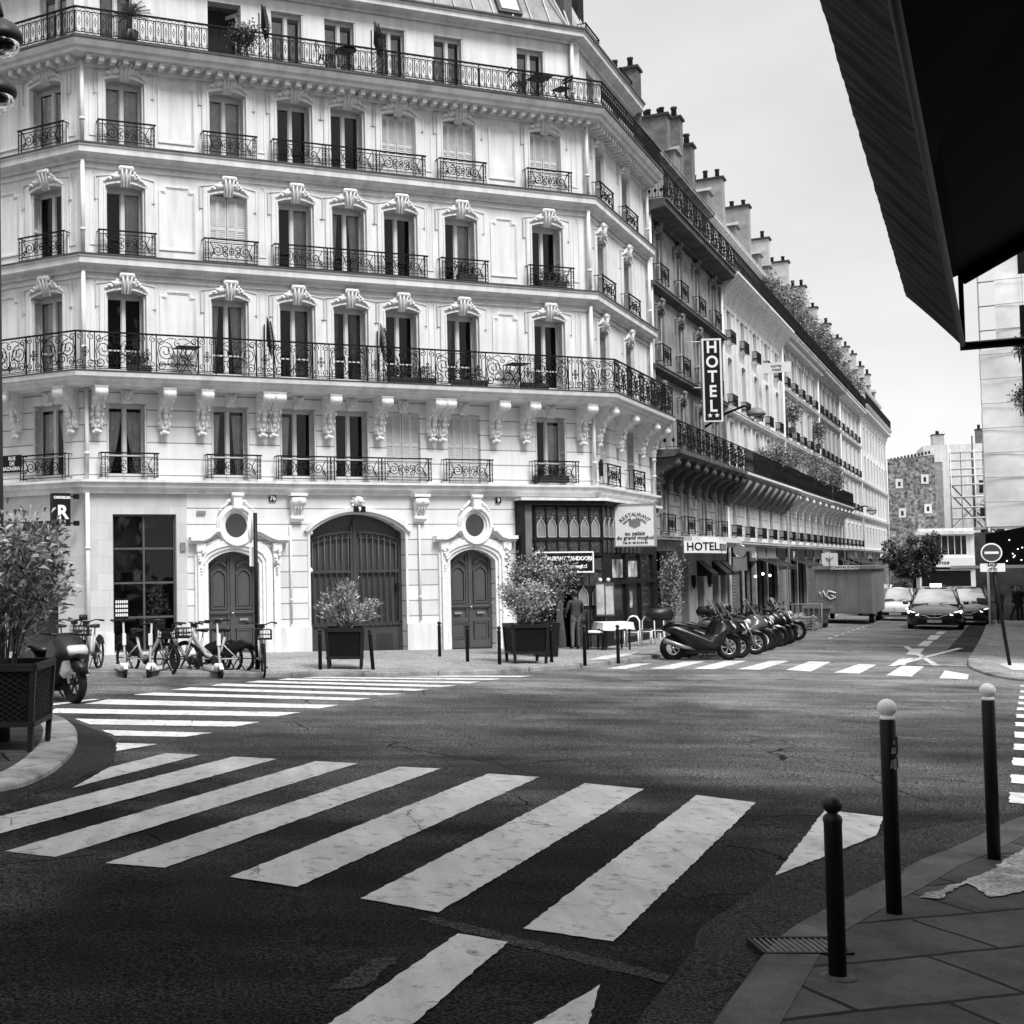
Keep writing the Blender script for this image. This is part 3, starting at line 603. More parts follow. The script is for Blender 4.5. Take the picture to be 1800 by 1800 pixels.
def shutclosed_mb(w,h,rise,gap=0):
    mb=MB(); H=h-rise*.6; y=.1; 
    for (a,b) in ((-w/2+.01,-.01),(.01,w/2-.01)):
        m_=(a+b)/2
        for (p,q) in ((a,m_-.004),(m_+.004,b)):
            mb.box(p,p+.035,y,y+.03,.02,H); mb.box(q-.035,q,y,y+.03,.02,H); mb.box(p+.035,q-.035,y,y+.03,.02,.3); mb.box(p+.035,q-.035,y,y+.03,H-.1,H); mb.box(p+.035,q-.035,y,y+.03,H*.52,H*.56)
            n=int(H/.062)
            for i in range(n):
                z=.3+i*(H-.4)/n; mb.add([(p+.035,y+.004,z),(q-.035,y+.004,z),(q-.035,y+.028,z+.05),(p+.035,y+.028,z+.05)],[(0,1,2,3)])
            mb.quad((p+.03,y+.05,.2),(q-.03,y+.05,.2),(q-.03,y+.05,H-.1),(p+.03,y+.05,H-.1))
    return mb
CACHE={}
def cached(key,fn,name,mats):
    if key not in CACHE: CACHE[key]=fn().mesh(name,mats)
    return CACHE[key]
def window(F,u,z,w,h,rise=.09,look='glass',curt=None,shut=(1,1),tr=None,rec=.26,d=0,wmat=None,name='window'):
    wm=wmat or TIMBERW
    if look=='closed':
        return F.put('closed_shutters',cached(('sc',w,h,rise),lambda:shutclosed_mb(w,h,rise),'closed_shutters',SHUT),None,u,z,d)
    f=F.put(name,cached(('wf',w,h,rise,tr,rec,wm.name),lambda:winframe_mb(w,h,rise,rec,tr),'window_frame',wm),None,u,z,d)
    obj('pane',cached(('pn',w,h,rise,rec),lambda:pane_mb(w,h,rise,rec),'pane',GLASS),None,f)
    if curt:
        k,dark=(curt[:-1],True) if curt[-1]=='d' and curt!='tied' else (curt,False)
        obj('curtain',cached(('cu',w,h,k,dark,rec),lambda:curtain_mb(w,h,k,rec,hash_(k)),'curtain',CURTD if dark else CURT),None,f)
    for s,on in zip((-1,1),shut):
        if on: obj('shutter',cached(('sh',w,h,rise,s),lambda:shutfold_mb(h,rise,s,w),'shutter',SHUT),None,f)
    return f
def hash_(s): return sum(ord(c)*(i+3) for i,c in enumerate(s))
# ---- ironwork
def spiral(cx,cz,r,turns=1.6,a0=0,dr=1,n=None,rmin=.18):
    n=n or max(8,int(11*turns)); return [(cx+r*(1-(1-rmin)*i/n)*math.cos(a0+dr*2*PI*turns*i/n),0,cz+r*(1-(1-rmin)*i/n)*math.sin(a0+dr*2*PI*turns*i/n)) for i in range(n+1)]
def circ(cx,cz,r,n=10,rz=None): return [(cx+r*math.cos(2*PI*i/n),0,cz+(rz or r)*math.sin(2*PI*i/n)) for i in range(n)]
TR=.0125
def tb(mb,pts,r=TR,closed=False): mb.tube(pts,r,4,closed=closed)
def railsmall_mb(w,h=.63,ret=.26,n=None):
    mb=MB(); n=n or max(1,round(w/1.45)); 
    mb.box(-w/2-.03,w/2+.03,-.02,.02,h-.02,h+.015)
    for z in (h-.1,.12,.04): mb.box(-w/2,w/2,-.008,.008,z-.009,z+.009)
    L_=w/n
    for k in range(n):
        x0=-w/2+k*L_; xc=x0+L_/2
        for x in (x0+.006,x0+.1,x0+L_-.1,x0+L_-.006): mb.box(x-.009,x+.009,-.009,.009,0,h)
        for z in (.22,.36,.47): 
            for x in (x0+.053,x0+L_-.053): tb(mb,circ(x,z,.038,6),.008,True)
        zc=(h-.1+.12)/2; rr=(h-.22)/2*.95
        for s in (-1,1):
            tb(mb,spiral(xc+s*L_*.26,zc,rr*.85,1.7,PI/2 if s>0 else PI/2,s)); tb(mb,spiral(xc+s*L_*.105,zc+rr*.3,rr*.5,1.3,-PI/2,s)); tb(mb,spiral(xc+s*L_*.105,zc-rr*.45,rr*.45,1.3,PI/2,-s))
            tb(mb,[(xc+s*L_*.4,0,.12),(xc+s*L_*.33,0,zc),(xc+s*L_*.4,0,h-.1)])
            tb(mb,spiral(xc+s*L_*.37,zc-rr*.55,rr*.35,1.1,0,-s))
        tb(mb,circ(xc,zc,.06,8,.09),.012,True); tb(mb,[(xc,0,.12),(xc,0,h-.1)],.007); mb.ball((xc,0,zc),.03,6)
    for s in (-1,1):
        mb.box(s*w/2-.012,s*w/2+.012,0,ret,h-.01,h+.01); mb.box(s*w/2-.01,s*w/2+.01,0,ret,.035,.055); mb.box(s*w/2-.008,s*w/2+.008,ret*.5-.008,ret*.5+.008,.04,h)
    return mb
def raillong_mb(Lg,h=.95,ends=(0,0),ret=.7,kind='scroll'):
    """u from 0 to Lg, standing at y=0"""
    mb=MB(); mb.box(0,Lg,-.025,.025,h-.02,h+.018)
    if kind=='scroll':
        n=max(1,round(Lg/1.62)); P=Lg/n
        for z in (.07,.03): mb.box(0,Lg,-.008,.008,z-.009,z+.009)
        for k in range(n):
            x=k*P
            for q in (x+.005,x+.3*P,x+P*.998-.005): mb.box(q-.012,q+.012,-.012,.012,0,h)
            # narrow panel with cross motif
            a=x+.15*P
            for s in (-1,1):
                tb(mb,spiral(a+s*.09*P,h-.12,.09,1.4,PI/2,s)); tb(mb,spiral(a+s*.09*P,.17,.09,1.4,-PI/2,-s)); tb(mb,[(a+s*.07*P,0,.25),(a+s*.07*P,0,h-.2)]); 
            tb(mb,[(a,0,.07),(a,0,h)],.008); 
            for (dx,dz) in ((0,.09),(0,-.09),(.05,0),(-.05,0)): tb(mb,circ(a+dx,h*.47+dz,.035,6),.013,True)
            mb.ball((a,0,h*.47),.03,5)
            # wide panel with big scrolls and ovals
            b=x+.65*P
            for s in (-1,1):
                tb(mb,spiral(b+s*.2*P,h*.56,.24,1.8,PI/2,s)); tb(mb,spiral(b+s*.26*P,h*.2,.13,1.5,PI,-s)); tb(mb,spiral(b+s*.09*P,h*.3,.15,1.5,0,s)); tb(mb,spiral(b+s*.28*P,h*.84,.1,1.4,0,s))
                tb(mb,[(b+s*.02*P,0,h*.9),(b+s*.12*P,0,h*.93),(b+s*.3*P,0,h*.78),(b+s*.33*P,0,h*.5),(b+s*.3*P,0,h*.1)])
                ov=[(b+s*(.1*P+.05*math.cos(q)+.07*math.sin(q)),0,h*.55+.13*math.cos(q)) for q in [2*PI*i/10 for i in range(10)]]; tb(mb,ov,.011,True)
            tb(mb,spiral(b,h*.78,.09,1.2,PI/2,1)); tb(mb,[(b,0,.07),(b,0,h*.65)]); tb(mb,circ(b,h*.2,.06,8),.012,True)
    elif kind=='diamond':
        n=max(1,round(Lg/.205)); P=Lg/n
        for z in (.09,.04,h-.1): mb.box(0,Lg,-.007,.007,z-.008,z+.008)
        for k in range(n):
            x=k*P
            mb.box(x-.009,x+.009,-.009,.009,0,h) if k%7==0 else None
            for s in (.14,.86): mb.box(x+s*P-.009,x+s*P+.009,-.008,.008,.09,h-.1)
            c=x+.5*P; tb(mb,circ(c,h*.52,.032,6,.045),.009,True); tb(mb,[(c,0,h*.52+.045),(c,0,h*.52+.12)],.011); tb(mb,[(c,0,h*.52-.045),(c,0,h*.52-.12)],.011)
            tb(mb,[(x,0,h-.1),(c-.05,0,h-.17),(c,0,h-.1),(c+.05,0,h-.17),(x+P,0,h-.1)],.009); tb(mb,[(x,0,.09),(c-.05,0,.17),(c,0,.09),(c+.05,0,.17),(x+P,0,.09)],.009); tb(mb,[(x,0,h-.02),(c,0,h-.1),(x+P,0,h-.02)],.006); tb(mb,[(x,0,.2),(c,0,.02),(x+P,0,.2)],.008)
    else:
        n=max(1,round(Lg/.16)); P=Lg/n
        for z in (.07,h-.12): mb.box(0,Lg,-.01,.01,z-.012,z+.012)
        for k in range(n+1): mb.box(k*P-.01,k*P+.01,-.01,.01,.0,h)
        for k in range(n): 
            if k%2==0: tb(mb,circ(k*P+P,h*.5,.05,6,.11),.012,True); tb(mb,[(k*P,0,.1),(k*P+P,0,h-.15)],.01)
    for e,x in zip(ends,(0,Lg)):
        if e:
            mb.box(x-.012,x+.012,0,ret,h-.01,h+.015); mb.box(x-.01,x+.01,0,ret,.05,.07)
            for i in range(1,6): y=ret*i/6; mb.box(x-.008,x+.008,y-.008,y+.008,.05,h)
            for i in range(3): mb.add([(x,ret*(i+.5)/3-.06,h*.3),(x,ret*(i+.5)/3,h*.4),(x,ret*(i+.5)/3+.06,h*.3),(x,ret*(i+.5)/3,h*.2)],[(0,1,2,3)])
    return mb
# ---- string courses following a run of facades (mitred)
def course(root,name,path,prof,m,closed_ends=True):
    """path: 2d points left to right as seen from outside; prof: (outward,z)"""
    P=[Vector(p) for p in path]; n=len(P); dirs=[(P[i+1]-P[i]).normalized() for i in range(n-1)]; nrm=[Vector((d.y,-d.x)) for d in dirs]
    mb=MB(); vs=[]; ro=root.location
    for i in range(n):
        if i==0: b=nrm[0]
        elif i==n-1: b=nrm[-1]
        else: b=(nrm[i-1]+nrm[i]); b=b/ (b.length_squared/2)
        for d,z in prof: q=P[i]+b*d; vs.append((q.x-ro.x,q.y-ro.y,z-ro.z))
    k=len(prof); fs=[(i*k+j,(i+1)*k+j,(i+1)*k+(j+1),i*k+j+1) for i in range(n-1) for j in range(k-1)]
    fs+= [tuple(range(k))[::-1],tuple(range((n-1)*k,n*k))]
    mb.add(vs,fs); return obj(name,mb,m,root)
def cornice_prof(z0,z1,proj,steps=4):
    h=z1-z0; return [(-.02,z0),(proj*.22,z0),(proj*.25,z0+h*.22),(proj*.5,z0+h*.3),(proj*.82,z0+h*.36),(proj*.84,z0+h*.42),(proj*.9,z0+h*.43),(proj*.92,z0+h*.84),(proj,z0+h*.87),(proj,z1),(-.02,z1)]
def chimney_mb(w,d,h,pots=5,seed=1,cap=.1):
    rnd=random.Random(seed); mb=MB(); mb.box(0,w,0,d,0,h,0); mb.box(-.08,w+.08,-.08,d+.08,h,h+cap,1)
    for i in range(pots):
        y=d*(i+.5)/pots; r=.11+rnd.uniform(-.015,.03); hh=rnd.uniform(.3,.55); mb.lathe([(r,0),(r*.9,hh*.8),(r*1.15,hh*.85),(r*1.1,hh)],9,1,c=(w*.5,y,h+cap))
    return mb
# ================================================================== the pale corner building
CB=empty('corner_building',(C0.x,C0.y,G(*C0)),0,'pale stone six storey corner apartment building with wrought iron balconies and scrolled keystones','building')
FM=Fac(CB,C0,UM); FS=Fac(CB,C1,US); LLEN=9.0
CL=C0-UL*LLEN; FL=Fac(CB,CL,UL); SLEN=7.2; C2=C1+US*SLEN
MC=[1.1,3.87,5.77,7.33,8.88,10.77,13.6]; LC=[LLEN-1.12,LLEN-4.0,LLEN-6.9]; SCs=[1.35,4.4]; Ww=1.04
RW={2:(4.46,6.40),3:(7.13,9.25),4:(10.05,11.98),5:(12.84,14.69)}
def ops(cols,w=Ww): return [(c-w/2,c+w/2,RW[r][0],RW[r][1],.1 if r>2 else .03) for c in cols for r in (2,3,4,5)]
def ground_ops_main():
    return [(.71,2.37,.12,3.58,0),(3.2,4.6,-.6,2.62,.3),(6.05,8.87,-.6,3.6,.5),(10.23,11.66,-.6,2.62,.3),(12.45,14.98,-.8,4.1,0)]
# walls: rusticated below the big balcony, smooth above, in one wall part with three faces
for F,cols,Lg in ((FL,LC,LLEN),(FM,MC,15.0),(FS,SCs,SLEN)):
    o=[(a,b,c,d_,e) for a,b,c,d_,e in ops(cols)]
    if F is FM: 
        go=ground_ops_main(); mb=wall_mb(0,2.65,-.6,4.2,[x for x in go if x[1]<2.65],.35); F.put('ground_floor_cladding',mb,STONEB,0,0)
        mb=wall_mb(2.65,15,-.8,4.2,[x for x in go if x[0]>2.65],.35); F.put('ground_floor_wall',mb,STONEA,0,0)
    elif F is FL: mb=wall_mb(0,Lg,-.6,4.2,[(LLEN-2.6,LLEN-.85,.0,3.45,0),(LLEN-6.5,LLEN-3.6,0,3.45,0)],.35); F.put('ground_floor_cladding',mb,STONEB)
    else: mb=wall_mb(0,Lg,-1,4.2,[(.05,6.6,-1,4.1,0)],.35); F.put('ground_floor_wall',mb,STONEA)
    lo=[x for x in o if x[3]<7]; hi=[x for x in o if x[3]>7]
    mb=wall_mb(0,Lg,4.2,7.0,lo,.34); F.put('rusticated_wall',mb,STONEA)
    mb=wall_mb(0,Lg,7.0,15.6,hi,.34); F.put('upper_wall',mb,STONE)
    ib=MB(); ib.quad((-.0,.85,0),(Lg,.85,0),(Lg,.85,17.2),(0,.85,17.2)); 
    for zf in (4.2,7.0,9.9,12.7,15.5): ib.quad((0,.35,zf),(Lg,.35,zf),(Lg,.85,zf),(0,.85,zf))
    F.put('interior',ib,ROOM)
# windows and balconets
looks={ (FM,5):[('g','full'),('g','full'),('g',None),('g',None),('c',0),('c',0),('c',0)],
 (FM,4):[('g','right'),('c',0),('g','right'),('g','sides'),('g',None),('g','right'),('g',None)],
 (FM,3):[('g',None),('g','sides'),('g','rightd'),('g','sidesd'),('g',None),('g','leftd'),('g',None)],
 (FM,2):[('g','tied'),('g','sides'),('g','left'),('g',None),('c',0),('c',0),('g','right')],
 (FL,5):[('g','full'),('g',None),('g',None)],(FL,4):[('g',None),('g','full'),('g',None)],(FL,3):[('g','full'),('g',None),('g','full')],(FL,2):[('g','tied'),('g',None),('g',None)],
 (FS,5):[('g','full'),('g',None)],(FS,4):[('g','full'),('g',None)],(FS,3):[('g',None),('g',None)],(FS,2):[('c',0),('g',None)]}
KS=keystone_mb().mesh('keystone',ORN); MK=mask_mb().mesh('carved_mask',ORN)
for (F,r),ls in looks.items():
    cols={id(FM):MC,id(FL):LC,id(FS):SCs}[id(F)]; zb,zt=RW[r]; h=zt-zb; rise=.1 if r>2 else .03
    for c,(k,cu) in zip(cols,ls):
        window(F,c,zb,Ww,h,rise,'closed' if k=='c' else 'glass',cu or None,tr=.62 if r in (2,3) else None)
        if r>2:
            F.put('window_surround',cached(('su',Ww,h,rise),lambda:surround_mb(Ww,h,rise),'window_surround',STONE),None,c,zb)
            F.put('keystone',KS,None,c,zt+.06)
        else: F.put('carved_mask',MK,None,c,zt+.16)
def balconet(F,u,z,w,h=.63,m=None): return F.put('balconet_railing',cached(('rs',w,h),lambda:railsmall_mb(w,h),'balconet_railing',IRON),None,u,z,.26)
for r,z in ((2,4.47),(4,10.06),(5,12.85)):
    for c in (MC[0],MC[1],MC[5],MC[6]): balconet(FM,c,z,1.46)
    balconet(FM,7.33,z,4.5)
    for c in LC: balconet(FL,c,z,1.46)
    for c in SCs: balconet(FS,c,z,1.5)
path=[CL,C0,C1,C2]
course(CB,'first_floor_cornice',path,[(0,4.1),(.1,4.1),(.12,4.2),(.22,4.25),(.24,4.36),(.3,4.37),(.3,4.43),(0,4.45)],STONEP)
course(CB,'string_course',path,cornice_prof(9.66,10.03,.34),STONEP); course(CB,'string_course',path,cornice_prof(12.46,12.83,.34),STONEP)
course(CB,'string_flashing',path,[(0,10.034),(.37,10.03),(.37,10.062),(0,10.066)],ZINCD); course(CB,'string_flashing',path,[(0,12.834),(.37,12.83),(.37,12.862),(0,12.866)],ZINCD)
course(CB,'balcony_slab',path,[(0,6.72),(.62,6.74),(.66,6.82),(.74,6.84),(.76,6.9),(.82,6.92),(.84,7.03),(0,7.06)],STONEP); course(CB,'balcony_slab_edge',path,[(0,7.064),(.855,7.04),(.855,7.065),(0,7.085)],ZINCD)
course(CB,'main_cornice',path,[(0,14.86),(.1,14.88),(.12,15.06),(.5,15.08),(.52,15.16),(.6,15.2),(.66,15.3),(.66,15.36),(0,15.38)],STONEP); course(CB,'cornice_flashing',path,[(0,15.383),(.7,15.35),(.7,15.4),(0,15.41)],ZINCD)
course(CB,'frieze_moulding',path,[(0,12.3),(.05,12.31),(.05,12.36),(0,12.37)],STONEP);course(CB,'frieze_moulding',path,[(0,9.5),(.05,9.51),(.05,9.56),(0,9.57)],STONEP)
# dentils under the cornice
for F,Lg in ((FL,LLEN),(FM,15.0),(FS,SLEN)):
    mb=MB(); n=int(Lg/.31)
    for i in range(n): x=.12+(Lg-.24)*i/(n-1); mb.box(x-.065,x+.065,-.4,-.11,14.93,15.075)
    F.put('dentil_course',mb,STONEP)
# corbels under the big balcony
CBM=corbel_mb().mesh('corbel',ORN)
for F,us in ((FM,[.3,2.05,3.05,4.72,5.02,6.6,8.1,9.72,10.02,11.72,12.7,14.6]),(FL,[LLEN-.3,LLEN-2.1,LLEN-3.1,LLEN-5.,LLEN-5.9]),(FS,[.35,2.75,5.5,6.95])):
    for u in us: F.put('corbel',CBM,None,u,6.73)
# long railings
rr=.8
def longrail(F,Lg,z,h,kind,d,e=(0,0),c0=0,c1=0): return F.put('balcony_railing',raillong_mb(Lg-c0-c1,h,e,d,kind),IRON,c0,z,d)
def miter(a,b,d): # extension of the line at a convex corner
    return d*math.tan(math.acos(max(-1,min(1,a.dot(b))))/2)
mL=miter(UL,UM,1); mS=miter(UM,US,1)
for z,h,kind,d in ((7.08,.93,'scroll',.77),(15.41,.72,'diamond',.6)):
    F=FL; F.put('balcony_railing',raillong_mb(LLEN+mL*d,h,(0,0),d,kind),IRON,0,z,d)
    FM.put('balcony_railing',raillong_mb(15+mL*d+mS*d,h,(0,0),d,kind),IRON,-mL*d,z,d)
    FS.put('balcony_railing',raillong_mb(SLEN+mS*d-.1,h,(0,1),d,kind),IRON,-mS*d,z,d)
# sixth floor, set back a little
W6=.94; M6=[1.0,3.95,5.75,7.32,8.88,10.7,13.42]
def pt(F,u,d): return F.w(u,d)
for F,cols,Lg in ((FL,LC,LLEN),(FM,M6,15.0),(FS,[1.9,4.9],SLEN)):
    mb=wall_mb(-.1 if F is not FL else 0,Lg+(.1 if F is FM else 0),15.38,17.57,[(c-W6/2,c+W6/2,15.42,17.2,0) for c in cols],.3); F.put('attic_wall',mb,STONE,0,0,-.3)
    for i,c in enumerate(cols):
        if F is FM and i==1:
            dk=MB(); dk.box(-W6/2,W6/2,.5,.52,0,1.7); F.put('open_window_gap',dk,ROOM,c,15.42,-.3); 
            lf=MB(); T=T_(W6/2-.03,.2,0,R(125)); lf.box(0,.44,-.02,.02,.05,.2,T=T); lf.box(0,.06,-.02,.02,.2,1.6,T=T); lf.box(.38,.44,-.02,.02,.2,1.6,T=T); lf.box(0,.44,-.02,.02,1.55,1.65,T=T); F.put('open_casement',lf,TIMBERW,c,15.42,-.3)
            continue
        window(F,c,15.42,W6,1.78,0,curt='net' if i%2==0 or F is FM else None,shut=(0,1),rec=.14,d=-.3)
def inset_path(d):
    nn=[FL.N,FM.N,FS.N]; b1=(nn[0]+nn[1])/((nn[0]+nn[1]).length_squared/2); b2=(nn[1]+nn[2])/((nn[1]+nn[2]).length_squared/2)
    return [CL-nn[0]*d,C0-b1*d,C1-b2*d,C2-nn[2]*d]
ipath=inset_path(.3)
course(CB,'eaves_cornice',ipath,cornice_prof(17.52,17.84,.4),STONEP); course(CB,'gutter',ipath,[(0,17.842),(.44,17.842),(.44,17.9),(0,17.92)],ZINCD)
# mansard: steep zinc slope with standing seams, then a low top
def mansard(root,path,z0,z1,inset,m=ZINC,step=.62,rise=1.2,inn=2.6):
    P=[Vector(p) for p in path]; n=len(P); dirs=[(P[i+1]-P[i]).normalized() for i in range(n-1)]; nrm=[Vector((d.y,-d.x)) for d in dirs]; ro=root.location
    def off(i,d):
        b=nrm[0] if i==0 else nrm[-1] if i==n-1 else (nrm[i-1]+nrm[i])/((nrm[i-1]+nrm[i]).length_squared/2)
        return P[i]-b*d
    mb=MB(); L3=lambda q,z:(q.x-ro.x,q.y-ro.y,z-ro.z)
    for i in range(n-1):
        a,b=off(i,.05),off(i+1,.05); c,d=off(i+1,inset),off(i,inset); e,f=off(i+1,inset+inn),off(i,inset+inn)
        mb.quad(L3(a,z0),L3(b,z0),L3(c,z1),L3(d,z1)); mb.quad(L3(d,z1),L3(c,z1),L3(e,z1+rise),L3(f,z1+rise))
        k=max(1,int((P[i+1]-P[i]).length/step))
        for j in range(k+1):
            t=j/k; p=P[i]+(P[i+1]-P[i])*t; nn=nrm[i]
            q0=p-nn*.04; q1=p-nn*(inset-.02)
            mb.tube([L3(q0,z0+.02),L3(q1,z1+.02)],.032,4)
    return obj('roof',mb,m,root)
rf=mansard(CB,ipath,17.88,20.7,1.35)
# flat back closing
bk=MB(); q=[FL.w(0,-4.2),FM.w(0,-4.2),FM.w(15,-4.2),FS.w(SLEN,-4.2)]
bk2=MB(); ro=CB.location
pp=[FL.w(0,-3.9),C0+(FM.w(0,-4)-FM.w(0,0))*1.05,C1+(FM.w(15,-4.1)-FM.w(15,0)),FS.w(SLEN,-3.9),FS.w(SLEN,-9),FL.w(0,-9)]
bk2.add([(p.x-ro.x,p.y-ro.y,21.0-ro.z) for p in pp],[tuple(range(6))]); bk2.add([(p.x-ro.x,p.y-ro.y,z-ro.z) for p in (C2,FS.w(SLEN,-9)) for z in (-1,19)],[(0,1,3,2)]); bk2.add([(p.x-ro.x,p.y-ro.y,z-ro.z) for p in (CL,FL.w(0,-9)) for z in (-1,19)],[(0,1,3,2)])
obj('back_wall',bk2,RENDER,CB)
for u in (7.4,9.6):   # dormers on the mansard
    d_=MB(); d_.box(-.62,.62,.0,1.2,0,1.75); d_.prism([(-.75,1.75),(.75,1.75),(.5,2.02),(-.5,2.02)],'y',-.1,1.2)
    o=FM.put('dormer',d_,ZINC,u,17.97,-.6); f=obj('window',cached(('wf',.8,1.4,0,None,.27,'d'),lambda:winframe_mb(.8,1.4,0,-.04),'window_frame',TIMBERW),None,o,(0,0,.25)); pn=MB(); pn.quad((-.4,-.005,.3),(.4,-.005,.3),(.4,-.005,1.6),(-.4,-.005,1.6)); obj('pane',pn,mat('dark_pane',.03,.12,.2,2,spec=.6),o)
sk=MB(); al=math.atan2(2.84,1.3); T=Matrix.Rotation(-(PI/2-al),4,'X')
sk.box(-.4,.4,-.08,.02,0,1.0,T=T); o=FM.put('skylight',sk,ZINCD,12.9,18.27,-.52); sk2=MB(); sk2.box(-.3,.3,-.1,-.081,.1,.9,T=T); obj('pane',sk2,mat('bright_pane',.5,.15,.05,2,spec=.6),o)
o=FS.put('dormer',(lambda d_:(d_.box(-.4,.4,0,1.2,0,1.5),d_.prism([(-.5,1.5),(.5,1.5),(.36,1.72),(-.36,1.72)],'y',-.1,1.2),d_)[-1])(MB()),ZINCD,.75,17.97,-.6)
FS.put('roof_railing',cached(('rs',1.5,.63),lambda:railsmall_mb(1.5,.63),'r',IRON),None,1.9,17.93,-.2); FS.put('roof_railing',cached(('rs',1.5,.63),None,'r',IRON),None,6.0,17.93,-.2)
# chimney stacks standing on the party walls
FS.put('chimney',chimney_mb(.75,3.2,7.5,6,2),[mat('chimney_dark',.022,.9,.4,2,dirt=.5,spec=.1),TERRA],4.95,17.6,-1.5)
# pilaster strips and blind panels
def blind_panel_mb(w,h):
    mb=MB(); c=.12
    def outl(o): W=w/2-o;H=h-o; B=o; return [(-W,B),(-W,H-c),(-W+c,H-c+.0),(-W+c+.03,H),(W-c-.03,H),(W-c,H-c),(W,H-c),(W,B),(-W,B)]
    a=outl(0);b=outl(.04);c_=outl(.075)
    ring(mb,b,a,0,-.03); ring(mb,c_,b,0,-.012); return mb
for r in (3,4,5):
    zb,zt=RW[r]; h=zt-zb-.25
    for u in (2.48,12.18): FM.put('blind_panel',cached(('bp',.98 if u<5 else .86,h),lambda:blind_panel_mb(.98 if u<5 else .86,h),'blind_panel',STONE),None,u,zb+.3)
    for u in (LLEN-2.52,): FL.put('blind_panel',cached(('bp',.98,h),None,'blind_panel',STONE),None,u,zb+.3)
def strip_mb(w,h):
    mb=MB(); a=[(-w/2,0),(-w/2,h),(-w*.3,h+.09),(0,h+.12),(w*.3,h+.09),(w/2,h),(w/2,0),(-w/2,0)]; b=[(x*.72,z*.97+.03) for x,z in a]; ring(mb,b,a,0,-.018); return mb
for r in (3,4,5):
    zb,zt=RW[r]
    for F,us in ((FM,[.28,4.83,9.82,14.62]),(FL,[LLEN-.3]),(FS,[.35,2.9,6.4])):
        for u in us: F.put('pilaster_strip',cached(('ps',r),lambda:strip_mb(.2,zt-zb-.15),'pilaster_strip',STONE),None,u,zb+.3)
# downpipes
def pipe(F,u,z0,z1,d=.1,r=.055,jog=None):
    mb=MB(); mb.tube([(0,0,z0),(0,0,z1)],r,8)
    z=z0+.6
    while z<z1: mb.tube([(0,0,z),(0,0,z+.07)],r*1.3,8); z+=2.0
    return F.put('downpipe',mb,PIPE,u,0,d)
for z0,z1 in ((.1,4.1),(4.45,6.7),(7.1,9.64),(10.06,12.45),(12.86,14.95)): pipe(FM,-.02 if z0>7 else .04,z0,z1,.13); pipe(FM,14.97,z0,z1,.13) if z0>4 else None
for z0,z1 in ((4.45,6.7),(7.1,9.64),(10.06,12.45),(12.86,14.85)): pipe(FS,7.0,z0,z1,.13)
pipe(FM,14.75,15.4,17.5,-.17)
for u in (5.48,9.28): pipe(FM,u,.7,3.3,.06,.028)
# plinth
for a,b in ((0,.71),(2.37,3.0),(4.78,6.05),(8.87,10.05),(11.85,12.3)):
    mb=MB(); mb.box(a,b,-.07,0,-.6,.62); FM.put('plinth',mb,STONEP)
# cafe window
def gridframe(w,h,cols,rows,t=.05,y=.12):
    mb=MB(); 
    for i in range(cols+1): x=-w/2+w*i/cols; x=min(max(x,-w/2+t/2),w/2-t/2); mb.box(x-t/2,x+t/2,y,y+.07,0,h)
    for j in range(rows+1):
        z=min(max(h*j/rows,t/2),h-t/2)
        for i in range(cols):
            a=-w/2+w*i/cols; b=a+w/cols
            a=a+(t if i==0 else t/2); b=b-(t if i==cols-1 else t/2); mb.box(a,b,y+.004,y+.066,z-t/2,z+t/2)
    return mb
GLD=mat('dark_shop_glass',.02,.08,.5,1.2,spec=.8)
def shopwin(F,u,z,w,h,c,r,name='cafe_window'):
    o=F.put(name,gridframe(w,h,c,r),mat('grey_steel',.09,.4,.1,5),u,z); p=MB(); p.quad((-w/2,.16,0),(w/2,.16,0),(w/2,.16,h),(-w/2,.16,h)); obj('pane',p,GLD,o); return o
cw=shopwin(FM,1.54,.12,1.66,3.46,2,4)
for c_ in list(children(cw)): c_.data=c_.data.copy(); c_.data.materials[0]=GLASS
rnd=random.Random(12); it=MB()
for i in range(26): x=rnd.uniform(-.8,.6); z=rnd.uniform(.05,3.2); w_=rnd.uniform(.06,.5); h_=rnd.uniform(.04,.3); it.box(x,min(x+w_,.8),.45,.5+rnd.uniform(0,.2),z,z+h_,rnd.randrange(3))
it.quad((-.82,.7,2.0),(0,.7,2.0),(0,.7,3.4),(-.82,.7,3.4),1)
for i in range(420):  # leaf shapes standing in for foliage mirrored in the pane
    a=rnd.uniform(0,2*PI); r_=.34*rnd.random()**.5; x=.42+r_*math.cos(a); z=1.05+1.5*r_*math.sin(a); s_=rnd.uniform(.03,.07); b_=rnd.uniform(0,PI); it.add([(x,.4,z),(x+s_*math.cos(b_),.37,z+s_*math.sin(b_)),(x+s_*math.cos(b_+.6),.4,z+s_*math.sin(b_+.6))],[(0,1,2)],rnd.choice([0,2,2,3]))
obj('display_and_reflection',it,[mat('cafe_shape_dark',.03,.8,.3,3),mat('cafe_shape_mid',.1,.8,.4,3),mat('cafe_shape_light',.25,.8,.5,5),WHITE2],cw)
pb=MB(); pb.box(-.78,-.42,.1,.11,.85,1.35); po=obj('menu_poster',pb,BLACK,cw); pp_=MB()
for i in range(4):
    for j in range(6): pp_.box(-.75+j*.055,-.712+j*.055,.092,.098,.9+i*.11,.97+i*.11)
obj('poster_print',pp_,WHITE2,po)
shopwin(FL,LLEN-1.72,0,1.75,3.45,2,3); shopwin(FL,LLEN-5.05,0,2.9,3.45,3,3)
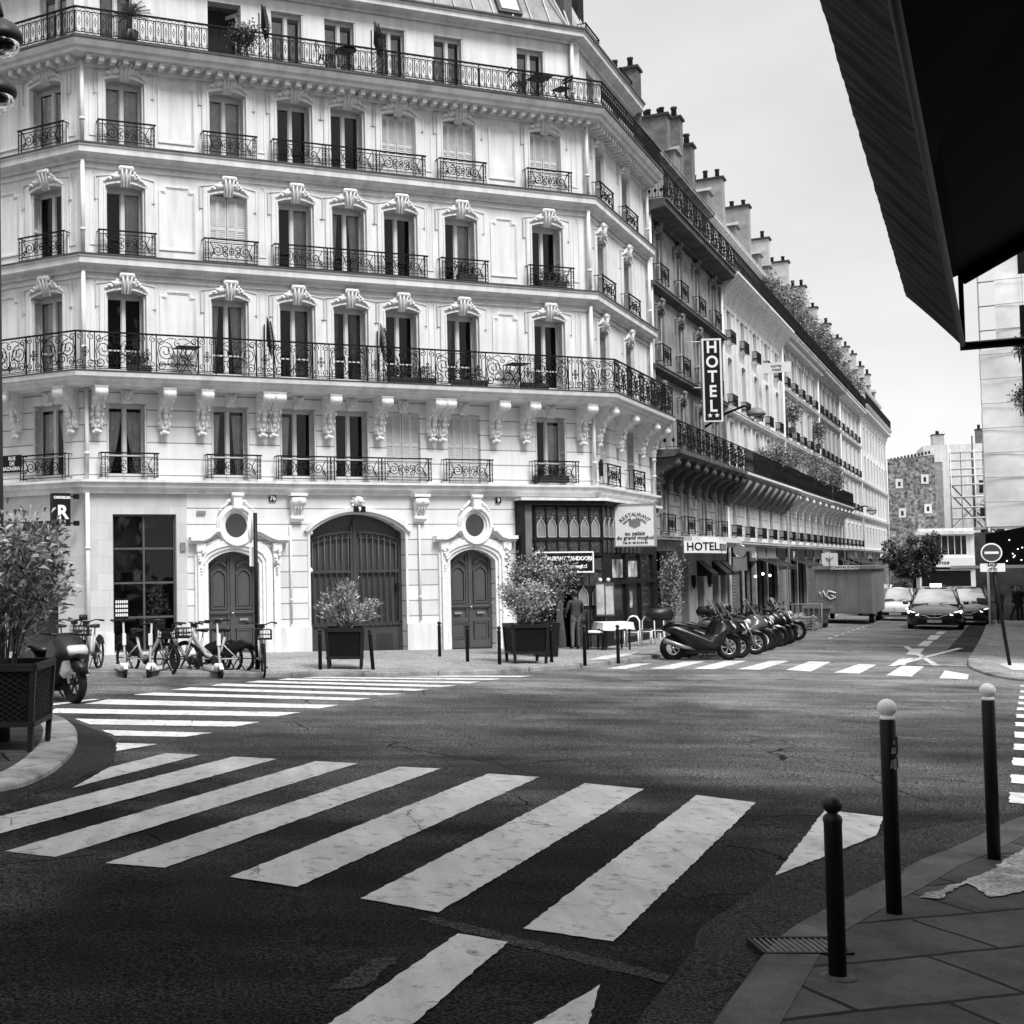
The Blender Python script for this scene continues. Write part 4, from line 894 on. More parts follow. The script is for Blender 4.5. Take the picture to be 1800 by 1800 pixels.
# portals with oculus
def portal(u0,dl,dr,uo,ul,ur,label,mirror=1):
    c=(dl+dr)/2; w=dr-dl; h=2.62; mb=MB(); W=w/2
    ap=arch_pts(-W,W,h-.3,.3,14); base=-.2
    inner=[(-W,base),(-W,h-.3)]+ap[1:-1]+[(W,h-.3),(W,base)]
    def o(d): return [(-W-d,base),(-W-d,h-.3+d*.5)]+[(p[0]*(1+d/W),p[1]+d) for p in ap[1:-1]]+[(W+d,h-.3+d*.5),(W+d,base)]
    ring(mb,inner,o(.08),0,-.04); ring(mb,o(.08),o(.16),0,-.09); ring(mb,o(.16),o(.3),0,-.13); ring(mb,o(.3),o(.36),0,-.07)
    # entablature: level at the ends, swept up to the oculus
    oc=uo-c; zo=3.29
    for s in (-1,1):
        xe=(ul-c) if s<0 else (ur-c); xi=oc+s*.5
        pts=[(xe,3.0),(xe-s*.32,3.0),(xe-s*.5,3.06),(xi+s*.1,3.22),(xi,3.23)]
        low=[(x,z-.1) for x,z in pts]
        if s<0: pts,low=pts,low
        ring(mb,low if s<0 else low[::-1],pts if s<0 else pts[::-1],0,-.24); 
        lo2=[(x,z-.17) for x,z in pts]; ring(mb,lo2 if s<0 else lo2[::-1],low if s<0 else low[::-1],0,-.14)
        # side pilaster, capital
        xp=xe-s*.3; mb.box(xp-.09,xp+.09,-.09,0,base,2.2); mb.box(xp-.12,xp+.12,-.16,0,2.62,2.83); mb.box(xp-.1,xp+.1,-.12,0,2.3,2.62)
        for i in range(5): mb.ball((xp+random.uniform(-.06,.06),-.15,2.66-i*.07),.05,6)
        for i in range(3): mb.ball((xp,-.13,2.2-i*.07),.045-.008*i,6)
        for i in range(10): t=i/9; mb.ball((xe-s*(.45+.4*t),-.04,2.72+.14*t+random.uniform(-.04,.04)),.04,5)
    # oculus ring
    n=28
    def cr(r): return [(oc+r*math.cos(2*PI*i/n),zo+r*math.sin(2*PI*i/n)*1.05) for i in range(n+1)]
    for a,b,y in ((.3,.36,-.06),(.36,.43,-.12),(.43,.5,-.17),(.5,.53,-.1)): ring(mb,cr(a),cr(b),0,y)
    mb.box(oc-.12,oc+.12,-.24,0,zo+.42,zo+.8); mb.tube([(oc-.16,-.2,zo+.78),(oc+.16,-.2,zo+.78)],.07,8); mb.tube([(oc-.13,-.22,zo+.45),(oc+.13,-.22,zo+.45)],.05,8)
    for s in (-1,1):
        for i in range(8): t=i/7; mb.ball((oc+s*(.2+.25*t),-.1,zo+.62-.22*t+random.uniform(-.02,.03)),.055-.02*t,6)
        mb.tube([(oc+s*.2,-.01,zo+.92),(oc+s*.13,-.01,zo+.72)],.01,4)
    P_=FM.put('portal_surround',mb,ORN,c,0)
    g=MB(); g.add([(oc,-.005,zo)]+[(oc+.305*math.cos(2*PI*i/n),-.005,zo+.32*math.sin(2*PI*i/n)) for i in range(n)],[(0,1+(i+1)%n,1+i) for i in range(n)])
    for f in g.f: f.reverse()
    FM.put('oculus_window',g,GLD,c,0)
    # double door
    dm=MB(); y=.2; dm.box(-W,W,y+.04,y+.08,-.2,2.62)
    for s in (-1,1):
        a,b=(-W+.02,-.012) if s<0 else (.012,W-.02); m_=(a+b)/2; hw=(b-a)/2
        dm.box(a,a+.09,y,y+.045,-.1,2.45); dm.box(b-.09,b,y,y+.045,-.1,2.45)
        for z0,z1 in ((-.1,.12),(.62,.72),(.98,1.1)): dm.box(a+.09,b-.09,y,y+.045,z0,z1)
        dm.box(a+.03,b-.03,y-.03,y,1.02,1.08)
        # raised panels, top ones with a curved head
        hh=[(-hw+.16,1.18)]+[(-hw+.16,2.0)]+[( -hw+.16+(2*hw-.32)*i/8,2.0+.13*math.sin(PI*i/8)) for i in range(1,8)]+[(hw-.16,2.0),(hw-.16,1.18),(-hw+.16,1.18)]
        oo=[(x*1.22,z+(.05 if z>1.5 else -.05)) for x,z in hh]
        ring(dm,[(x+m_,z) for x,z in hh],[(x+m_,z) for x,z in oo],y+.04,y-.015)
        h2=[(x*.86,1.59+(z-1.59)*.93) for x,z in hh]; dm.prism([(x+m_,z) for x,z in h2[:-1]],'y',y+.015,y+.04)
        o3=[(x+m_,z+.2) for x,z in oo[1:-2]]; i3=[(x+m_,z+.15) for x,z in oo[1:-2]]; ring(dm,i3,o3,y+.04,y-.035)
        dm.box(m_-hw+.17,m_+hw-.17,y+.01,y+.04,.18,.56); ring(dm,[(m_-hw+.17,.17),(m_-hw+.17,.57),(m_+hw-.17,.57),(m_+hw-.17,.17),(m_-hw+.17,.17)],[(m_-hw+.13,.13),(m_-hw+.13,.61),(m_+hw-.13,.61),(m_+hw-.13,.13),(m_-hw+.13,.13)],y+.04,y-.01)
    dm.box(-.035,.035,y-.03,y,-.1,2.5)
    d=FM.put('double_door',dm,DOOR,c,0); d['label']=label
    for s in (-1,1): lb=MB(); lb.box(s*W*.5-.13,s*W*.5+.1,y-.02,y+.03,.83,.89); obj('letter_slot',lb,CHROME,d)
    hb=MB(); hb.ball((.02,y-.06,1.02),.035,8); obj('door_knob',hb,CHROME,d)
    st=MB(); st.box(-W-.1,W+.1,-.12,.3,-.4,-.12 if dl<5 else -.22); FM.put('doorstep',st,STONEP,c,.0)
portal(0,3.2,4.6,3.97,2.69,5.38,'dark panelled double door under the left oculus')
portal(0,10.23,11.66,11.02,9.72,12.3,'dark panelled double door under the right oculus')
# carriage gate
gm=MB(); W=1.41; y=.25; c=7.46
ap=arch_pts(-W,W,3.1,.5,16); gm.prism([(-W,-.4),(-W,3.1)]+ap[1:-1]+[(W,3.1),(W,-.4)],'y',y+.05,y+.09)
for s in (-1,1):
    a,b=(-W,-.02) if s<0 else (.02,W)
    gm.box(a+.02,a+.1,y,y+.05,-.3,2.95); gm.box(b-.1,b,y,y+.05,-.3,3.3)
    gm.box(a+.1,b-.1,y,y+.05,-.3,-.22); gm.box(a+.1,b-.1,y-.01,y+.05,.58,.68); gm.box(a+.1,b-.1,y-.03,y+.05,2.02,2.1); gm.box(a+.1,b-.1,y+.02,y+.05,-.22,.58)
    for i in range(7):
        x=a+.17+(b-a-.34)*i/6; zt=2.72+.34*math.sqrt(max(0,1-(x/W)**2)); gm.tube([(x,y-.02,.7),(x,y-.02,zt)],.017,5)
        for zz in (.66,): gm.tube([(x+.09+.06*math.cos(q),y-.02,zz-.0+.06*math.sin(q)) for q in [2*PI*k/8 for k in range(8)]],.012,4,closed=True)
    pts=[(a+.1+(b-a-.2)*i/10,y-.02,2.76+.36*math.sqrt(max(0,1-((a+.1+(b-a-.2)*i/10)/W)**2))) for i in range(11)]
    gm.tube(pts,.03,4); gm.tube([(p[0],p[1],p[2]-.14) for p in pts],.016,4)
    for i in range(10): p=pts[i]; q=pts[i+1]; gm.tube([(p[0],p[1],p[2]-.14),((p[0]+q[0])/2,p[1],(p[2]+q[2])/2-.02),(q[0],q[1],q[2]-.14)],.014,4)
    for i in range(12): z=-.1+i*.05; gm.box(W*.45,W*.8,y+.005,y+.02,z,z+.02) if s>0 and i<10 else None
gm.box(-.04,.04,y-.02,y+.05,-.3,3.5)
g=FM.put('carriage_gate',gm,GATE,c,0); hb=MB(); hb.box(W-.2,W-.1,y-.05,y,1.5,1.72); obj('lock_case',hb,BLACK,g)
am=MB()
inner=[(-W,-.3),(-W,3.1)]+ap[1:-1]+[(W,3.1),(W,-.3)]
def og(d): return [(-W-d,-.3),(-W-d,3.1+d*.3)]+[(p[0]*(1+d/W),p[1]+d) for p in ap[1:-1]]+[(W+d,3.1+d*.3),(W+d,-.3)]
ring(am,inner,og(.07),0,-.03); ring(am,[q for q in og(.07)][1:-1],[q for q in og(.17)][1:-1],0,-.1); FM.put('gate_arch_moulding',am,STONEP,c,0)
for cam_z in ((-W+.05,3.2),(-W+.03,2.2)):
    cb=MB(); cb.ball((cam_z[0],.05,cam_z[1]-.1),.07,8); cb.box(cam_z[0]-.04,cam_z[0]+.02,.05,.2,cam_z[1]-.08,cam_z[1]-.02); FM.put('security_camera',cb,WHITE,c,0)
ct=MB(); ct.ball((0,-.04,3.93),.15,10,sz=1.05); ct.ball((0,-.15,3.95),.08,8); 
for i in range(12): ct.ball((.17*math.cos(i*PI/6),-.03,3.93+.19*math.sin(i*PI/6)),.045,6)
FM.put('cartouche',ct,ORN,7.46,0)
def console_mb():
    mb=MB(); pr=[(0,.62),(-.2,.62),(-.26,.55),(-.27,.44),(-.2,.36),(-.13,.3),(-.11,.15),(-.15,.05),(-.12,-.02),(0,-.04)]
    mb.prism(pr,'x',-.15,.15); mb.tube([(-.19,-.17,.5),(.19,-.17,.5)],.12,10); mb.tube([(-.17,-.09,.06),(.17,-.09,.06)],.07,8); mb.box(-.24,.24,-.27,0,.64,.72)
    for x in (-.08,0,.08): mb.tube([(x,-.22,.36),(x,-.15,.28),(x,-.13,.12)],.022,5)
    mb.ball((0,-.26,.52),.07,7); return mb
cm=console_mb().mesh('console_bracket',ORN)
for u in (5.66,9.3): FM.put('console_bracket',cm,None,u,3.42)
dmk=MB(); dmk.tube([(8.6,-.05,.25),(8.6,-.03,.25)],.07,12); 
# number plates and small plaques
def plate(F,u,z,w,h,txt,size,d=.03,name='number_plate',bgm=None,fgm=None,bold=.004):
    mb=MB(); mb.box(-w/2,w/2,-.015,0,-h/2,h/2); o=F.put(name,mb,bgm or BLACK,u,z,d)
    if txt: t=text_mb(txt,size,.003,bold=bold); obj('lettering',t.mesh('lettering',fgm or WHITE),None,o,(0,-.02,0))
    return o
plate(FM,5.0,4.0,.2,.16,'76',.17); plate(FM,11.8,3.99,.17,.16,'9',.18); plate(FM,7.46,3.72,.34,.16,'9',.17,.13); plate(FM,3.03,3.62,.24,.09,'',.1,bgm=MIDG); plate(FM,2.53,2.75,.14,.22,'',.1,bgm=MIDG,name='brass_plaque')
# street name plate on the left face
plate(FL,LLEN-2.3,4.95,.62,.44,'RUE\nDE\nMAZAGRAN',.13,.04,'street_name_plate')
plate(FS,.75,5.0,.3,.5,'',.1,.04,'street_name_plate')
# fan shaped divider spikes on the balconies
def fan_mb(h=1.5):
    mb=MB(); mb.tube([(0,-.7,0),(0,-.7,.9)],.02,4); mb.tube([(0,-.7,.9),(0,-.5,h)],.018,4); mb.tube([(0,-.05,0),(0,-.05,h)],.02,4)
    for i in range(14): t=i/13; a=R(20+62*t); mb.tube([(0,-.5+.3*t,.55+.5*t),(0,-.5+.3*t-.42*math.cos(a),.62+.55*t+.5*math.sin(a))],.011,4)
    for i in range(6): z=.1+i*.14; mb.tube([(0,-.05,z),(0,-.7,z)],.008,4)
    return mb
fm_=fan_mb().mesh('balcony_divider',IRON)
for F,u,z in ((FM,4.83,7.08),(FM,8.12,7.08),(FM,4.8,15.4),(FM,8.1,15.4)): F.put('balcony_divider',fm_,None,u,z,0)
# restaurant shopfront (part of the building)
rs=MB(); 
def panel_carved(mb,x0,x1,z0,z1,y,m=1): mb.box(x0,x1,y,y+.02,z0,z1,m)
def gothic(mb,xc,w,z0,h,y,mf=2,mp=3):
    pts=[(xc-w/2,z0),(xc-w/2,z0+h*.62),(xc-w*.3,z0+h*.83),(xc,z0+h),(xc+w*.3,z0+h*.83),(xc+w/2,z0+h*.62),(xc+w/2,z0)]
    mb.prism(pts,'y',y-.004,y,mp)
    for a,b in zip(pts,pts[1:]+pts[:1]): mb.tube([(a[0],y-.02,a[1]),(b[0],y-.02,b[1])],.014,4,m=mf)
    mb.ball((xc,y-.03,z0+h+.02),.03,6,m=mf)
BEAD=mat('beaded_trim',.4,.6,.5,60)
x0,x1=12.35,15.14
rs.box(x0,x0+.14,-.3,0,-.7,4.05,0); rs.box(x0+.14,x0+.42,-.2,0,-.7,3.85,4); rs.box(x0+.42,x1-.05,-.2,-.0,2.2,3.95,0); rs.box(x0-.05,x1+.1,-.42,0,3.98,4.06,5); rs.box(x0,x1,-.34,0,3.85,3.98,0)
n=6; W6_=(x1-.1-(x0+.5))/n
for i in range(n):
    a=x0+.5+i*W6_; panel_carved(rs,a+.05,a+W6_-.03,3.35,3.8,-.215); panel_carved(rs,a+.03,a+W6_-.03,2.95,3.35,-.215); gothic(rs,a+W6_/2+.01,W6_*.72,2.95,.52,-.22); panel_carved(rs,a+.05,a+W6_-.03,2.5,2.86,-.215); rs.box(a-.02,a+.025,-.24,-.2,2.45,3.85,0)
rs.box(x0+.42,x1,-.26,-.2,2.86,2.93,0); rs.box(x0+.42,x1,-.26,-.2,2.4,2.46,0)
# pier to the right of the entrance
rs.box(14.15,15.13,-.2,.1,-.8,2.4,0)
for (a,b) in ((14.2,14.6),(14.66,15.06)):
    panel_carved(rs,a,b,2.0,2.35,-.215); panel_carved(rs,a,b,1.55,1.95,-.215); gothic(rs,(a+b)/2,.3,1.0,.5,-.22); panel_carved(rs,a,b,.55,.9,-.215); panel_carved(rs,a,b,-.3,.5,-.215)
    rs.box(a,b,-.24,-.2,1.96,1.99,0); rs.box(a,b,-.24,-.2,.92,.97,0); rs.box(a,b,-.24,-.2,.5,.54,0)
RESTM=[DARKW,DARKW2,BEAD,PANE2,mat('grey_post',.16,.5,.1,4),STONEP]
FM.put('restaurant_shopfront',rs,RESTM,0,0)
rb=MB(); rb.quad((12.4,.8,-1),(15,.8,-1),(15,.8,4.1),(12.4,.8,4.1)); rb.quad((12.75,.1,-.8),(12.75,.8,-.8),(12.75,.8,2.4),(12.75,.1,2.4)); FM.put('entrance_recess',rb,ROOM)
cu=MB(); cv=[]; k=26
for r_ in range(5):
    z=(2.3,1.6,.75,.1,-.32)[r_]; wd=(.34,.36,.2,.36,.4)[r_]
    for i in range(k+1): cv.append((13.72-wd/2+wd*i/k,-.05+.035*math.sin(i*1.6),z))
cu.add(cv,[(r_*(k+1)+i,r_*(k+1)+i+1,(r_+1)*(k+1)+i+1,(r_+1)*(k+1)+i) for r_ in range(4) for i in range(k)],0,True); FM.put('entrance_curtain',cu,CLOTHG)
# street side of the shopfront
r2=MB(); r2.box(0,6.7,-.2,0,2.45,3.95,0); r2.box(-.1,6.8,-.42,0,3.98,4.06,5); r2.box(0,6.7,-.3,0,3.85,3.98,0)
for i in range(9):
    a=.05+i*.5; panel_carved(r2,a,a+.44,3.35,3.8,-.215); gothic(r2,a+.23,.34,2.95,.52,-.22); panel_carved(r2,a,a+.44,2.5,2.86,-.215); r2.box(a-.05,a-.01,-.24,-.2,2.45,3.85,0)
r2.box(0,1.0,-.2,.1,-1,2.45,0); r2.box(6.3,6.7,-.2,.1,-1,2.45,0); r2.box(1.0,6.3,-.2,-.14,1.55,1.68,0); r2.box(1,6.3,-.2,.0,-1,-.1,0); 
for x in (1.0,2.7,2.85,4.5,6.2): r2.box(x,x+.12,-.19,-.1,-.1,2.45,0)
FS.put('restaurant_shopfront',r2,RESTM,0,0); p=MB(); p.quad((1,-.12,-.1),(6.3,-.12,-.1),(6.3,-.12,2.45),(1,-.12,2.45)); FS.put('shop_pane',p,GLD)
for x,z,w_,h_ in ((1.3,1.75,1.2,.55),(3.1,1.75,1.2,.5),(3.3,.8,.3,.5)): p=MB(); p.box(x,x+w_,-.135,-.13,z,z+h_); FS.put('window_poster',p,mat('poster_grey',.4,.6,.9,3))
# ================================================================== buildings down the street
PERP=Vector((US.y,-US.x))
def simplewin_mb(w,h,rec=.22):
    mb=MB(); mb.quad((-w/2,rec+.05,0),(w/2,rec+.05,0),(w/2,rec+.05,h),(-w/2,rec+.05,h),1)
    for a,b in ((-w/2,-w/2+.06),(-.05,.05),(w/2-.06,w/2)): mb.box(a,b,rec,rec+.05,0,h,0)
    for z in (0,h*.3,h-.1): mb.box(-w/2+.06,-.05,rec+.003,rec+.047,z,z+.08,0); mb.box(.05,w/2-.06,rec+.003,rec+.047,z,z+.08,0)
    return mb
DPANE=mat('dim_pane',.03,.1,.6,.8,spec=.7)
def blackrail(F,name,L_,u,z,d,h=.95,e=(1,1),ret=.5,kind='bars',m=None): return F.put(name,raillong_mb(L_,h,e,ret,kind),m or IRON,u,z,d)
def street_building(name,U,O,u0,Lg,label,stone,stonea,rows,ncol,ztop,zatt,near=False,mez=None,slab=None,top='slab',chim=(),roofm=ZINC,shops=True,ww=1.0,bands=(),rails='bars',orn=ORN,inner_depth=9,groundz=3.1,slabm=None,smooth_ground=None,basez=None,corb=0,attic_cols=None,wallshade=None,sh=1):
    O=Vector(O); p0=O+U*u0; root=empty(name,(p0.x,p0.y,G(*p0)),0,label,'building'); F=Fac(root,p0,U)
    gz=min(G(*p0),G(*(p0+U*Lg)))-.3
    cols=[Lg*(i+.5)/ncol for i in range(ncol)]
    op=[(c-ww/2,c+ww/2,zb,zt,.08) for c in cols for zb,zt in rows]
    lo=[o for o in op if o[3]<(slab[0] if slab else 6)]; hi=[o for o in op if o not in lo]; zs=(slab[0] if slab else 5.6)
    F.put('lower_wall',wall_mb(0,Lg,groundz,zs,lo,.3),stonea); F.put('upper_wall',wall_mb(0,Lg,zs,ztop,hi,.3),stone)
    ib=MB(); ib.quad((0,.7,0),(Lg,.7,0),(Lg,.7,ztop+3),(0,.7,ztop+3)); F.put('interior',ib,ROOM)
    for c in cols:
        for i,(zb,zt) in enumerate(rows):
            h=zt-zb
            if near: window(F,c,zb,ww,h,.08,'glass',random.choice([None,None,'full','sides','left']),(0,1)); 
            else: F.put('window',cached(('sw',ww,h),lambda:simplewin_mb(ww,h),'window',[TIMBERW,DPANE]),None,c,zb)
            F.put('window_surround',cached(('su2',ww,h,stone.name),lambda:surround_mb(ww,h,.08,.13,near,-.06),'window_surround',stone),None,c,zb)
            if near and zb>6: F.put('keystone',cached(('ks2',orn.name),lambda:keystone_mb(),'keystone',orn),None,c,zt+.05)
            if rails and not(slab and abs(zb-slab[1])<.3):
                F.put('balconet_railing',cached(('rs',ww+.3,.62),lambda:railsmall_mb(ww+.3),'balconet_railing',IRON) if near else cached(('rb',ww+.25),lambda:raillong_mb(ww+.25,.5,(1,1),.24,'bars'),'balconet_railing',IRON),None,c if near else c-(ww+.25)/2,zb+.02,.26)
    path=[F.w(0),F.w(Lg)]
    if not near:
        pq=MB(); 
        for k in range(ncol+1): x=min(max(Lg*k/ncol,.2),Lg-.2); pq.box(x-.16,x+.16,-.09,0,6.05,ztop-.5); pq.box(x-.2,x+.2,-.15,0,ztop-.95,ztop-.6)
        F.put('pilasters',pq,stone); F.put('downpipe',cached('fp',lambda:MB().tube([(0,0,0),(0,0,ztop-.6)],.07,6),'dp',PIPE),None,Lg-.35,0,.2)
    gm_=stonea if not slabm else slabm
    course(root,'ground_cornice',path,cornice_prof(groundz-.22,groundz,.3),stonea)
    for z in bands: course(root,'string_course',path,cornice_prof(z-.24,z,.3),slabm or stone)
    if slab:
        z0,z1,pj=slab; course(root,'balcony_slab',path,[(0,z0),(pj*.8,z0+.04),(pj*.9,z0+.12),(pj,z0+.14),(pj,z1-.03),(0,z1)],slabm or stone)
        blackrail(F,'balcony_railing',Lg-.1,.05,z1,pj-.08,.95,(1,1),pj-.1,'scroll' if near else 'bars')
        nb=int(Lg/(1.6 if corb==0 else corb))
        for i in range(nb+1):
            nb and F.put("corbel",cached(('cb',(slabm or stone).name,pj),lambda:corbel_mb(1.15,pj*.85,.3),'corbel',slabm or orn),None,.3+(Lg-.6)*i/nb,z0)
    # top cornice with running balcony
    z=ztop
    if top=='slab': course(root,'top_cornice',path,cornice_prof(z-.45,z+.02,.75),slabm or stone)
    elif top=='cove':
        course(root,'top_cove',path,[(-.02,z-1.3),(.05,z-1.3),(.12,z-1.0),(.3,z-.6),(.6,z-.25),(.78,z-.1),(.82,z-.08),(.82,z+.02),(0,z+.03)],stone)
        mb=MB(); n=int(Lg/.33)
        for i in range(n): x=.1+(Lg-.2)*i/(n-1); mb.prism([(-.1,z-1.15),(-.32,z-.62),(-.62,z-.28),(-.74,z-.12),(-.3,z-.12)],'x',x-.035,x+.035)
        F.put('cove_ribs',mb,stone)
    elif top=='dentil':
        course(root,'top_cornice',path,cornice_prof(z-.3,z+.02,.75),stone); mb=MB(); n=int(Lg/.35)
        for i in range(n): x=.1+(Lg-.2)*i/(n-1); mb.box(x-.08,x+.08,-.5,0,z-.5,z-.3)
        F.put('dentil_course',mb,stone)
    elif top=='brackets':
        course(root,'top_cornice',path,cornice_prof(z-.3,z+.02,.8),stone)
        for i in range(ncol*2): F.put('bracket',cached(('br',stone.name),lambda:corbel_mb(.8,.6,.25),'bracket',stone),None,.3+(Lg-.6)*i/(ncol*2-1),z-.28)
    blackrail(F,'top_balcony_railing',Lg-.1,.05,z+.02,.66,.95 if not near else .95,(1,1),.6,'scroll' if near else 'bars')
    # attic storey set back, mansard, chimneys
    ac=attic_cols or cols
    mb=wall_mb(0,Lg,z,zatt,[(c-.45,c+.45,z+.1,z+1.75,0) for c in ac],.25); F.put('attic_wall',mb,stone,0,0,-.35)
    for c in ac: F.put('window',cached(('sw',.9,1.65),lambda:simplewin_mb(.9,1.65),'window',[TIMBERW,DPANE]),None,c,z+.1,-.35)
    course(root,'eaves_cornice',[F.w(0,-.35),F.w(Lg,-.35)],cornice_prof(zatt-.05,zatt+.2,.3),stone)
    mansard(root,[F.w(0,-.35),F.w(Lg,-.35)],zatt+.2,zatt+1.9,1.0,roofm,step=.7 if near else 1.2,rise=.9)
    for c in ac[::2]:
        d_=MB(); d_.box(-.5,.5,0,1.,0,1.25); d_.prism([(-.62,1.25),(.62,1.25),(0,1.55)],'y',-.1,1.,); d_.quad((-.38,-.004,.2),(.38,-.004,.2),(.38,-.004,1.15),(-.38,-.004,1.15),1); F.put('dormer',d_,[ZINC,DPANE],c,zatt+.3,-.55)
    ro=root.location
    for uu in (0.01,Lg-.01):
        sd=MB(); a=F.w(uu,0);b=F.w(uu,-inner_depth); sd.add([(q.x-ro.x,q.y-ro.y,zz-ro.z) for q,zz in ((a,gz),(b,gz),(b,zatt+2.9),(F.w(uu,-3.6),zatt+2.9),(F.w(uu,-1.35),zatt+1.9),(F.w(uu,-.4),zatt),(F.w(uu,-.36),z),(a,z))],[tuple(range(8))])
        obj('party_wall',sd,RENDERL if stone is not STONED else RENDER,root)
    for i,(u,b0,b1,zt,m,pots) in enumerate(chim):
        F.put('chimney',chimney_mb(.6,b1-b0,zt-zatt,pots,i+3),[m,TERRA],u-.6,zatt,-b1 if False else -b0)
    return root,F,cols,gz
def pots_chim(*a): return a
Z=14.55
# --- the sooty hotel building
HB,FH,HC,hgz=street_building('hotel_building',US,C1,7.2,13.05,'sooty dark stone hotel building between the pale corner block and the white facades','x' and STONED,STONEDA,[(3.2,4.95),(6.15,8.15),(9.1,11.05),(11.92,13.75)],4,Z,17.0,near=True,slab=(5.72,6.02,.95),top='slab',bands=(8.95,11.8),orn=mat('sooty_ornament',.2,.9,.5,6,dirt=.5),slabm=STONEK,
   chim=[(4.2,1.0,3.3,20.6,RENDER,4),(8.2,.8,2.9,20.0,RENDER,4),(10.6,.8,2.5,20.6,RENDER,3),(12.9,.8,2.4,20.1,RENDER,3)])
gw=wall_mb(0,13.05,hgz,3.0,[(.1,3.0,hgz,2.6,0),(4.0,5.3,hgz,2.3,.3),(6.9,8.1,hgz,2.3,.3),(9.8,11.0,hgz,2.3,.3),(11.5,12.6,hgz,2.3,.3)],.5)
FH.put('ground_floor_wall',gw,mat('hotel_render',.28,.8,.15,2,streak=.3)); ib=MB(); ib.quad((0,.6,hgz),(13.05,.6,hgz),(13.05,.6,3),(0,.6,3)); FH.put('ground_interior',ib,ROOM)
# rounded white ledge above the hotel front and the sign board
lg=MB(); pts=[(3.4,0),(3.4,-.55)]+[(8.2-4.4*math.cos(PI*i/14),-.55-.5*math.sin(PI*i/14)) for i in range(1,14)]+[(12.8,-.55),(12.8,0)]
lg.prism(pts,'z',2.93,3.12); lg.prism([(x,y*.85) for x,y in pts],'z',2.8,2.93); FH.put('entrance_ledge',lg,STONEP)
def atSS(u,d): return C1+US*u+PERP*d
def sign_board(name,loc,rz,w,h,txt,size,label,cat='sign',bg=WHITE2,fg=BLACK,th=.12,frame=None,bold=.006,lines=None,two=False,group=None):
    o=empty(name,loc,rz,label,cat,group); mb=MB(); mb.box(-w/2,w/2,0,th,-h/2,h/2); obj('board',mb,bg,o)
    if frame:
        f=MB(); t=.04
        for a,b,c,d in ((-w/2-t,w/2+t,h/2,h/2+t),(-w/2-t,w/2+t,-h/2-t,-h/2),(-w/2-t,-w/2,-h/2,h/2),(w/2,w/2+t,-h/2,h/2)): f.box(a,b,-.02,th+.02,c,d)
        obj('frame',f,frame,o)
    for (s,x,z,sz) in (lines or ([(txt,0,0,size)] if txt else [])):
        t=text_mb(s,sz,.004,bold=bold); me=t.mesh('lettering',fg); obj('lettering',me,None,o,(x,-.006,z))
        if two: obj('lettering',me,None,o,(x,th+.006,z),PI)
    return o
sb=atSS(9.5,1.1); sign_board('hotel_sign_board',(sb.x,sb.y,2.72),FH.a-R(48),1.35,.42,'HOTEL',.5,'white board reading HOTEL in black over the hotel entrance','sign',lines=[('HOTEL',.05,0,.4)],th=.12)
sb=atSS(12.6,1.05); sign_board('hotel_side_board',(sb.x,sb.y,2.72),FH.a+R(0),3.6,.42,'',.5,'white return of the hotel board with crowded dark capitals','sign',lines=[('HOTEL BON SEJOUR',0,0,.36)],th=.2)
for u in (6.9,9.8,11.5):   # small black half shades over the arched windows
    a=MB(); a.add([(0,0,2.25),(1.25,0,2.25),(1.25,-.55,1.75),(0,-.55,1.75),(0,-.55,1.65),(1.25,-.55,1.65),(0,0,1.65),(1.25,0,1.65)],[(0,1,2,3),(3,2,5,4),(0,3,4,6),(1,7,5,2)]); FH.put('window_awning',a,BLACK,u)
for u in (5.9,8.9): w_=MB(); w_.box(-.07,.07,-.16,0,1.3,1.7); w_.ball((0,-.08,1.25),.06,6); FH.put('wall_lantern',w_,BLACK,u)
st=MB(); st.tube([(0,0,0),(0,0,5.4)],.06,8); FH.put('downpipe',st,PIPE,13.0,hgz,.12); st=MB(); st.tube([(0,0,6.2),(0,0,14)],.055,8); FH.put('downpipe',st,PIPE,13.0,0,.12); FH.put('downpipe',cached('hp',lambda:MB().tube([(0,0,6.2),(0,0,14.1)],.06,8),'dp',PIPE),None,.15,0,.12)
# --- following buildings
rowsP=[(3.25,5.05),(6.1,8.4),(8.95,11.15),(11.75,13.65)]
B2,F2,c2,g2=street_building('apartment_building',US,C1,20.25,16.9,'white stone apartment building with a deep ribbed cove cornice next to the sooty hotel',STONEP,STONEPA,rowsP,5,Z,17.0,slab=(5.75,6.02,.95),top='cove',bands=(8.8,),slabm=None,chim=[(6.2,.7,3.4,20.3,mat('chimney_mid',.3,.9,.25,2,dirt=.3),5),(13.4,.7,3.0,20.7,mat('chimney_mid'),4)],corb=50)
B3,F3,c3,g3=street_building('apartment_building',US,C1,37.15,15.3,'white apartment building with a dentilled cornice and heavily planted roof terrace',mat('stone_cream',.64,.85,.1,1.5,streak=.35),STONEPA,rowsP,5,Z,17.0,slab=(5.75,6.02,.9),top='dentil',bands=(8.8,11.6),chim=[(3.,.7,2.9,20.4,RENDERL,3),(10.5,.7,2.6,20.6,RENDERL,3)],corb=3)
B4,F4,c4,g4=street_building('apartment_building',US,C1,52.45,12.5,'white apartment building with big rounded corbels halfway down the row',mat('stone_greyed',.5,.85,.15,1.5,streak=.35),STONEPA,rowsP,5,Z,17.0,slab=(5.75,6.02,.95),top='slab',bands=(8.8,11.6),chim=[(3.0,.7,2.8,20.5,RENDERL,4),(9,.7,2.4,20.1,RENDERL,3)],corb=2.2)
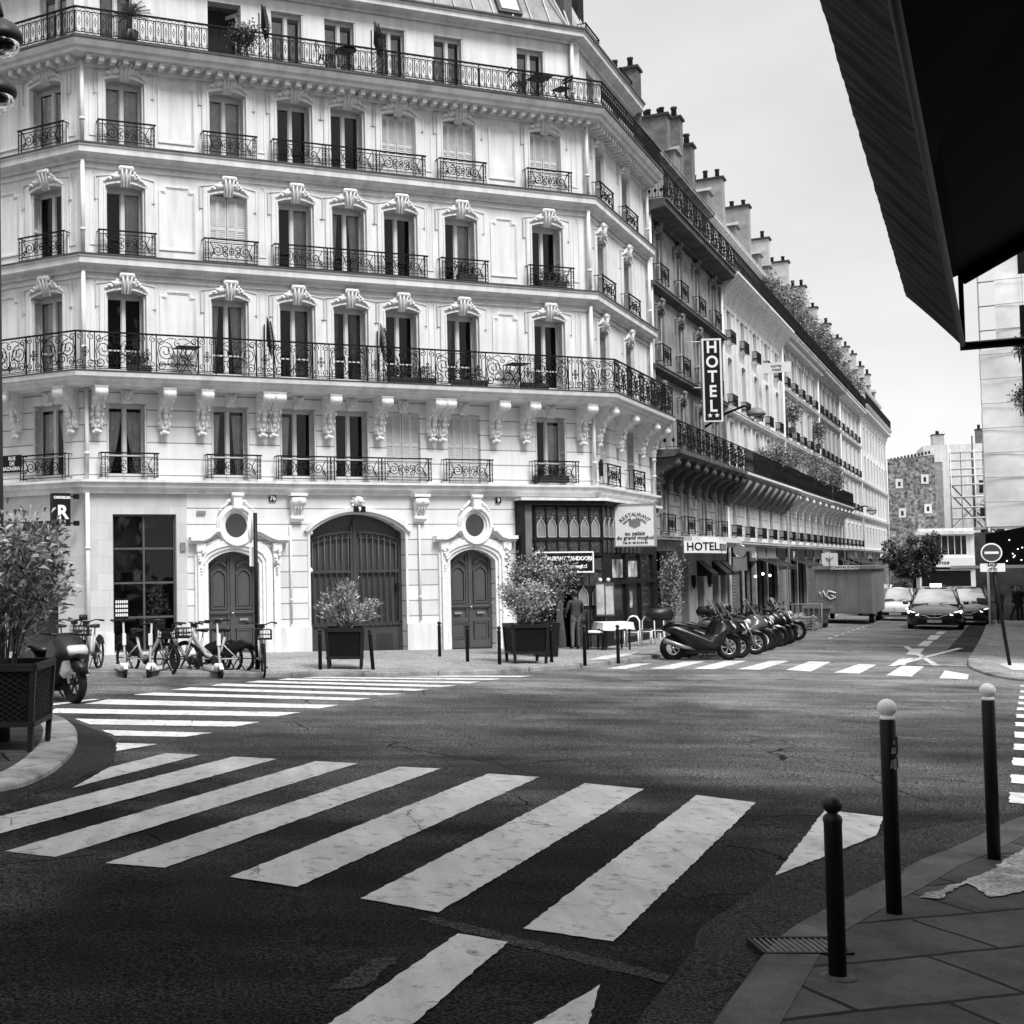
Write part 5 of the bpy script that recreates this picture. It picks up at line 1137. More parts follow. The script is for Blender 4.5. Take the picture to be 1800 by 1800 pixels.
B5,F5,c5,g5=street_building('apartment_building',US,C1,64.95,15.1,'white apartment building with small shell shaped ledges, second from the far corner',STONEP,STONEPA,rowsP,5,Z,16.9,slab=None,top='slab',bands=(5.9,8.8,11.6),chim=[(4.5,.7,2.6,20.2,RENDERL,3),(12,.7,2.3,20.2,RENDERL,3)])
B6,F6,c6,g6=street_building('apartment_building',US,C1,80.05,27,'tall white apartment building closing the row at the far corner',STONEP,STONEPA,rowsP,9,Z+.6,17.5,slab=None,top='brackets',bands=(5.9,8.8),rails=None,chim=[(3,.7,2.4,20.4,RENDERL,3),(9,.7,2.4,20.6,RENDERL,3),(16,.7,2.4,20.4,RENDERL,3),(23,.7,2.4,20.5,RENDERL,3)])
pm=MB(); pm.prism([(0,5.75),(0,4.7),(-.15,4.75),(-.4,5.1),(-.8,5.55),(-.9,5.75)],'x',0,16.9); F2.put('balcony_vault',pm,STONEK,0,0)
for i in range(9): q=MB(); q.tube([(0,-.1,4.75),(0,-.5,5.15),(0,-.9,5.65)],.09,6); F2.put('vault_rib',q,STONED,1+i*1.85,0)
# shopfronts along the ground floor
SHUTD=mat('roller_shutter',.09,.6,.3,2); SHOPM=[BLACK,DARKG,mat('shop_grey',.22,.6,.2,4),SHUTD,BULB,WHITE2,mat('shop_interior',.008,.9,.6,1.2)]
def shopfront(F,Lg,gz,seed,bays):
    rnd=random.Random(seed); mb=MB(); mb.quad((0,.45,gz),(Lg,.45,gz),(Lg,.45,2.95),(0,.45,2.95),6)
    x=0; w=Lg/bays
    for i in range(bays):
        a=i*w; mb.box(a,a+.45,-.05,.45,gz,2.4,2); 
        k=rnd.choice([0,1,2,0]); b0,b1=a+.45,a+w
        mb.box(b0,b1,-.02,.3,2.3,2.88,rnd.choice([0,1,0,2])); 
        if k==1:
            n=24
            for j in range(n): z=gz+(2.3-gz)*j/n; mb.add([(b0,.1,z),(b1-.4,.1,z),(b1-.4,.14,z+.1),(b0,.14,z+.1)],[(0,1,2,3)],3)
        else:
            mb.box(b0,b1,.1,.16,gz,gz+.5,0); 
            for j in range(3): xx=b0+(b1-b0)*j/2.2; mb.box(xx,xx+.06,.08,.16,gz,2.3,0)
        if k==0: 
            mb.add([(b0,0,2.35),(b1,0,2.35),(b1,-1.0,1.95),(b0,-1.0,1.95),(b0,-1.0,1.78),(b1,-1.0,1.78)],[(0,1,2,3),(3,2,5,4)],0)
    return F.put('shopfront',mb,SHOPM)
def name_panel(F,u,z,w,h,txt,size,bg=BLACK,fg=WHITE):
    mb=MB(); mb.box(-w/2,w/2,-.04,0,-h/2,h/2); o=F.put('fascia_board',mb,bg,u,z,.06)
    if txt: obj('lettering',text_mb(txt,size,.003,bold=.006).mesh('lettering',fg),None,o,(0,-.046,0))
shopfront(F2,16.9,g2,1,5); shopfront(F3,15.3,g3,2,4); shopfront(F4,12.5,g4,3,3); shopfront(F5,15.1,g5,4,4); shopfront(F6,27,g6,5,6)
name_panel(F2,2.3,2.55,1.9,.5,'Cav',.4); name_panel(F2,6.3,2.5,2.4,.6,'Le Sully',.42,DARKG); name_panel(F3,2.4,2.5,2.6,.6,'VP',.6); name_panel(F4,3,2.6,3,.5,'',.3,WHITE2); name_panel(F5,4,2.6,3,.5,'',.3,DARKG); name_panel(F6,18,2.6,3,.5,'',.3,WHITE2)
lb=MB()
for i in range(3): lb.ball((5.2+i*2.1,-.3,1.5+.1*(i%2)),.06,8)
F2.put('lit_lamps',lb,BULB)
# ---------------------------------------------------------------- the far end of the street
def perp_frame(root,px_left,Y,ang): pass
# rubble gable building, seen face on behind the row
def far_box(name,p0,U,Lg,z0,z1,m,label,dep=8,ops=None,rows=None,cat='building'):
    p0=Vector(p0); root=empty(name,(p0.x,p0.y,G(*p0)),0,label,cat); F=Fac(root,p0,U)
    F.put('wall',wall_mb(0,Lg,z0,z1,ops or [],.25),m); bx=MB(); bx.box(0,Lg,.3,dep,z0,z1-.02); F.put('body',bx,m); return root,F
UE=hdg(112)
RB,FR_=far_box('rubble_wall_building',(62.5,142.5),UE,11.8,-4,12.7,BRICKW,'dark rubble stone gable with a few tiny windows at the end of the street',8,[])
pr=MB(); pr.prism([(0,12.7),(11.8,13.5),(11.8,12.7)],'y',0,6); FR_.put('sloping_coping',pr,BRICKW)
for u,z in ((8.3,10.2),(10.8,10.6),(8.5,7.0),(11.0,7.4),(11.2,4.2)):
    f=MB(); ring(f,[(u-.13,z),(u-.13,z+.5),(u+.13,z+.5),(u+.13,z),(u-.13,z)],[(u-.36,z-.22),(u-.36,z+.8),(u+.36,z+.8),(u+.36,z-.22),(u-.36,z-.22)],0,-.05); FR_.put('window_surround',f,STONEP); p=MB(); p.quad((u-.13,-.01,z),(u+.13,-.01,z),(u+.13,-.01,z+.5),(u-.13,-.01,z+.5)); FR_.put('pane',p,DPANE)
po_=MB()
for i in range(14): po_.lathe([(.12,0),(.1,.35)],6,c=(7+i*.34,1,12.9+.06*i))
FR_.put('chimney_pots',po_,TERRA)
# pale building with the shop and the tall party wall behind the scaffold
SB,FSb=far_box('shop_building',(69.,133.5),UE,5.1,-4,5.4,STONEP,'low white building with a dark strip window above the shop',6,[(.35,4.4,2.65,4.6,0)])
p=MB(); p.quad((.35,.2,2.65),(4.4,.2,2.65),(4.4,.2,4.6),(.35,.2,4.6)); FSb.put('pane',p,DPANE); p=MB()
for i in range(6): p.box(.9+i*.6,.98+i*.6,.05,.18,2.65,4.6)
FSb.put('mullions',p,TIMBERW); p=MB(); p.box(-.3,5.3,-.4,0,4.75,5.1); FSb.put('cornice',p,STONEP)
p=MB(); p.box(-.2,5.1,-.35,0,1.4,2.35); o=FSb.put('shop_fascia',p,WHITE2); obj('lettering',text_mb('Solinae',.62,.004,bold=.008).mesh('lettering',BLACK),None,o,(1.9,-.36,1.85))
p=MB(); p.box(.2,4.7,-.02,.05,-.6,1.0); FSb.put('shop_window',p,BLACK); p=MB(); p.box(-.6,5.3,-.1,.3,1.15,1.3,0); FSb.put('awning_case',p,BLACK)
TW,FT=far_box('tall_party_wall',(78.8,150.5),UE,9.5,-4,15.6,STONEP,'tall pale party wall with chimney stacks standing behind the scaffold tubes',8,[(6+i*1.6-.4,6+i*1.6+.4,z,z+1.5,0) for i in range(2) for z in (1.5,4.2,7.,9.8)])
p=MB()
for z in (1.5,4.2,7.,9.8):
    for i in range(2): x=6+i*1.6; p.quad((x-.4,.2,z),(x+.4,.2,z),(x+.4,.2,z+1.5),(x-.4,.2,z+1.5))
FT.put('panes',p,DPANE)
FT.put('flue_strip',MB().box(1.0,1.9,-.25,0,3,13.6),mat('grey_flue',.3,.8,.3,3)); FT.put('flue_strip',MB().box(-1.2,-.5,-.2,.5,0,14.6),STONEP); 
for i,z in enumerate((2.8,5.6,8.4,11.2)): raillong=FT.put('balconet_railing',raillong_mb(3.6,.8,(1,1),.3,'bars'),IRON,5.2,z-1.3,.3)
FT.put('chimney',chimney_mb(1.2,2,1.2,5,4),[RENDERL,TERRA],1.0,15.6,0); FT.put('chimney',chimney_mb(.7,1,1.6,2,5),[RENDER,TERRA],5.5,15.6,0)
gf=MB(); 
for i in range(3): gf.tube([(3.1+i*.55+.22*math.cos(q)*(1+.2*math.sin(3*q)),-.04,4.1+.5*math.sin(q)) for q in [2*PI*k/14 for k in range(14)]],.05,5,closed=True)
FT.put('wall_graffiti',gf,BLACK)
# scaffold tubes
sc_=empty('scaffolding',(79.3,146.,G(79.3,146)),0,'white scaffold tubes and diagonal braces in front of the tall pale wall','scaffold'); Fc=Fac(sc_,(79.3,146.),UE)
mb=MB()
for z in (5.6,6.8,8.0,9.2,10.6,11.6,12.4,13.4,14.3): mb.tube([(0,0,z),(7.6,0,z+.15)],.13,5); mb.tube([(0,-1.2,z),(7.6,-1.2,z+.15)],.05,5)
for x in (0,2.4,4.8,7.4): mb.tube([(x,0,0 if x==0 else 5.5),(x,0,16.6 if x in(0,2.4) else 14.6)],.06,5); mb.tube([(x,-1.2,5.5),(x,-1.2,14.6)],.05,5)
Fc.put('standards_and_ledgers',mb,WHITE)
mb=MB()
for k_ in range(7): mb.tube([(k_*1.1,-.6,5.6),(k_*1.1,-.6,14.4)],.05,4); mb.tube([(k_*1.05,-1.2,5.8+k_*.9),(k_*1.05+1.6,-1.2,7.6+k_*.9)],.05,4)
for a,b in (((0,0,10.8),(7.4,0,1.4)),((0,0,9.6),(7.4,0,.6)),((3.2,0,5.),(7.2,0,14.0)),((3.8,0,5.),(7.6,0,12.4)),((2.4,0,1.5),(2.4,0,16.2)),((4.3,0,5.4),(7.6,0,2.2))): mb.tube([a,b],.085,5)
Fc.put('braces',mb,DARKG); mb=MB(); mb.box(.3,7.5,-1.3,.2,5.5,5.75); mb.box(3.2,7.5,-1.3,.2,8.2,8.35); Fc.put('platform',mb,WOOD)
# sheeted scaffold on the right hand building
NP=Vector((39.95,70.0)); UP=hdg(120.3)
nt_=empty('sheeted_scaffold',(NP.x,NP.y,G(*NP)),0,'tall scaffold wrapped in pale translucent sheeting on the right of the street','scaffold'); Fn=Fac(nt_,NP,UP)
def netmesh(Lg,z0,z1,seed,step=.5):
    rnd=random.Random(seed); mb=MB(); nx=int(Lg/.25); nz=int((z1-z0)/.25); vs=[]
    for j in range(nz+1):
        for i in range(nx+1):
            x=Lg*i/nx; z=z0+(z1-z0)*j/nz; bul=.03*math.sin(PI*((z-z0)/1.35%1))**.7*math.sin(PI*((x/2.1)%1))**.5
            vs.append((x,-bul-.05*math.sin(x*1.3+z*.9)+rnd.uniform(-.012,.012),z))
    mb.add(vs,[(j*(nx+1)+i,j*(nx+1)+i+1,(j+1)*(nx+1)+i+1,(j+1)*(nx+1)+i) for j in range(nz) for i in range(nx)],0,True); return mb
Fn.put('sheeting',netmesh(9,3.9,13.6,1),NET,0,0,0); Fn.put('sheeting',netmesh(8.2,13.6,21.5,2),NET,.8,0,0)
sdn=MB(); Fn2=Fac(nt_,NP,-US); Fn2b=Fac(nt_,NP+US*26,-US); Fn2b.put('side_sheeting',netmesh(26,3.9,13.6,3),NET,0,0,0)
mb=MB()
for x in (0.02,2.1,4.2,6.3,8.4): mb.tube([(x,.12,-1.4),(x,.12,21)],.04,5)
for i in range(13): z=3.9+i*1.35; mb.tube([(0,.1,z),(9,.1,z)],.035,5)
Fn.put('tubes',mb,MIDG)
mb=MB()
for i in range(13): z=3.9+i*1.35; mb.tube([(0 if z<13.6 else .8,-.1,z),(9,-.1,z)],.022,4)
for x in (2.1,4.2,6.3): mb.tube([(x,-.1,3.9),(x,-.1,21.4)],.018,4)
Fn.put('lashing_lines',mb,mat('lash_grey',.3,.8,.1,3))
# right hand row (mostly outside the picture) and the block behind the camera that carries the cafe awning
OR=C1+PERP*13.6
RBld,FRb,_,grb=street_building('apartment_building',-US,OR+US*92,0,36,'pale apartment building behind the sheeted scaffold on the right side of the street',STONEP,STONEPA,rowsP,9,Z,17,bands=(5.9,8.8,11.6))
R2,FR2,_,gr2=street_building('apartment_building',-US,OR+US*34,0,34,'grey stone apartment building at the right edge beyond the side street',mat('stone_grey',.4,.85,.15,1.5,streak=.3),STONEDA,rowsP[:3],8,11.6,14,bands=(5.9,8.8),rails='bars')  # out of view, kept a storey lower so it shades the street less
shopfront(FR2,34,gr2,9,8); shopfront(FRb,36,grb,10,8)
# near block: its wall runs parallel to the street 1.7 m to the right of the awning edge; out of view, made taller to shade the foreground
NW=Vector((4.6,4.2)); 
nb=empty('cafe_building',(NW.x,NW.y,0),0,'stone building on the near right corner carrying the dark cafe awning','building'); Fb=Fac(nb,NW,-US)
Fb.put('street_wall',wall_mb(0,30,-.5,22,[(1+i*3,2.2+i*3,z,z+2.0,.08) for i in range(9) for z in (4.6,7.5,10.4,13.3)]+[(.6+i*4,3.8+i*4,.1,2.6,0) for i in range(7)],.3),STONED)
Fe=Fac(nb,NW+UP*26,-UP); Fe.put('side_wall',wall_mb(0,26,-.9,22,[(1+i*3,2.2+i*3,z,z+2.0,.08) for i in range(8) for z in (4.6,7.5,10.4,13.3)],.3),STONED)
ib=MB(); ib.quad((0,.6,-.5),(30,.6,-.5),(30,.6,22),(0,.6,22)); Fb.put('interior',ib,ROOM); ib=MB(); ib.quad((0,.6,-.5),(26,.6,-.5),(26,.6,22),(0,.6,22)); Fe.put('interior',ib,ROOM)
rfm=MB(); q=[NW,NW+UP*26,NW+UP*26-US*30,NW-US*30]; rfm.add([(p.x-NW.x,p.y-NW.y,22) for p in q],[(0,1,2,3)]); obj('roof',rfm,ZINC,nb)
# ================================================================== street furniture
PV=.1   # kerb height
def bollard(kind):
    mb=MB(); 
    if kind=='white': h=1.22; mb.lathe([(.043,-.05),(.043,1.12),(.038,1.13)],16); top=MB(); top.lathe([(.03,1.12),(.045,1.132),(.036,1.15)],16); top.ball((0,0,1.195),.053,16)
    else: h=.95; mb.lathe([(.046,-.05),(.046,.82),(.05,.84),(.045,.86),(.026,.875),(.025,.89)],16); top=MB(); top.ball((0,0,.925),.053,16)
    o=empty('bollard',(0,0,0),0,'x','bollard'); obj('post',mb,BLACK,o); obj('ball_top',top,(mat('worn_white_ball',.72,.5,.12,14,fine=.1) if kind=='white' else PLAST),o); return o
def base(x,y,dz=PV): return (x,y,G(x,y)+dz)
bw_=bollard('white'); bw_['group']='white topped bollards at the near crossing'
place(bw_,True,base(4.0,8.2,.04),0,'white topped black bollard between the other two near bollards, with torn sticker remains'); bw_.scale=(1.08,1.08,1.08)
st_=MB(); rnd=random.Random(4)
for i in range(16): 
    a=R(-60+rnd.uniform(-40,55)); z=rnd.uniform(.86,1.03); s=rnd.uniform(.012,.03); x,y=.0445*math.cos(a),.0445*math.sin(a); st_.add([(x-s*math.sin(a)*-1,y-s*math.cos(a),z-s*1.3),(x+s*math.sin(a)*-1,y+s*math.cos(a),z-s),(x+s*.6*math.sin(a)*-1,y+s*.8*math.cos(a),z+s*1.2),(x-s*math.sin(a)*-.7,y-s*math.cos(a),z+s)],[(0,1,2,3)])
b3_=copy_tree(bw_); place(b3_,True,base(5.54,9.78,.04),0,'white topped black bollard at the right, farthest of the three near bollards'); b3_.scale=(1.06,)*3
obj('sticker_remains',st_,MIDG,bw_)
bb=bollard('black'); place(bb,True,base(3.05,6.89,.04),0,'all black ball topped bollard nearest the camera'); bb.scale=(.985,)*3
ft=MB(); ft.lathe([(.1,-.0),(.085,.008),(.06,.014),(.046,.014)],11); obj('mortar_collar',ft,mat('mortar',.05,.9,.4,12),bb,(0,0,.0))
labs=['black bollard left of the planter with spiky leaves in front of the carriage gate','leaning black bollard right of the planter with spiky leaves','black bollard standing nearer the carriage gate pier','black bollard in front of the right double door','black bollard at the left corner of the restaurant planter','black bollard right of the restaurant planter','black bollard in front of the dark restaurant chair','black bollard beside the metal bistro chairs']
for i,((x,y),l) in enumerate(zip([(1.33,27.53),(2.47,27.64),(4.55,32.18),(4.95,30.37),(5.54,29.49),(6.94,30.39),(7.6,29.9),(8.63,30.8)],labs)):
    c=copy_tree(bb); place(c,True,base(x,y),0,l,'black bollards on the far pavement'); c.scale=(.9,)*3
    if i==1: c.rotation_euler.y=R(-4)
    for ch in children(c):
        if ch.name.startswith('mortar'): bpy.data.objects.remove(ch)
# leafy plants -----------------------------------------------------
def leaves(mb,n,cfn,ln,wd,rnd,droop=.3,mats=3,up=.3):
    for _ in range(n):
        c,dirv=cfn(rnd); d=Vector(dirv)+Vector((rnd.uniform(-1,1),rnd.uniform(-1,1),rnd.uniform(-.6,1)*1))*.9; d.z+=up; d.normalize()
        L_=ln*rnd.uniform(.6,1.25); W_=wd*rnd.uniform(.7,1.2); s=d.cross(Vector((rnd.uniform(-1,1),rnd.uniform(-1,1),rnd.uniform(-.3,1))))
        if s.length<.01: s=Vector((1,0,0))
        s.normalize(); c=Vector(c); m_=c+d*L_*.5; e=c+d*L_+Vector((0,0,-droop*L_)); nn=d.cross(s)*W_*.25
        mb.add([tuple(c),tuple(m_+s*W_/2+nn),tuple(e),tuple(m_-s*W_/2+nn)],[(0,1,2),(0,2,3)],rnd.randrange(mats))
def bush(mb,stems,rnd,n,ln,wd,spread=.16,stem_r=.012,mstem=3,**k):
    """stems: list of polylines; leaves cluster along their upper part"""
    for s in stems: mb.tube(s,stem_r,4,m=mstem,r1=stem_r*.35)
    def cf(r):
        s=stems[r.randrange(len(stems))]; t=(.25+.75*r.random()**.7)*(len(s)-1); i=min(int(t),len(s)-2); f=t-i
        a=Vector(s[i]);b=Vector(s[i+1]); p=a+(b-a)*f; q=Vector((r.gauss(0,1),r.gauss(0,1),r.gauss(0,1)))*spread; return p+q,(b-a).normalized()+q
    leaves(mb,n,cf,ln,wd,rnd,**k)
def make_stems(rnd,n,h,rad,base_r=.15,branch=2):
    out=[]
    for i in range(n):
        a=rnd.uniform(0,2*PI); r=rad*math.sqrt(rnd.random()); hh=h*rnd.uniform(.62,1.05)*(1-.25*(r/rad)**2)
        b=(base_r*math.cos(a)*rnd.random(),base_r*math.sin(a)*rnd.random(),0); m_=(r*.45*math.cos(a),r*.45*math.sin(a),hh*.5); t=(r*math.cos(a),r*math.sin(a),hh)
        out.append([b,m_,t])
        for _ in range(branch):
            f=rnd.uniform(.4,.9); p=Vector(m_)+(Vector(t)-Vector(m_))*f; q=p+Vector((rnd.uniform(-1,1)*rad*.42,rnd.uniform(-1,1)*rad*.42,rnd.uniform(.05,.3)*h)); out.append([tuple(p),tuple((p+q)/2+Vector((0,0,.03))),tuple(q)])
    return out
def planter(w,h,leg,label,loc,rz,group):
    o=empty('planter',loc,rz,label,'planter',group); W0=w*.44;W1=w/2; f=MB()
    for sx in (-1,1):
        for sy in (-1,1):
            f.add([(sx*W0-.03,sy*W0-.03,0),(sx*W0+.03,sy*W0-.03,0),(sx*W0+.03,sy*W0+.03,0),(sx*W0-.03,sy*W0+.03,0),(sx*W1-.035,sy*W1-.035,h),(sx*W1+.035,sy*W1-.035,h),(sx*W1+.035,sy*W1+.035,h),(sx*W1-.035,sy*W1+.035,h)],[(0,3,2,1),(4,5,6,7),(0,1,5,4),(1,2,6,5),(2,3,7,6),(3,0,4,7)])
    for z0,z1,k in ((leg,leg+.06,.0),(h-.07,h,1),(h-.02,h+.015,1.06)):
        t=(z0)/h; W=W0+(W1-W0)*t+.02
        for s in (-1,1): f.box(-W,W,s*W-.025,s*W+.025,z0,z1); f.box(s*W-.024,s*W+.024,-W+.02,W-.02,z0+.002,z1-.002)
    obj('frame',f,PLNT,o)
    p=MB(); t=(leg+.05)/h; a=W0+(W1-W0)*t; b=W1
    cs=[(-1,-1),(1,-1),(1,1),(-1,1)]
    for i in range(4):
        (x0,y0),(x1,y1)=cs[i],cs[(i+1)%4]; p.quad((x0*a,y0*a,leg+.05),(x1*a,y1*a,leg+.05),(x1*b,y1*b,h-.04),(x0*b,y0*b,h-.04))
    p.quad((-b,-b,h-.08),(b,-b,h-.08),(b,b,h-.08),(-b,b,h-.08)); obj('panels',p,LATT,o)
    q=MB(); n=9
    for i in range(4):
        (x0,y0),(x1,y1)=cs[i],cs[(i+1)%4]
        def P(s,t): W=(a+(b-a)*t)+.008; return ((x0+(x1-x0)*s)*W,(y0+(y1-y0)*s)*W,leg+.06+(h-.08-leg-.06)*t)
        for k in range(-n,n+1):
            for sg in (1,-1):
                pts=[]
                for j in range(9):
                    t=j/8; s=(k/n+t) if sg>0 else (k/n+1-t)
                    if .06<=s<=.94: pts.append(P(s,t))
                if len(pts)>1: q.tube([pts[0],pts[-1]],.007,4)
    obj('lattice',q,PLNT,o)
    so_=MB(); so_.box(-b+.03,b-.03,-b+.03,b-.03,h-.13,h-.06); obj('soil',so_,mat('soil',.02,1,.4,20),o); return o
PLNT=mat('planter_paint',.014,.5,.15,5,spec=.2)
# planter beside the gate, with an oleander like shrub
rnd=random.Random(11)
a_=PI/9
planter(.78,.88,.22,'dark lattice planter in front of the carriage gate holding a spiky leaved shrub',base(1.9,28.0),R(-6),'lattice planters by the kerb')
mb=MB(); sts=[]
for i in range(34): 
    a=rnd.uniform(0,2*PI); r=rnd.uniform(.1,.75)*1.; h=rnd.uniform(.45,.92)*(1-.35*(r/.8)**2)+(.15 if abs(math.cos(a)*r)<.3 else 0); sts.append([(.1*math.cos(a),.1*math.sin(a),0),(r*.4*math.cos(a),r*.4*math.sin(a),h*.55),(r*math.cos(a),r*math.sin(a),h)])
bush(mb,sts,rnd,3000,.15,.032,.05,.008,up=.5); o=obj('oleander_shrub',mb,[LEAFM,LEAFL,LEAFM,BARK],None,base(1.9,28.0,PV+.8)); tag(o,'spiky narrow leaved shrub growing in the planter before the carriage gate','shrub')
planter(.82,.9,.22,'dark lattice planter between the right door and the restaurant, under a pale bushy shrub',base(6.3,30.2),R(4),'lattice planters by the kerb')
mb=MB(); sts=make_stems(rnd,26,.95,.62); bush(mb,sts,rnd,4200,.085,.045,.09,.007,up=.2); tag(obj('variegated_shrub',mb,[LEAFL,LEAFL,LEAFM,BARK],None,base(6.3,30.2,PV+.82)),'pale small leaved shrub in the planter beside the restaurant','shrub')
mb=MB(); sts=make_stems(rnd,20,1.75,.85,.2,3); bush(mb,sts,rnd,5200,.1,.045,.1,.012,up=.1,droop=.5); tag(obj('dark_shrub',mb,[LEAFM,LEAFD,LEAFL,BARK],None,base(7.3,32.6,PV+.75)),'taller dark shrub hiding the left end of the tandoori signboard','shrub')
pt_=MB(); pt_.taper(0,0,0,.85,.5,.5,.62,.62); tag(obj('dark_tub',pt_,PLAST,None,base(7.3,32.6)),'plain dark tub under the tall shrub at the restaurant entrance','plant tub')
# climbing plant on the restaurant corner
mb=MB(); sts=[]
for i in range(16): x=rnd.uniform(-.5,.55); sts.append([(x*.5,0,0),(x*.8,-.1,1.3),(x,-.15+rnd.uniform(-.1,.1),2.2+rnd.uniform(-.4,.55))])
bush(mb,sts,rnd,5200,.1,.05,.13,.02,up=.05,droop=.4); q=C1+US*7.35+PERP*.35; o=obj('climbing_plant',mb,[LEAFM,LEAFD,LEAFL,BARK],None,base(q.x,q.y),R(59.7)); tag(o,'climbing shrub trained up the wall between the restaurant and the hotel door','climbing plant')
# the big planter on the island and its shrub
planter(1.0,1.0,.28,'large dark lattice planter cut by the left edge of the picture',base(-3.08,15.5,.06),R(-4),'lattice planters by the kerb')
rnd=random.Random(21); mb=MB(); sts=[]
for i in range(22):
    a=rnd.uniform(0,2*PI); r=rnd.uniform(.2,1.)*1.0; h=rnd.uniform(1.0,1.95)*(1-.3*(r/1.05)**2); b=(.15*math.cos(a),.15*math.sin(a),0); m_=(r*.4*math.cos(a),r*.4*math.sin(a),h*.5); t=(r*math.cos(a),r*math.sin(a),h); sts.append([b,m_,t])
    for _ in range(3):
        f=rnd.uniform(.3,.95); p=Vector(m_)+(Vector(t)-Vector(m_))*f; q=p+Vector((rnd.uniform(-.3,.3),rnd.uniform(-.3,.3),rnd.uniform(.0,.32))); sts.append([tuple(p),tuple((p+q)/2),tuple(q)])
sts.append([(.3,0,.7),(.55,0,1.0),(.75,0,1.35)])
bush(mb,sts,rnd,5200,.135,.048,.085,.013,up=.25,droop=.35); tag(obj('laurel_shrub',mb,[LEAFM,LEAFL,LEAFM,BARK],None,base(-3.08,15.5,.98)),'large laurel shrub growing out of the island planter at the left edge','shrub')
# ---------------------------------------------------------------- lamp post at the left edge
lp=empty('street_lamp',base(-3.25,16.,.06),0,'grey double headed street lamp at the left edge of the picture','street lamp'); GREYP=mat('lamp_grey',.02,.5,.1,5,spec=.3)
mb=MB(); mb.lathe([(.16,0),(.16,.5),(.11,.6),(.09,3),(.065,9)],14); obj('pole',mb,GREYP,lp)
for z,x in ((8.85,.1),(8.15,.02)):
    h=MB(); h.lathe([(.26,-.02),(.27,.03),(.26,.07),(.19,.18),(.08,.25),(.03,.28)],20,c=(x,0,z)); o=obj('lamp_head',h,GREYP,lp); g=MB(); g.lathe([(.24,-.02),(.22,-.12),(.14,-.2),(.02,-.23)],18,c=(x,0,z)); obj('glass_bowl',g,GLASS,o); k=MB(); k.tube([(0,0,z+.5),(x*.6,0,z+.48),(x,0,z+.3)],.03,6); obj('arm',k,GREYP,lp)
# ---------------------------------------------------------------- bicycles and scooters
def wheel_parts(parent,x,r,hub_z,tw=.03,rimc=CHROME,spokes=12,name='wheel',fat=False,y=0):
    t=MB(); n=26; t.tube([(x+r*math.cos(2*PI*i/n),y,hub_z+r*math.sin(2*PI*i/n)) for i in range(n)],tw,8,closed=True); w_=obj(name,t,TYRE,parent)
    s=MB()
    for i in range(spokes): a=2*PI*i/spokes; s.tube([(x,y,hub_z),(x+(r-tw)*math.cos(a),y,hub_z+(r-tw)*math.sin(a))],.004 if not fat else .016,4)
    s.tube([(x+(r-tw*1.2)*math.cos(2*PI*i/n),y,hub_z+(r-tw*1.2)*math.sin(2*PI*i/n)) for i in range(n)],.009 if not fat else .016,6,closed=True); s.tube([(x,y-.05,hub_z),(x,y+.05,hub_z)],.035,10); obj('rim',s,rimc,w_); return w_
def make_bike(fr=mat('bike_grey',.4,.35,.05,3),panel=BLACK):
    o=empty('bicycle',(0,0,0),0,'x','bicycle','hire bicycles parked along the kerb'); r=.33; wheel_parts(o,-.55,r,r,.025,PLAST,6,'rear_wheel',True); wheel_parts(o,.55,r,r,.025,PLAST,6,'front_wheel',True)
    f=MB(); f.tube([(.38,0,.9),(.32,0,.7),(.12,0,.42),(-.1,0,.32)],.042,8); f.tube([(-.1,0,.32),(-.22,0,.55),(-.28,0,.78)],.03,8); 
    for s in (-.06,.06): f.tube([(-.1,s*.6,.32),(-.55,s,r)],.016,6); f.tube([(-.24,s*.4,.62),(-.55,s,r)],.013,6)
    obj('frame',f,fr,o); k=MB(); 
    for s in (-.05,.05): k.tube([(.42,s,.78),(.55,s,r)],.017,6)
    k.tube([(.36,0,.72),(.32,0,1.0)],.024,8); obj('fork',k,fr,o)
    h=MB(); h.tube([(.2,-.31,1.07),(.3,-.2,1.09),(.33,0,1.02),(.3,.2,1.09),(.2,.31,1.07)],.014,6)
    for s in (-1,1): h.tube([(.24,s*.26,1.08),(.12,s*.33,1.06)],.02,6)
    h.box(.3,.38,-.06,.06,.98,1.06); obj('handlebar',h,PLAST,o)
    s=MB(); s.pillow([(-.42,.93),(-.4,.97),(-.15,.95),(-.12,.92),(-.2,.9),(-.38,.88)],.17,axis='y'); s.tube([(-.27,0,.74),(-.29,0,.9)],.014,6); obj('saddle',s,PLAST,o)
    b=MB(); 
    for z in (.78,.86,.96): b.tube([(.45,-.16,z),(.72,-.15,z),(.72,.15,z),(.45,.16,z)],.008,4,closed=True)
    for i in range(6):
        for (x,y) in ((.45+.045*i*1.2,-.16),(.45+.045*i*1.2,.16),(.72,-.15+.06*i)): b.tube([(x,y,.76),(x,y,.96)],.005,4)
    b.box(.45,.72,-.15,.15,.76,.775); obj('basket',b,PLAST,o)
    g=MB(); g.pillow([(-.95,.5),(-.84,.66),(-.62,.73),(-.42,.66),(-.3,.5),(-.2,.38),(-.32,.36),(-.5,.38),(-.58,.52),(-.75,.55)],.07,axis='y'); obj('rear_guard',g,panel,o)
    c=MB(); c.lathe([(.1,-.02),(.11,0),(.1,.02)],14,T=T_(-.08,.06,.3,0,R(90))); c.tube([(-.08,.08,.3),(-.0,.09,.16)],.012,5); c.tube([(-.08,-.08,.3),(-.16,-.09,.44)],.012,5); c.box(-.05,.05,.07,.15,.14,.165); obj('crank',c,PLAST,o); k2=MB(); k2.tube([(-.35,-.08,.25),(-.38,-.16,.01)],.01,5); obj('kickstand',k2,PLAST,o)
    return o
bk=make_bike(); 
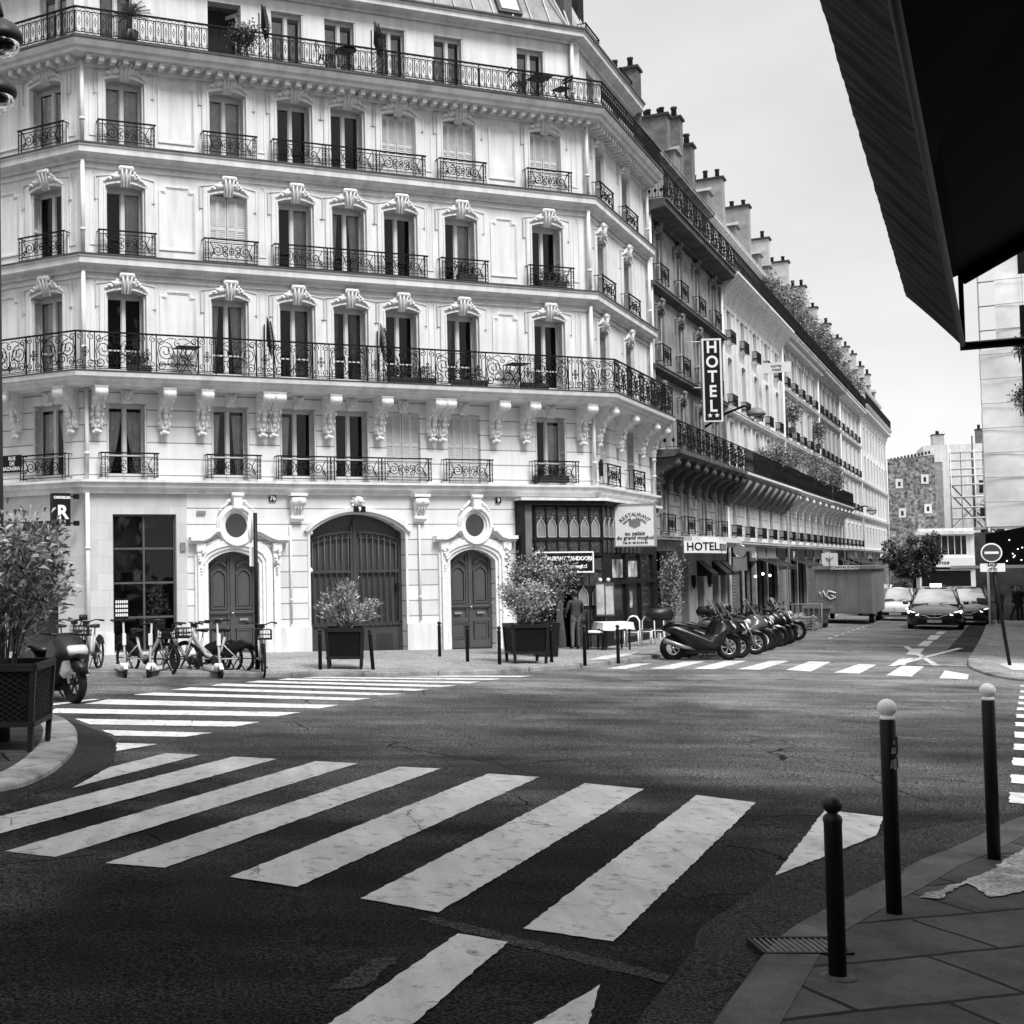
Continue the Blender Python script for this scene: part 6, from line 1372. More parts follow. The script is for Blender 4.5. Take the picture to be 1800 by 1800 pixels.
bl=[('white hire bicycle at far left of the row, half hidden by the laurel',-4.0,26.95,R(-55),.98),('white hire bicycle seen end on beside the downpipe',-3.5,26.95,R(-100),.98),('white hire bicycle turned towards the road in front of the cafe window',-2.35,27.2,R(-38),1.),
 ('hire bicycle side on with its front wheel left, below the cafe window',-1.45,27.35,R(176),1.),('hire bicycle angled behind the long side on bicycles',-1.1,27.75,R(150),1.),('hire bicycle with a big dark rear guard in front of the left door',-.98,27.25,R(172),1.02),('hire bicycle seen end on at the foot of the road sign',.05,27.2,R(-84),1.03)]
for i,(l,x,y,rz,s) in enumerate(bl): place(bk,i==0,base(x,y,.0 if i>1 else .1),rz,l,None,s)
def make_kick():
    o=empty('kick_scooter',(0,0,0),0,'x','kick scooter','hire kick scooters parked by the bicycles'); wheel_parts(o,-.48,.12,.12,.03,PLAST,5,'rear_wheel',True); wheel_parts(o,.5,.12,.12,.03,PLAST,5,'front_wheel',True)
    d=MB(); d.pillow([(-.5,.15),(-.42,.22),(.3,.2),(.42,.3),(.46,.27),(.35,.12),(-.35,.11)],.17,axis='y',shrink=.9); obj('deck',d,GLOSSW,o)
    s=MB(); s.tube([(.5,0,.12),(.46,0,.35),(.33,0,1.15)],.022,8); obj('stem',s,mat('bike_grey'),o); c=MB(); c.box(.39,.45,-.035,.035,.66,.9); obj('battery_case',c,WHITE2,o); h=MB(); h.tube([(.33,-.27,1.17),(.33,.27,1.17)],.018,6); h.box(.3,.37,-.05,.05,1.13,1.2); h.tube([(.33,-.25,1.16),(.42,-.2,1.12)],.008,4); obj('handlebar',h,PLAST,o)
    g=MB(); g.pillow([(.38,.12),(.42,.24),(.52,.3),(.64,.2),(.62,.15),(.52,.24),(.45,.12)],.09,axis='y'); obj('mudguard',g,WHITE,o); return o
kk=make_kick()
for i,(l,x,y,rz) in enumerate([('white kick scooter leftmost, in front of the first parked bicycle',-2.85,26.75,R(-75)),('white kick scooter under the middle of the cafe window',-2.1,26.85,R(-105)),('white kick scooter in front of the left double door',-.95,26.8,R(-70))]): place(kk,i==0,base(x,y,0),rz,l)
# ---------------------------------------------------------------- motorcycles: big scooters
def make_moto(paint=GLOSSK,box=False,screen=True,kindn='motor_scooter',rimm=CHROME):
    o=empty(kindn,(0,0,0),0,'x','motor scooter','motor scooters and motorcycles parked at an angle'); r=.3
    wheel_parts(o,-.68,r-.05,r,.075,rimm,6,'rear_wheel',True); wheel_parts(o,.72,r-.045,r,.065,rimm,6,'front_wheel',True)
    b=MB(); b.pillow([(-.98,.78),(-.85,.86),(-.5,.84),(-.25,.74),(-.1,.6),(.1,.52),(.3,.62),(.42,.9),(.5,1.02),(.62,1.0),(.82,.82),(.88,.7),(.66,.62),(.55,.42),(.4,.24),(-.35,.22),(-.5,.42),(-.72,.62)],.5,shrink=.78); obj('body_fairing',b,paint,o)
    fm=MB(); fm.pillow([(.4,.55),(.46,.62),(.72,.68),(.95,.62),(1.08,.45),(.98,.5),(.72,.6),(.5,.52)],.16); obj('front_mudguard',fm,paint,o)
    s=MB(); s.pillow([(-.86,.86),(-.7,.95),(-.42,.93),(-.32,.86),(-.05,.82),(.02,.74),(-.2,.74),(-.5,.82)],.36); obj('seat',s,PLAST,o)
    f=MB(); 
    for y in (-.09,.09): f.tube([(.72,y,r),(.52,y,.78)],.026,6)
    obj('fork',f,CHROME,o)
    h=MB(); h.tube([(.3,-.36,1.06),(.42,-.18,1.03),(.42,.18,1.03),(.3,.36,1.06)],.02,6); 
    for y in (-.36,.36): h.tube([(.3,y*.95,1.06),(.22,y*1.1,1.05)],.03,6); h.tube([(.42,y*.6,1.02),(.38,y*.95,1.24)],.009,4)
    obj('handlebar',h,PLAST,o); 
    for y in (-.36,.36): m_=MB(); m_.pillow([(-.03,-.04),(-.02,.05),(.02,.05),(.03,-.04)],.13,T=T_(.38,y,1.27)); obj('mirror',m_,PLAST,o)
    if screen: 
        w_=MB(); vs=[];
        for j in range(5):
            t=j/4; z=.95+.5*t; x=.62-.28*t
            for i in range(7): a=(i/6-.5)*2; vs.append((x-.1*a*a,a*(.24-.07*t),z))
        w_.add(vs,[(j*7+i,j*7+i+1,(j+1)*7+i+1,(j+1)*7+i) for j in range(4) for i in range(6)],0,True); obj('windscreen',w_,GLASS,o)
    l=MB(); l.pillow([(.74,.78),(.8,.88),(.86,.8),(.85,.72)],.34); obj('headlight',l,mat('lamp_lens',.5,.12,.1,5,spec=.8),o)
    e=MB(); e.tube([(-.2,-.18,.28),(-.45,-.22,.32),(-.98,-.25,.5)],.035,8,r1=.07); obj('exhaust',e,mat('exhaust_metal',.25,.35,.2,8,metal=.6),o)
    k=MB(); k.tube([(-.1,.12,.22),(-.16,.3,.01)],.015,5); k.box(-.35,.35,-.14,.14,.16,.3); obj('side_stand',k,PLAST,o)
    p=MB(); p.box(-1.02,-1.0,-.1,.1,.5,.68); obj('number_plate',p,WHITE2,o)
    if box:
        t=MB(); t.pillow([(-1.28,.98),(-1.32,1.12),(-1.25,1.26),(-.75,1.3),(-.68,1.14),(-.74,.98)],.5,shrink=.85); obj('top_box',t,PLAST,o)
    return o
m1=make_moto(paint=MOTOK,box=True); m1['label']='black motor scooter with a large top box, nearest of the row'; m1.location=base(11.42,33.2,0); m1.rotation_euler.z=R(3); m1.scale=(1.05,)*3
m2=make_moto(MOTOK); mg=make_moto(mat('scooter_grey',.08,.3,.05,3,coat=.6),rimm=WHITE2); m3_=make_moto(MOTOK,screen=False,box=True,rimm=PLAST)
def make_naked(paint,rimm):
    o=empty('motorcycle',(0,0,0),0,'x','motorcycle','motor scooters and motorcycles parked at an angle'); r=.33
    wheel_parts(o,-.7,r-.05,r,.07,rimm,8,'rear_wheel',True); wheel_parts(o,.74,r-.05,r,.06,rimm,8,'front_wheel',True)
    t=MB(); t.pillow([(-.1,.76),(-.05,.92),(.12,1.0),(.32,.95),(.38,.8),(.2,.74)],.3,shrink=.7); obj('fuel_tank',t,paint,o)
    s=MB(); s.pillow([(-.85,.86),(-.78,.93),(-.5,.86),(-.12,.84),(-.1,.76),(-.5,.76)],.24); obj('seat',s,PLAST,o)
    e=MB(); e.box(-.2,.25,-.16,.16,.25,.55); e.box(-.05,.22,-.12,.12,.55,.75); [e.lathe([(.12,-.2),(.13,-.16),(.13,.16),(.12,.2)],12,T=T_(x,0,.36,0,R(90))) for x in (-.1,.15)]; e.tube([(-.7,-.1,.32),(-.1,-.1,.4)],.03,5); e.tube([(-.2,.1,.4),(-.1,.1,.8),(.4,.05,.85)],.025,5); obj('engine_and_frame',e,DARKG,o)
    f=MB(); [f.tube([(.74,y,r-.03),(.46,y,.98)],.024,6) for y in (-.09,.09)]; obj('fork',f,CHROME,o)
    h=MB(); h.tube([(.28,-.38,1.08),(.4,-.15,1.06),(.4,.15,1.06),(.28,.38,1.08)],.016,6); [h.tube([(.34,y,1.08),(.3,y*1.25,1.26)],.008,4) for y in (-.3,.3)]; obj('handlebar',h,PLAST,o)
    for y in (-.38,.38): m_=MB(); m_.pillow([(-.02,-.04),(-.02,.04),(.02,.04),(.02,-.04)],.12,T=T_(.3,y,1.28)); obj('mirror',m_,PLAST,o)
    l=MB(); l.ball((.56,0,.92),.1,10); obj('headlight',l,mat('lamp_lens'),o); x=MB(); x.tube([(.2,-.14,.35),(-.1,-.18,.22),(-.5,-.2,.28),(-.95,-.22,.45)],.03,8,r1=.055); obj('exhaust',x,mat('exhaust_metal'),o)
    g=MB(); g.pillow([(.45,.5),(.55,.68),(.74,.72),(.95,.64),(1.04,.5),(.9,.6),(.72,.66),(.56,.6)],.13); obj('front_mudguard',g,paint,o); g=MB(); g.pillow([(-.95,.75),(-1.08,.62),(-1.1,.55),(-.95,.7),(-.7,.76)],.14); obj('tail_guard',g,PLAST,o); return o
nk=make_naked(MOTOK,CHROME); nk2=make_naked(mat('tank_grey',.15,.3,.05,3,coat=.5),PLAST)
mlab=['black motor scooter with a windscreen, second in the row','black unfaired motorcycle, third in the parked row','grey motor scooter with a pale front rim, fourth in the row','black scooter with a top box behind the grey scooter, fifth in the row','unfaired motorcycle with a grey tank, sixth in the row','black windscreen scooter next to last before the wood pallets','black unfaired motorcycle last in the row beside the wood pallets','black windscreen scooter squeezed in behind the pale rimmed grey scooter','black scooter with a top box behind the unfaired grey tanked motorcycle','black scooter tucked in just behind the first large top box scooter']
for i,l in enumerate(mlab):
    src={0:m2,1:nk,2:mg,3:m3_,4:nk2,5:m2,6:nk,7:m2,8:m3_,9:m2}[i]; first=i in(0,1,2,3,4)
    x,y=[(12.7,33.9),(13.75,35.5),(14.45,36.8),(15.2,38.2),(16.0,39.4),(17.0,41.3),(18.2,43.4),(14.9,37.5),(16.4,40.3),(13.1,34.7)][i]; x-=.72
    ob_=place(src,first,base(x,y+.12,0),R([-4,-14,-2,-18,-9,-20,-12,-7,-25,0][i]),l,None,[1.02,.96,1.05,1.0,.94,1.02,.98,.97,1.03,.95][i]); ob_.rotation_euler.x=R([-5,-3,-6,-4,-5,-3,-5,-4,-6,-5][i])
mb_=MB(); 
# moped on the island side at left
mp_=make_moto(paint=PLAST,screen=False,kindn='electric_moped',rimm=PLAST); mp_['label']='pale grey electric moped with a fat black front wheel behind the planter'; mp_['category']='moped'; del mp_['group']
mp_.location=base(-3.5,21.75,0); mp_.rotation_euler.z=R(-52); mp_.scale=(1.08,)*3
fp=MB(); fp.pillow([(.36,1.0),(.5,1.02),(.74,.62),(.72,.5),(.6,.36),(.52,.42),(.6,.62)],.34,shrink=.8); obj('front_apron',fp,GLOSSW,mp_); fp=MB(); fp.pillow([(-.6,.62),(-.2,.62),(-.1,.5),(-.3,.4),(-.6,.5)],.52,shrink=.8); obj('side_panel',fp,GLOSSG,mp_)
# ---------------------------------------------------------------- road signs
sg=empty('road_sign',base(-.02,27.5),R(-98),'road sign on a dark post seen edge on behind the end bicycle','road sign'); mb=MB(); mb.tube([(0,0,0),(0,0,3.35)],.045,10); obj('post',mb,BLACK,sg)
mb=MB(); mb.lathe([(.32,0),(.33,.015),(.32,.03)],28,T=T_(0,-.09,3.02,0,R(90))); d=obj('round_plate',mb,WHITE,sg); mb=MB(); mb.box(-.2,.2,-.13,-.122,2.97,3.07); obj('bar',mb,WHITE2,d); mb=MB(); mb.lathe([(.29,0),(.29,.004)],28,T=T_(0,-.118,3.02,0,R(90))); obj('red_field',mb,mat('sign_field_grey',.06,.5,.05,3),d); mb=MB(); mb.box(-.24,.24,-.1,-.07,2.2,2.62); obj('sub_plate',mb,WHITE2,sg)
ne=empty('no_entry_sign',base(18.09,30.95,.06),R(-20),'round no entry sign with a cycle exemption plate on a leaning black post','road sign'); mb=MB(); mb.tube([(0,0,0),(-.33,0,2.8)],.04,10); obj('post',mb,BLACK,ne)
mb=MB(); mb.lathe([(.225,0),(.232,.02),(.225,.03)],32,T=T_(-.31,-.05,2.72,0,R(90)),smooth=False); d=obj('disc',mb,WHITE,ne); mb=MB(); mb.lathe([(.2,0),(.2,.004)],32,T=T_(-.31,-.081,2.72,0,R(90)),smooth=False); obj('field',mb,mat('sign_field_grey'),d); mb=MB(); mb.box(-.46,-.16,-.096,-.087,2.69,2.75); obj('bar',mb,WHITE,d)
mb=MB(); mb.box(-.56,-.03,-.08,-.05,2.26,2.46); d=obj('exemption_plate',mb,WHITE2,ne); obj('lettering',text_mb('SAUF',.09,.002,bold=.003).mesh('lettering',BLACK),None,d,(-.3,-.084,2.42)); mb=MB()
for x in (-.36,-.24): mb.tube([(x+.035*math.cos(q),-.086,2.31+.035*math.sin(q)) for q in [2*PI*i/12 for i in range(12)]],.006,4,closed=True)
mb.tube([(-.36,-.086,2.31),(-.33,-.086,2.36),(-.26,-.086,2.36),(-.3,-.086,2.31),(-.33,-.086,2.36)],.005,4); mb.tube([(-.24,-.086,2.31),(-.27,-.086,2.385),(-.24,-.086,2.39)],.005,4); obj('cycle_symbol',mb,BLACK,d)
rs_=empty('round_mirror_sign',base(16.43,43.55,.1),R(-24),'back of a round road sign above a square plate in front of the shop shutters','road sign'); mb=MB(); mb.tube([(0,0,0),(0,0,3.1)],.04,8); obj('post',mb,BLACK,rs_)
mb=MB(); mb.lathe([(.2,0),(.2,.02)],26,T=T_(0,-.05,2.93,0,R(90)),smooth=False); obj('round_plate',mb,mat('sign_back_grey',.22,.45,.1,3),rs_); mb=MB(); mb.tube([(.2*math.cos(q),-.06,2.93+.2*math.sin(q)) for q in [2*PI*i/24 for i in range(24)]],.016,6,closed=True); obj('edge_ring',mb,CHROME,rs_); mb=MB(); mb.box(-.22,.22,-.07,-.05,2.28,2.7); mb.box(-.23,.23,-.08,-.04,2.69,2.72); mb.box(-.23,.23,-.08,-.04,2.26,2.29); obj('square_plate',mb,mat('sign_back_grey'),rs_); mb=MB(); mb.box(.2,.5,-.05,-.03,2.9,3.05); obj('direction_plate',mb,MIDG,rs_)
# ---------------------------------------------------------------- signs on the buildings
def atS(u,d): p=C1+US*u+PERP*d; return p
q=atS(13.55,.85); vs_=empty('vertical_hotel_sign',(q.x,q.y,9.1),FH.a-R(64),'tall vertical lit style sign spelling HOTEL above two stars','sign'); mb=MB(); mb.box(-.36,.36,-.1,.1,-1.62,1.55); obj('case',mb,WHITE2,vs_); mb=MB(); mb.box(-.29,.29,-.115,.115,-1.55,1.48); obj('dark_field',mb,BLACK,vs_)
lt=MB()
for i,c in enumerate('HOTEL'):
    t=text_mb(c,.62,.003,bold=.016); lt.add([(x*.92,y-.12,z+1.2-i*.56) for x,y,z in t.v],t.f)
obj('lettering',lt,WHITE,vs_); s=MB()
for x in (-.13,.13):
    pts=[(x+(.1 if i%2==0 else .042)*math.sin(PI*i/5),-1.38+(.1 if i%2==0 else .042)*math.cos(PI*i/5)) for i in range(10)]; s.prism(pts,'y',-.125,-.116)
obj('stars',s,WHITE,vs_); mb=MB(); mb.tube([(-.9,0,1.45),(-.3,0,1.45)],.02,5); mb.tube([(-.9,0,-.3),(-.3,0,-.3)],.02,5); obj('brackets',mb,WHITE2,vs_)
q=atS(1.47,.8); rsn=sign_board('restaurant_sign',(q.x,q.y,3.3),R(-22),1.12,1.2,'',.1,'square white hanging sign with RESTAURANT arched over a cube emblem','sign',frame=mat('sign_edge',.3,.5,.1,3),lines=[('au palais',.0,-.24,.17),('du grand moghol',.0,-.37,.155),('Tel: 01 48 24 84 84',0,-.52,.09)],bold=.002)
for txt,rad,size in (('RESTAURANT',.52,.15),('INDIEN - TANDOORI',.4,.085)):
    n=len(txt); lt=MB()
    for i,c in enumerate(txt):
        if c==' ': continue
        a=(i-(n-1)/2)/(n-1)*R(96 if size>.1 else 104); t=text_mb(c,size,.003,bold=.002); ca,sa=math.cos(-a),math.sin(-a)
        lt.add([(x*ca-z*sa+rad*math.sin(a),y-.006,x*sa+z*ca+rad*math.cos(a)-.2) for x,y,z in t.v],t.f)
    obj('lettering',lt,mat('letter_grey',.08,.6,.1,5),rsn)
e=MB(); e.prism([(-.16,.0),(0,-.08),(.16,.0),(.16,.13),(0,.05),(-.16,.13)],'y',-.012,-.002); e.prism([(-.16,.135),(0,.06),(.16,.135),(0,.19)],'y',-.012,-.002); obj('cube_emblem',e,MIDG,rsn)
q=FM.w(13.55,.6); ts=sign_board('tandoori_sign',(q.x,q.y,2.23),FM.a,1.85,.52,'',.1,'black signboard with a white frame reading TANDOORI over the restaurant door','sign',bg=BLACK,fg=WHITE,frame=WHITE,lines=[('RESTAURANT TANDOORI',.0,.1,.155),('au palais du grand moghol',.0,-.12,.14)],bold=.007)
q=FL.w(LLEN-.28,.6); cs=empty('cafe_sign',(q.x,q.y,3.68),FL.a+R(60),'black projecting cafe sign with white lettering and a big R, at the left corner','sign'); mb=MB(); mb.box(-.22,.22,-.12,.12,-.4,.4); obj('case',mb,BLACK,cs)
obj('lettering',text_mb('CAFE KELLIN',.085,.003,bold=.004,spacing=.85).mesh('lettering',WHITE),None,cs,(0,-.125,.29)); obj('lettering',text_mb('R',.46,.003,bold=.015).mesh('lettering',WHITE),None,cs,(.01,-.125,-.08))
for z in (.33,-.33): mb=MB(); mb.tube([(.2,0,z),(.5,.08,z)],.02,5); mb.box(.38,.5,.0,.12,z-.06,z+.06); obj('bracket',mb,BLACK,cs)
vt=empty('vertical_shop_sign',(62.75,128.9,4.8),R(-24),'tall black vertical sign reading VETEMENTS at the far corner','sign'); mb=MB(); mb.box(-.44,.44,-.1,.1,-1.55,1.5); obj('case',mb,BLACK,vt); lt=MB()
for i,c in enumerate('VETEMENTS'):
    t=text_mb(c,.4,.003,bold=.012); lt.add([(x,y-.11,z+1.35-i*.33) for x,y,z in t.v],t.f)
obj('lettering',lt,WHITE,vt)
q=atS(16.4,.0); wl=empty('wall_street_lamp',(q.x,q.y,7.6),FH.a,'dome shaped street lamp on a curved bracket beside the vertical hotel sign','street lamp'); mb=MB(); mb.tube([(0,0,0),(.1,-.8,.5),(.1,-1.5,.75),(.1,-1.75,.66)],.05,6); obj('bracket',mb,BLACK,wl); mb=MB(); mb.lathe([(.36,0),(.34,.1),(.2,.26),(.05,.32)],18,c=(.1,-1.95,.35)); h=obj('lamp_head',mb,MIDG,wl); mb=MB(); mb.lathe([(.33,0),(.28,-.15),(.1,-.27)],16,c=(.1,-1.95,.35)); obj('glass_bowl',mb,GLASS,h)
q=atS(66,.0); wl2=copy_tree(wl); wl2.location=(q.x,q.y,5.4); wl2['label']='distant street lamp on a bracket against the white facades'
q=atS(29.7,.9); ws=sign_board('white_lightbox_sign',(q.x,q.y,11.65),R(-24),1.3,.5,'',.1,'small white lightbox sign high on the ribbed cornice building','sign',lines=[('HOTEL',0,.06,.16),('PARIS',0,-.12,.16)],bold=.002)
q=atS(49,.9); ps=sign_board('pharmacy_sign',(q.x,q.y,2.2),R(-24),.9,.9,'',.1,'square white plant emblem sign on a post behind the site container','sign'); mb=MB(); mb.tube([(0,0,-.3),(0,0,.25)],.03,4); mb.tube([(0,0,0),(.2,0,.22)],.03,4); mb.tube([(0,0,-.05),(-.2,0,.2)],.03,4); obj('plant_emblem',mb,MIDG,ps,(0,-.02,0)); mb=MB(); mb.tube([(0,.06,-.45),(0,.06,-3.2)],.05,6); obj('post',mb,DARKG,ps)
# ---------------------------------------------------------------- restaurant terrace
def lbase(F,u,d): p=F.w(u,d); return base(p.x,p.y)
def make_bistro():
    o=empty('bistro_chair',(0,0,0),0,'x','chair','metal bistro chairs outside the restaurant'); f=MB(); 
    for s in (-1,1): f.tube([(s*.2,-.2,0),(s*.19,-.19,.45),(s*.18,.2,.45)],.019,6); f.tube([(s*.21,.24,0),(s*.18,.2,.45),(s*.17,.23,.72),(s*.1,.24,.84),(0,.245,.87)],.021,6)
    f.tube([(-.19,-.19,.43),(.19,-.19,.43)],.019,6); obj('tube_frame',f,WHITE2,o); s=MB(); s.box(-.19,.19,-.2,.2,.44,.465); obj('seat',s,CLOTHK,o); b=MB(); b.prism([(-.15,.5),(-.15,.72),(-.08,.82),(.08,.82),(.15,.72),(.15,.5)],'y',.215,.235); obj('backrest',b,CLOTHK,o); return o
bc=make_bistro()
for i,(u,d,a,l) in enumerate([(.66,.84,R(-25),'metal bistro chair with a black back nearest the white tablecloth'),(1.5,1.05,R(-30),'metal bistro chair with a black back in the middle of the terrace'),(2.4,1.15,R(-20),'metal bistro chair half hidden by the first parked scooter'),(1.9,.55,R(170),'metal bistro chair facing back towards the street by the shop window')]):
    place(bc,i==0,lbase(FS,u,d),a,l,None,1.0)
tb_=empty('dining_table',lbase(FS,-1.05,.75),R(5),'small table under a crumpled white cloth outside the restaurant','table'); mb=MB(); mb.box(-.4,.4,-.35,.35,.72,.75); 
for sx in (-1,1):
    for sy in (-1,1): mb.box(sx*.34-.02,sx*.34+.02,sy*.3-.02,sy*.3+.02,0,.72)
obj('table_frame',mb,DARKW,tb_)
def cloth_mesh(w,d,z,drop,seed):
    rnd=random.Random(seed); mb=MB(); n=28; vs=[]; pr=[]
    for i in range(n*4):
        s=i/(n*4)*4; k=int(s); f=s-k; c=[(-w,-d),(w,-d),(w,d),(-w,d)]; a=c[k];b=c[(k+1)%4]; pr.append((a[0]+(b[0]-a[0])*f,a[1]+(b[1]-a[1])*f,i))
    for r in range(3):
        for (x,y,i) in pr: k=1+.03*r+(.035*math.sin(i*.9)*r*.7); vs.append((x*k,y*k,z-drop*r/2*(1+.12*math.sin(i*.23))))
    N_=n*4; mb.add(vs,[(r*N_+i,r*N_+(i+1)%N_,(r+1)*N_+(i+1)%N_,(r+1)*N_+i) for r in range(2) for i in range(N_)]+[tuple(range(N_))],0,False); return mb
o=obj('tablecloth',cloth_mesh(.43,.38,.765,.2,1),WHITE2,None,lbase(FS,-1.05,.75),R(5)); tag(o,'crumpled white cloth draped over the terrace table','tablecloth')
dc=empty('dining_chair',base(9.35,35.6),R(70),'dark high backed dining chair with a pale cushion beside the cloth covered table','chair'); mb=MB()
for sx in (-1,1):
    for sy in (-1,1): mb.box(sx*.2-.02,sx*.2+.02,sy*.2-.02,sy*.2+.02,0,.45 if sy<0 else 1.0)
mb.box(-.22,.22,-.22,.22,.42,.46); obj('frame',mb,BLACK,dc); mb=MB(); mb.pillow([(-.2,.46),(-.21,.5),(-.1,.53),(.1,.53),(.21,.5),(.2,.46)],.42,axis='y'); obj('seat_cushion',mb,WHITE2,dc); mb=MB(); mb.prism([(-.2,.5),(-.21,.95),(-.12,1.08),(0,1.12),(.12,1.08),(.21,.95),(.2,.5)],'y',.17,.23); obj('backrest',mb,CLOTHK,dc)
mn=empty('menu_stand',lbase(FS,-.35,.35),R(-15),'glazed menu cabinet with two pale sheets on the restaurant corner','menu board'); mb=MB(); mb.box(-.26,.26,-.05,.05,.9,1.85); obj('case',mb,mat('grey_steel'),mn); mb=MB(); mb.box(-.23,-.02,-.06,-.052,.95,1.8); mb.box(.02,.23,-.06,-.052,.95,1.75); obj('menu_sheets',mb,mat('paper_grey',.45,.6,.5,2.2),mn); mb=MB(); mb.tube([(0,0,0),(0,0,.9)],.04,6); obj('post',mb,BLACK,mn); mb=MB(); [mb.ball((x,0,1.93),.06,6) for x in (-.12,.1)]; obj('ornaments',mb,WHITE2,mn)
# ---------------------------------------------------------------- people
def person(name_label,loc,rz,joints,colors,height=1.72,hair=True,radii=None,extra=None,group=None):
    """joints: dict name->(x,y,z) facing -Y, in units of body height"""
    J={'pelvis':(0,0,.53),'waist':(0,0,.6),'chest':(0,0,.74),'neck':(0,0,.845),'head':(0,-.01,.9),'crown':(0,0,.965),'shl':(-.105,0,.81),'shr':(.105,0,.81),'ell':(-.145,.01,.64),'elr':(.145,.01,.64),'wrl':(-.15,-.03,.51),'wrr':(.15,-.03,.51),'hal':(-.15,-.04,.46),'har':(.15,-.04,.46),'hil':(-.05,0,.51),'hir':(.05,0,.51),'knl':(-.06,-.01,.285),'knr':(.06,-.01,.285),'anl':(-.06,.01,.045),'anr':(.06,.01,.045),'tol':(-.065,-.08,.02),'tor':(.065,-.08,.02)}
    J.update(joints); rad={'pelvis':.072,'waist':.068,'chest':.078,'neck':.032,'head':.05,'crown':.038,'shl':.042,'shr':.042,'ell':.027,'elr':.027,'wrl':.018,'wrr':.018,'hal':.02,'har':.02,'hil':.052,'hir':.052,'knl':.036,'knr':.036,'anl':.024,'anr':.024,'tol':.02,'tor':.02}
    if radii: rad.update(radii)
    E_=[('pelvis','waist'),('waist','chest'),('chest','neck'),('neck','head'),('head','crown'),('chest','shl'),('chest','shr'),('shl','ell'),('shr','elr'),('ell','wrl'),('elr','wrr'),('wrl','hal'),('wrr','har'),('pelvis','hil'),('pelvis','hir'),('hil','knl'),('hir','knr'),('knl','anl'),('knr','anr'),('anl','tol'),('anr','tor')]
    ks=list(J); H=height; me=bpy.data.meshes.new('body'); me.from_pydata([tuple(c*H for c in J[k]) for k in ks],[(ks.index(a),ks.index(b)) for a,b in E_],[])
    t=bpy.data.objects.new('tmp',me); TS.collection.objects.link(t); sm=t.modifiers.new('s','SKIN'); sm.use_smooth_shade=True
    if not me.skin_vertices: pass
    for i,k in enumerate(ks):
        v=me.skin_vertices[0].data[i]; v.radius=(rad[k]*H*(1.25 if k in('pelvis','waist','chest') else 1),rad[k]*H*(.85 if k in('chest','waist') else 1)); v.use_root=(k=='pelvis')
    ss=t.modifiers.new('d','SUBSURF'); ss.levels=2; ss.render_levels=2
    TS.view_layers[0].update(); dg=TS.view_layers[0].depsgraph; bm_=bpy.data.meshes.new_from_object(t.evaluated_get(dg)); bpy.data.objects.remove(t)
    bm_.materials.clear(); parts=['skin','top','legs','shoes','hair']
    for p in parts: bm_.materials.append(colors.get(p,SKIN if p=='skin' else HAIR))
    reg={}
    for a,b in E_:
        r='top' if {a,b}&{'chest','waist','shl','shr','ell','elr'} else 'legs'
        if a in('wrl','wrr'): r='skin'
        if (a,b) in (('neck','head'),('head','crown'),('chest','neck')): r='skin' if a!='chest' else 'top'
        if a in('anl','anr'): r='shoes'
        reg[(a,b)]=r
    for p in bm_.polygons:
        c=p.center/H; best=None
        for (a,b),r in reg.items():
            A=Vector(J[a]);B=Vector(J[b]); d=B-A; tt=max(0,min(1,(c-A).dot(d)/d.length_squared)); ds=(c-A-d*tt).length-.5*(rad[a]+(rad[b]-rad[a])*tt)
            if best is None or ds<best[0]: best=(ds,r)
        p.material_index=parts.index(best[1]); p.use_smooth=True
    o=bpy.data.objects.new('person',bm_); o.location=loc; o.rotation_euler.z=rz; COL.objects.link(o); tag(o,name_label,'person',group)
    hd=Vector(J['head'])*H; cr=Vector(J['crown'])*H
    if hair:
        h=MB(); h.ball((0,0,0),.062*H,12,sz=1.05); ce=(hd+cr)/2
        vs=[]; h2=MB()
        h2.add([(v[0]+ce.x,v[1]*1.1+ce.y+.018*H,v[2]+ce.z+.008*H) for v in h.v],[f for f in h.f if not any((h.v[i][1]<-.02*H and h.v[i][2]<.02*H) or h.v[i][2]<-.045*H for i in f)],0,True); obj('hair',h2,colors.get('hair',HAIR),o)
    # face and fingers
    fc=MB(); ce=(hd+cr)/2+Vector((0,0,-.01*H)); fc.add([(v[0],v[1],v[2]) for v in [(ce.x-.008*H,ce.y-.056*H,ce.z),(ce.x+.008*H,ce.y-.056*H,ce.z),(ce.x,ce.y-.072*H,ce.z-.018*H),(ce.x,ce.y-.05*H,ce.z-.022*H)]],[(0,2,1),(0,3,2),(1,2,3)])
    for s in (-1,1): fc.ball((ce.x+s*.052*H,ce.y+.005*H,ce.z-.004*H),.011*H,6,sz=1.5)
    obj('face_features',fc,colors.get('skin',SKIN),o); ey=MB(); [ey.ball((ce.x+s*.02*H,ce.y-.053*H,ce.z+.006*H),.006*H,6) for s in (-1,1)]; ey.box(ce.x-.014*H,ce.x+.014*H,ce.y-.056*H,ce.y-.05*H,ce.z-.032*H,ce.z-.028*H); obj('eyes_and_mouth',ey,HAIR,o)
    fg=MB()
    for s,w_,h_ in ((-1,'wrl','hal'),(1,'wrr','har')):
        W_=Vector(J[w_])*H; Hh=Vector(J[h_])*H; d=(Hh-W_).normalized(); sd=d.cross(Vector((1,0,0))).normalized() if abs(d.x)<.9 else Vector((0,1,0))
        for i in range(4): p=Hh+sd*(i-1.5)*.011*H; L_=(.045,.052,.048,.036)[i]*H; fg.tube([tuple(p),tuple(p+d*L_*.55),tuple(p+d*L_+Vector((-s*.008*H,0,0)))],.0055*H,5)
        p=W_+(Hh-W_)*.6+sd*-.018*H; fg.tube([tuple(p),tuple(p-sd*.02*H+d*.02*H),tuple(p-sd*.016*H+d*.04*H)],.006*H,5)
    obj('fingers',fg,colors.get('skin',SKIN),o)
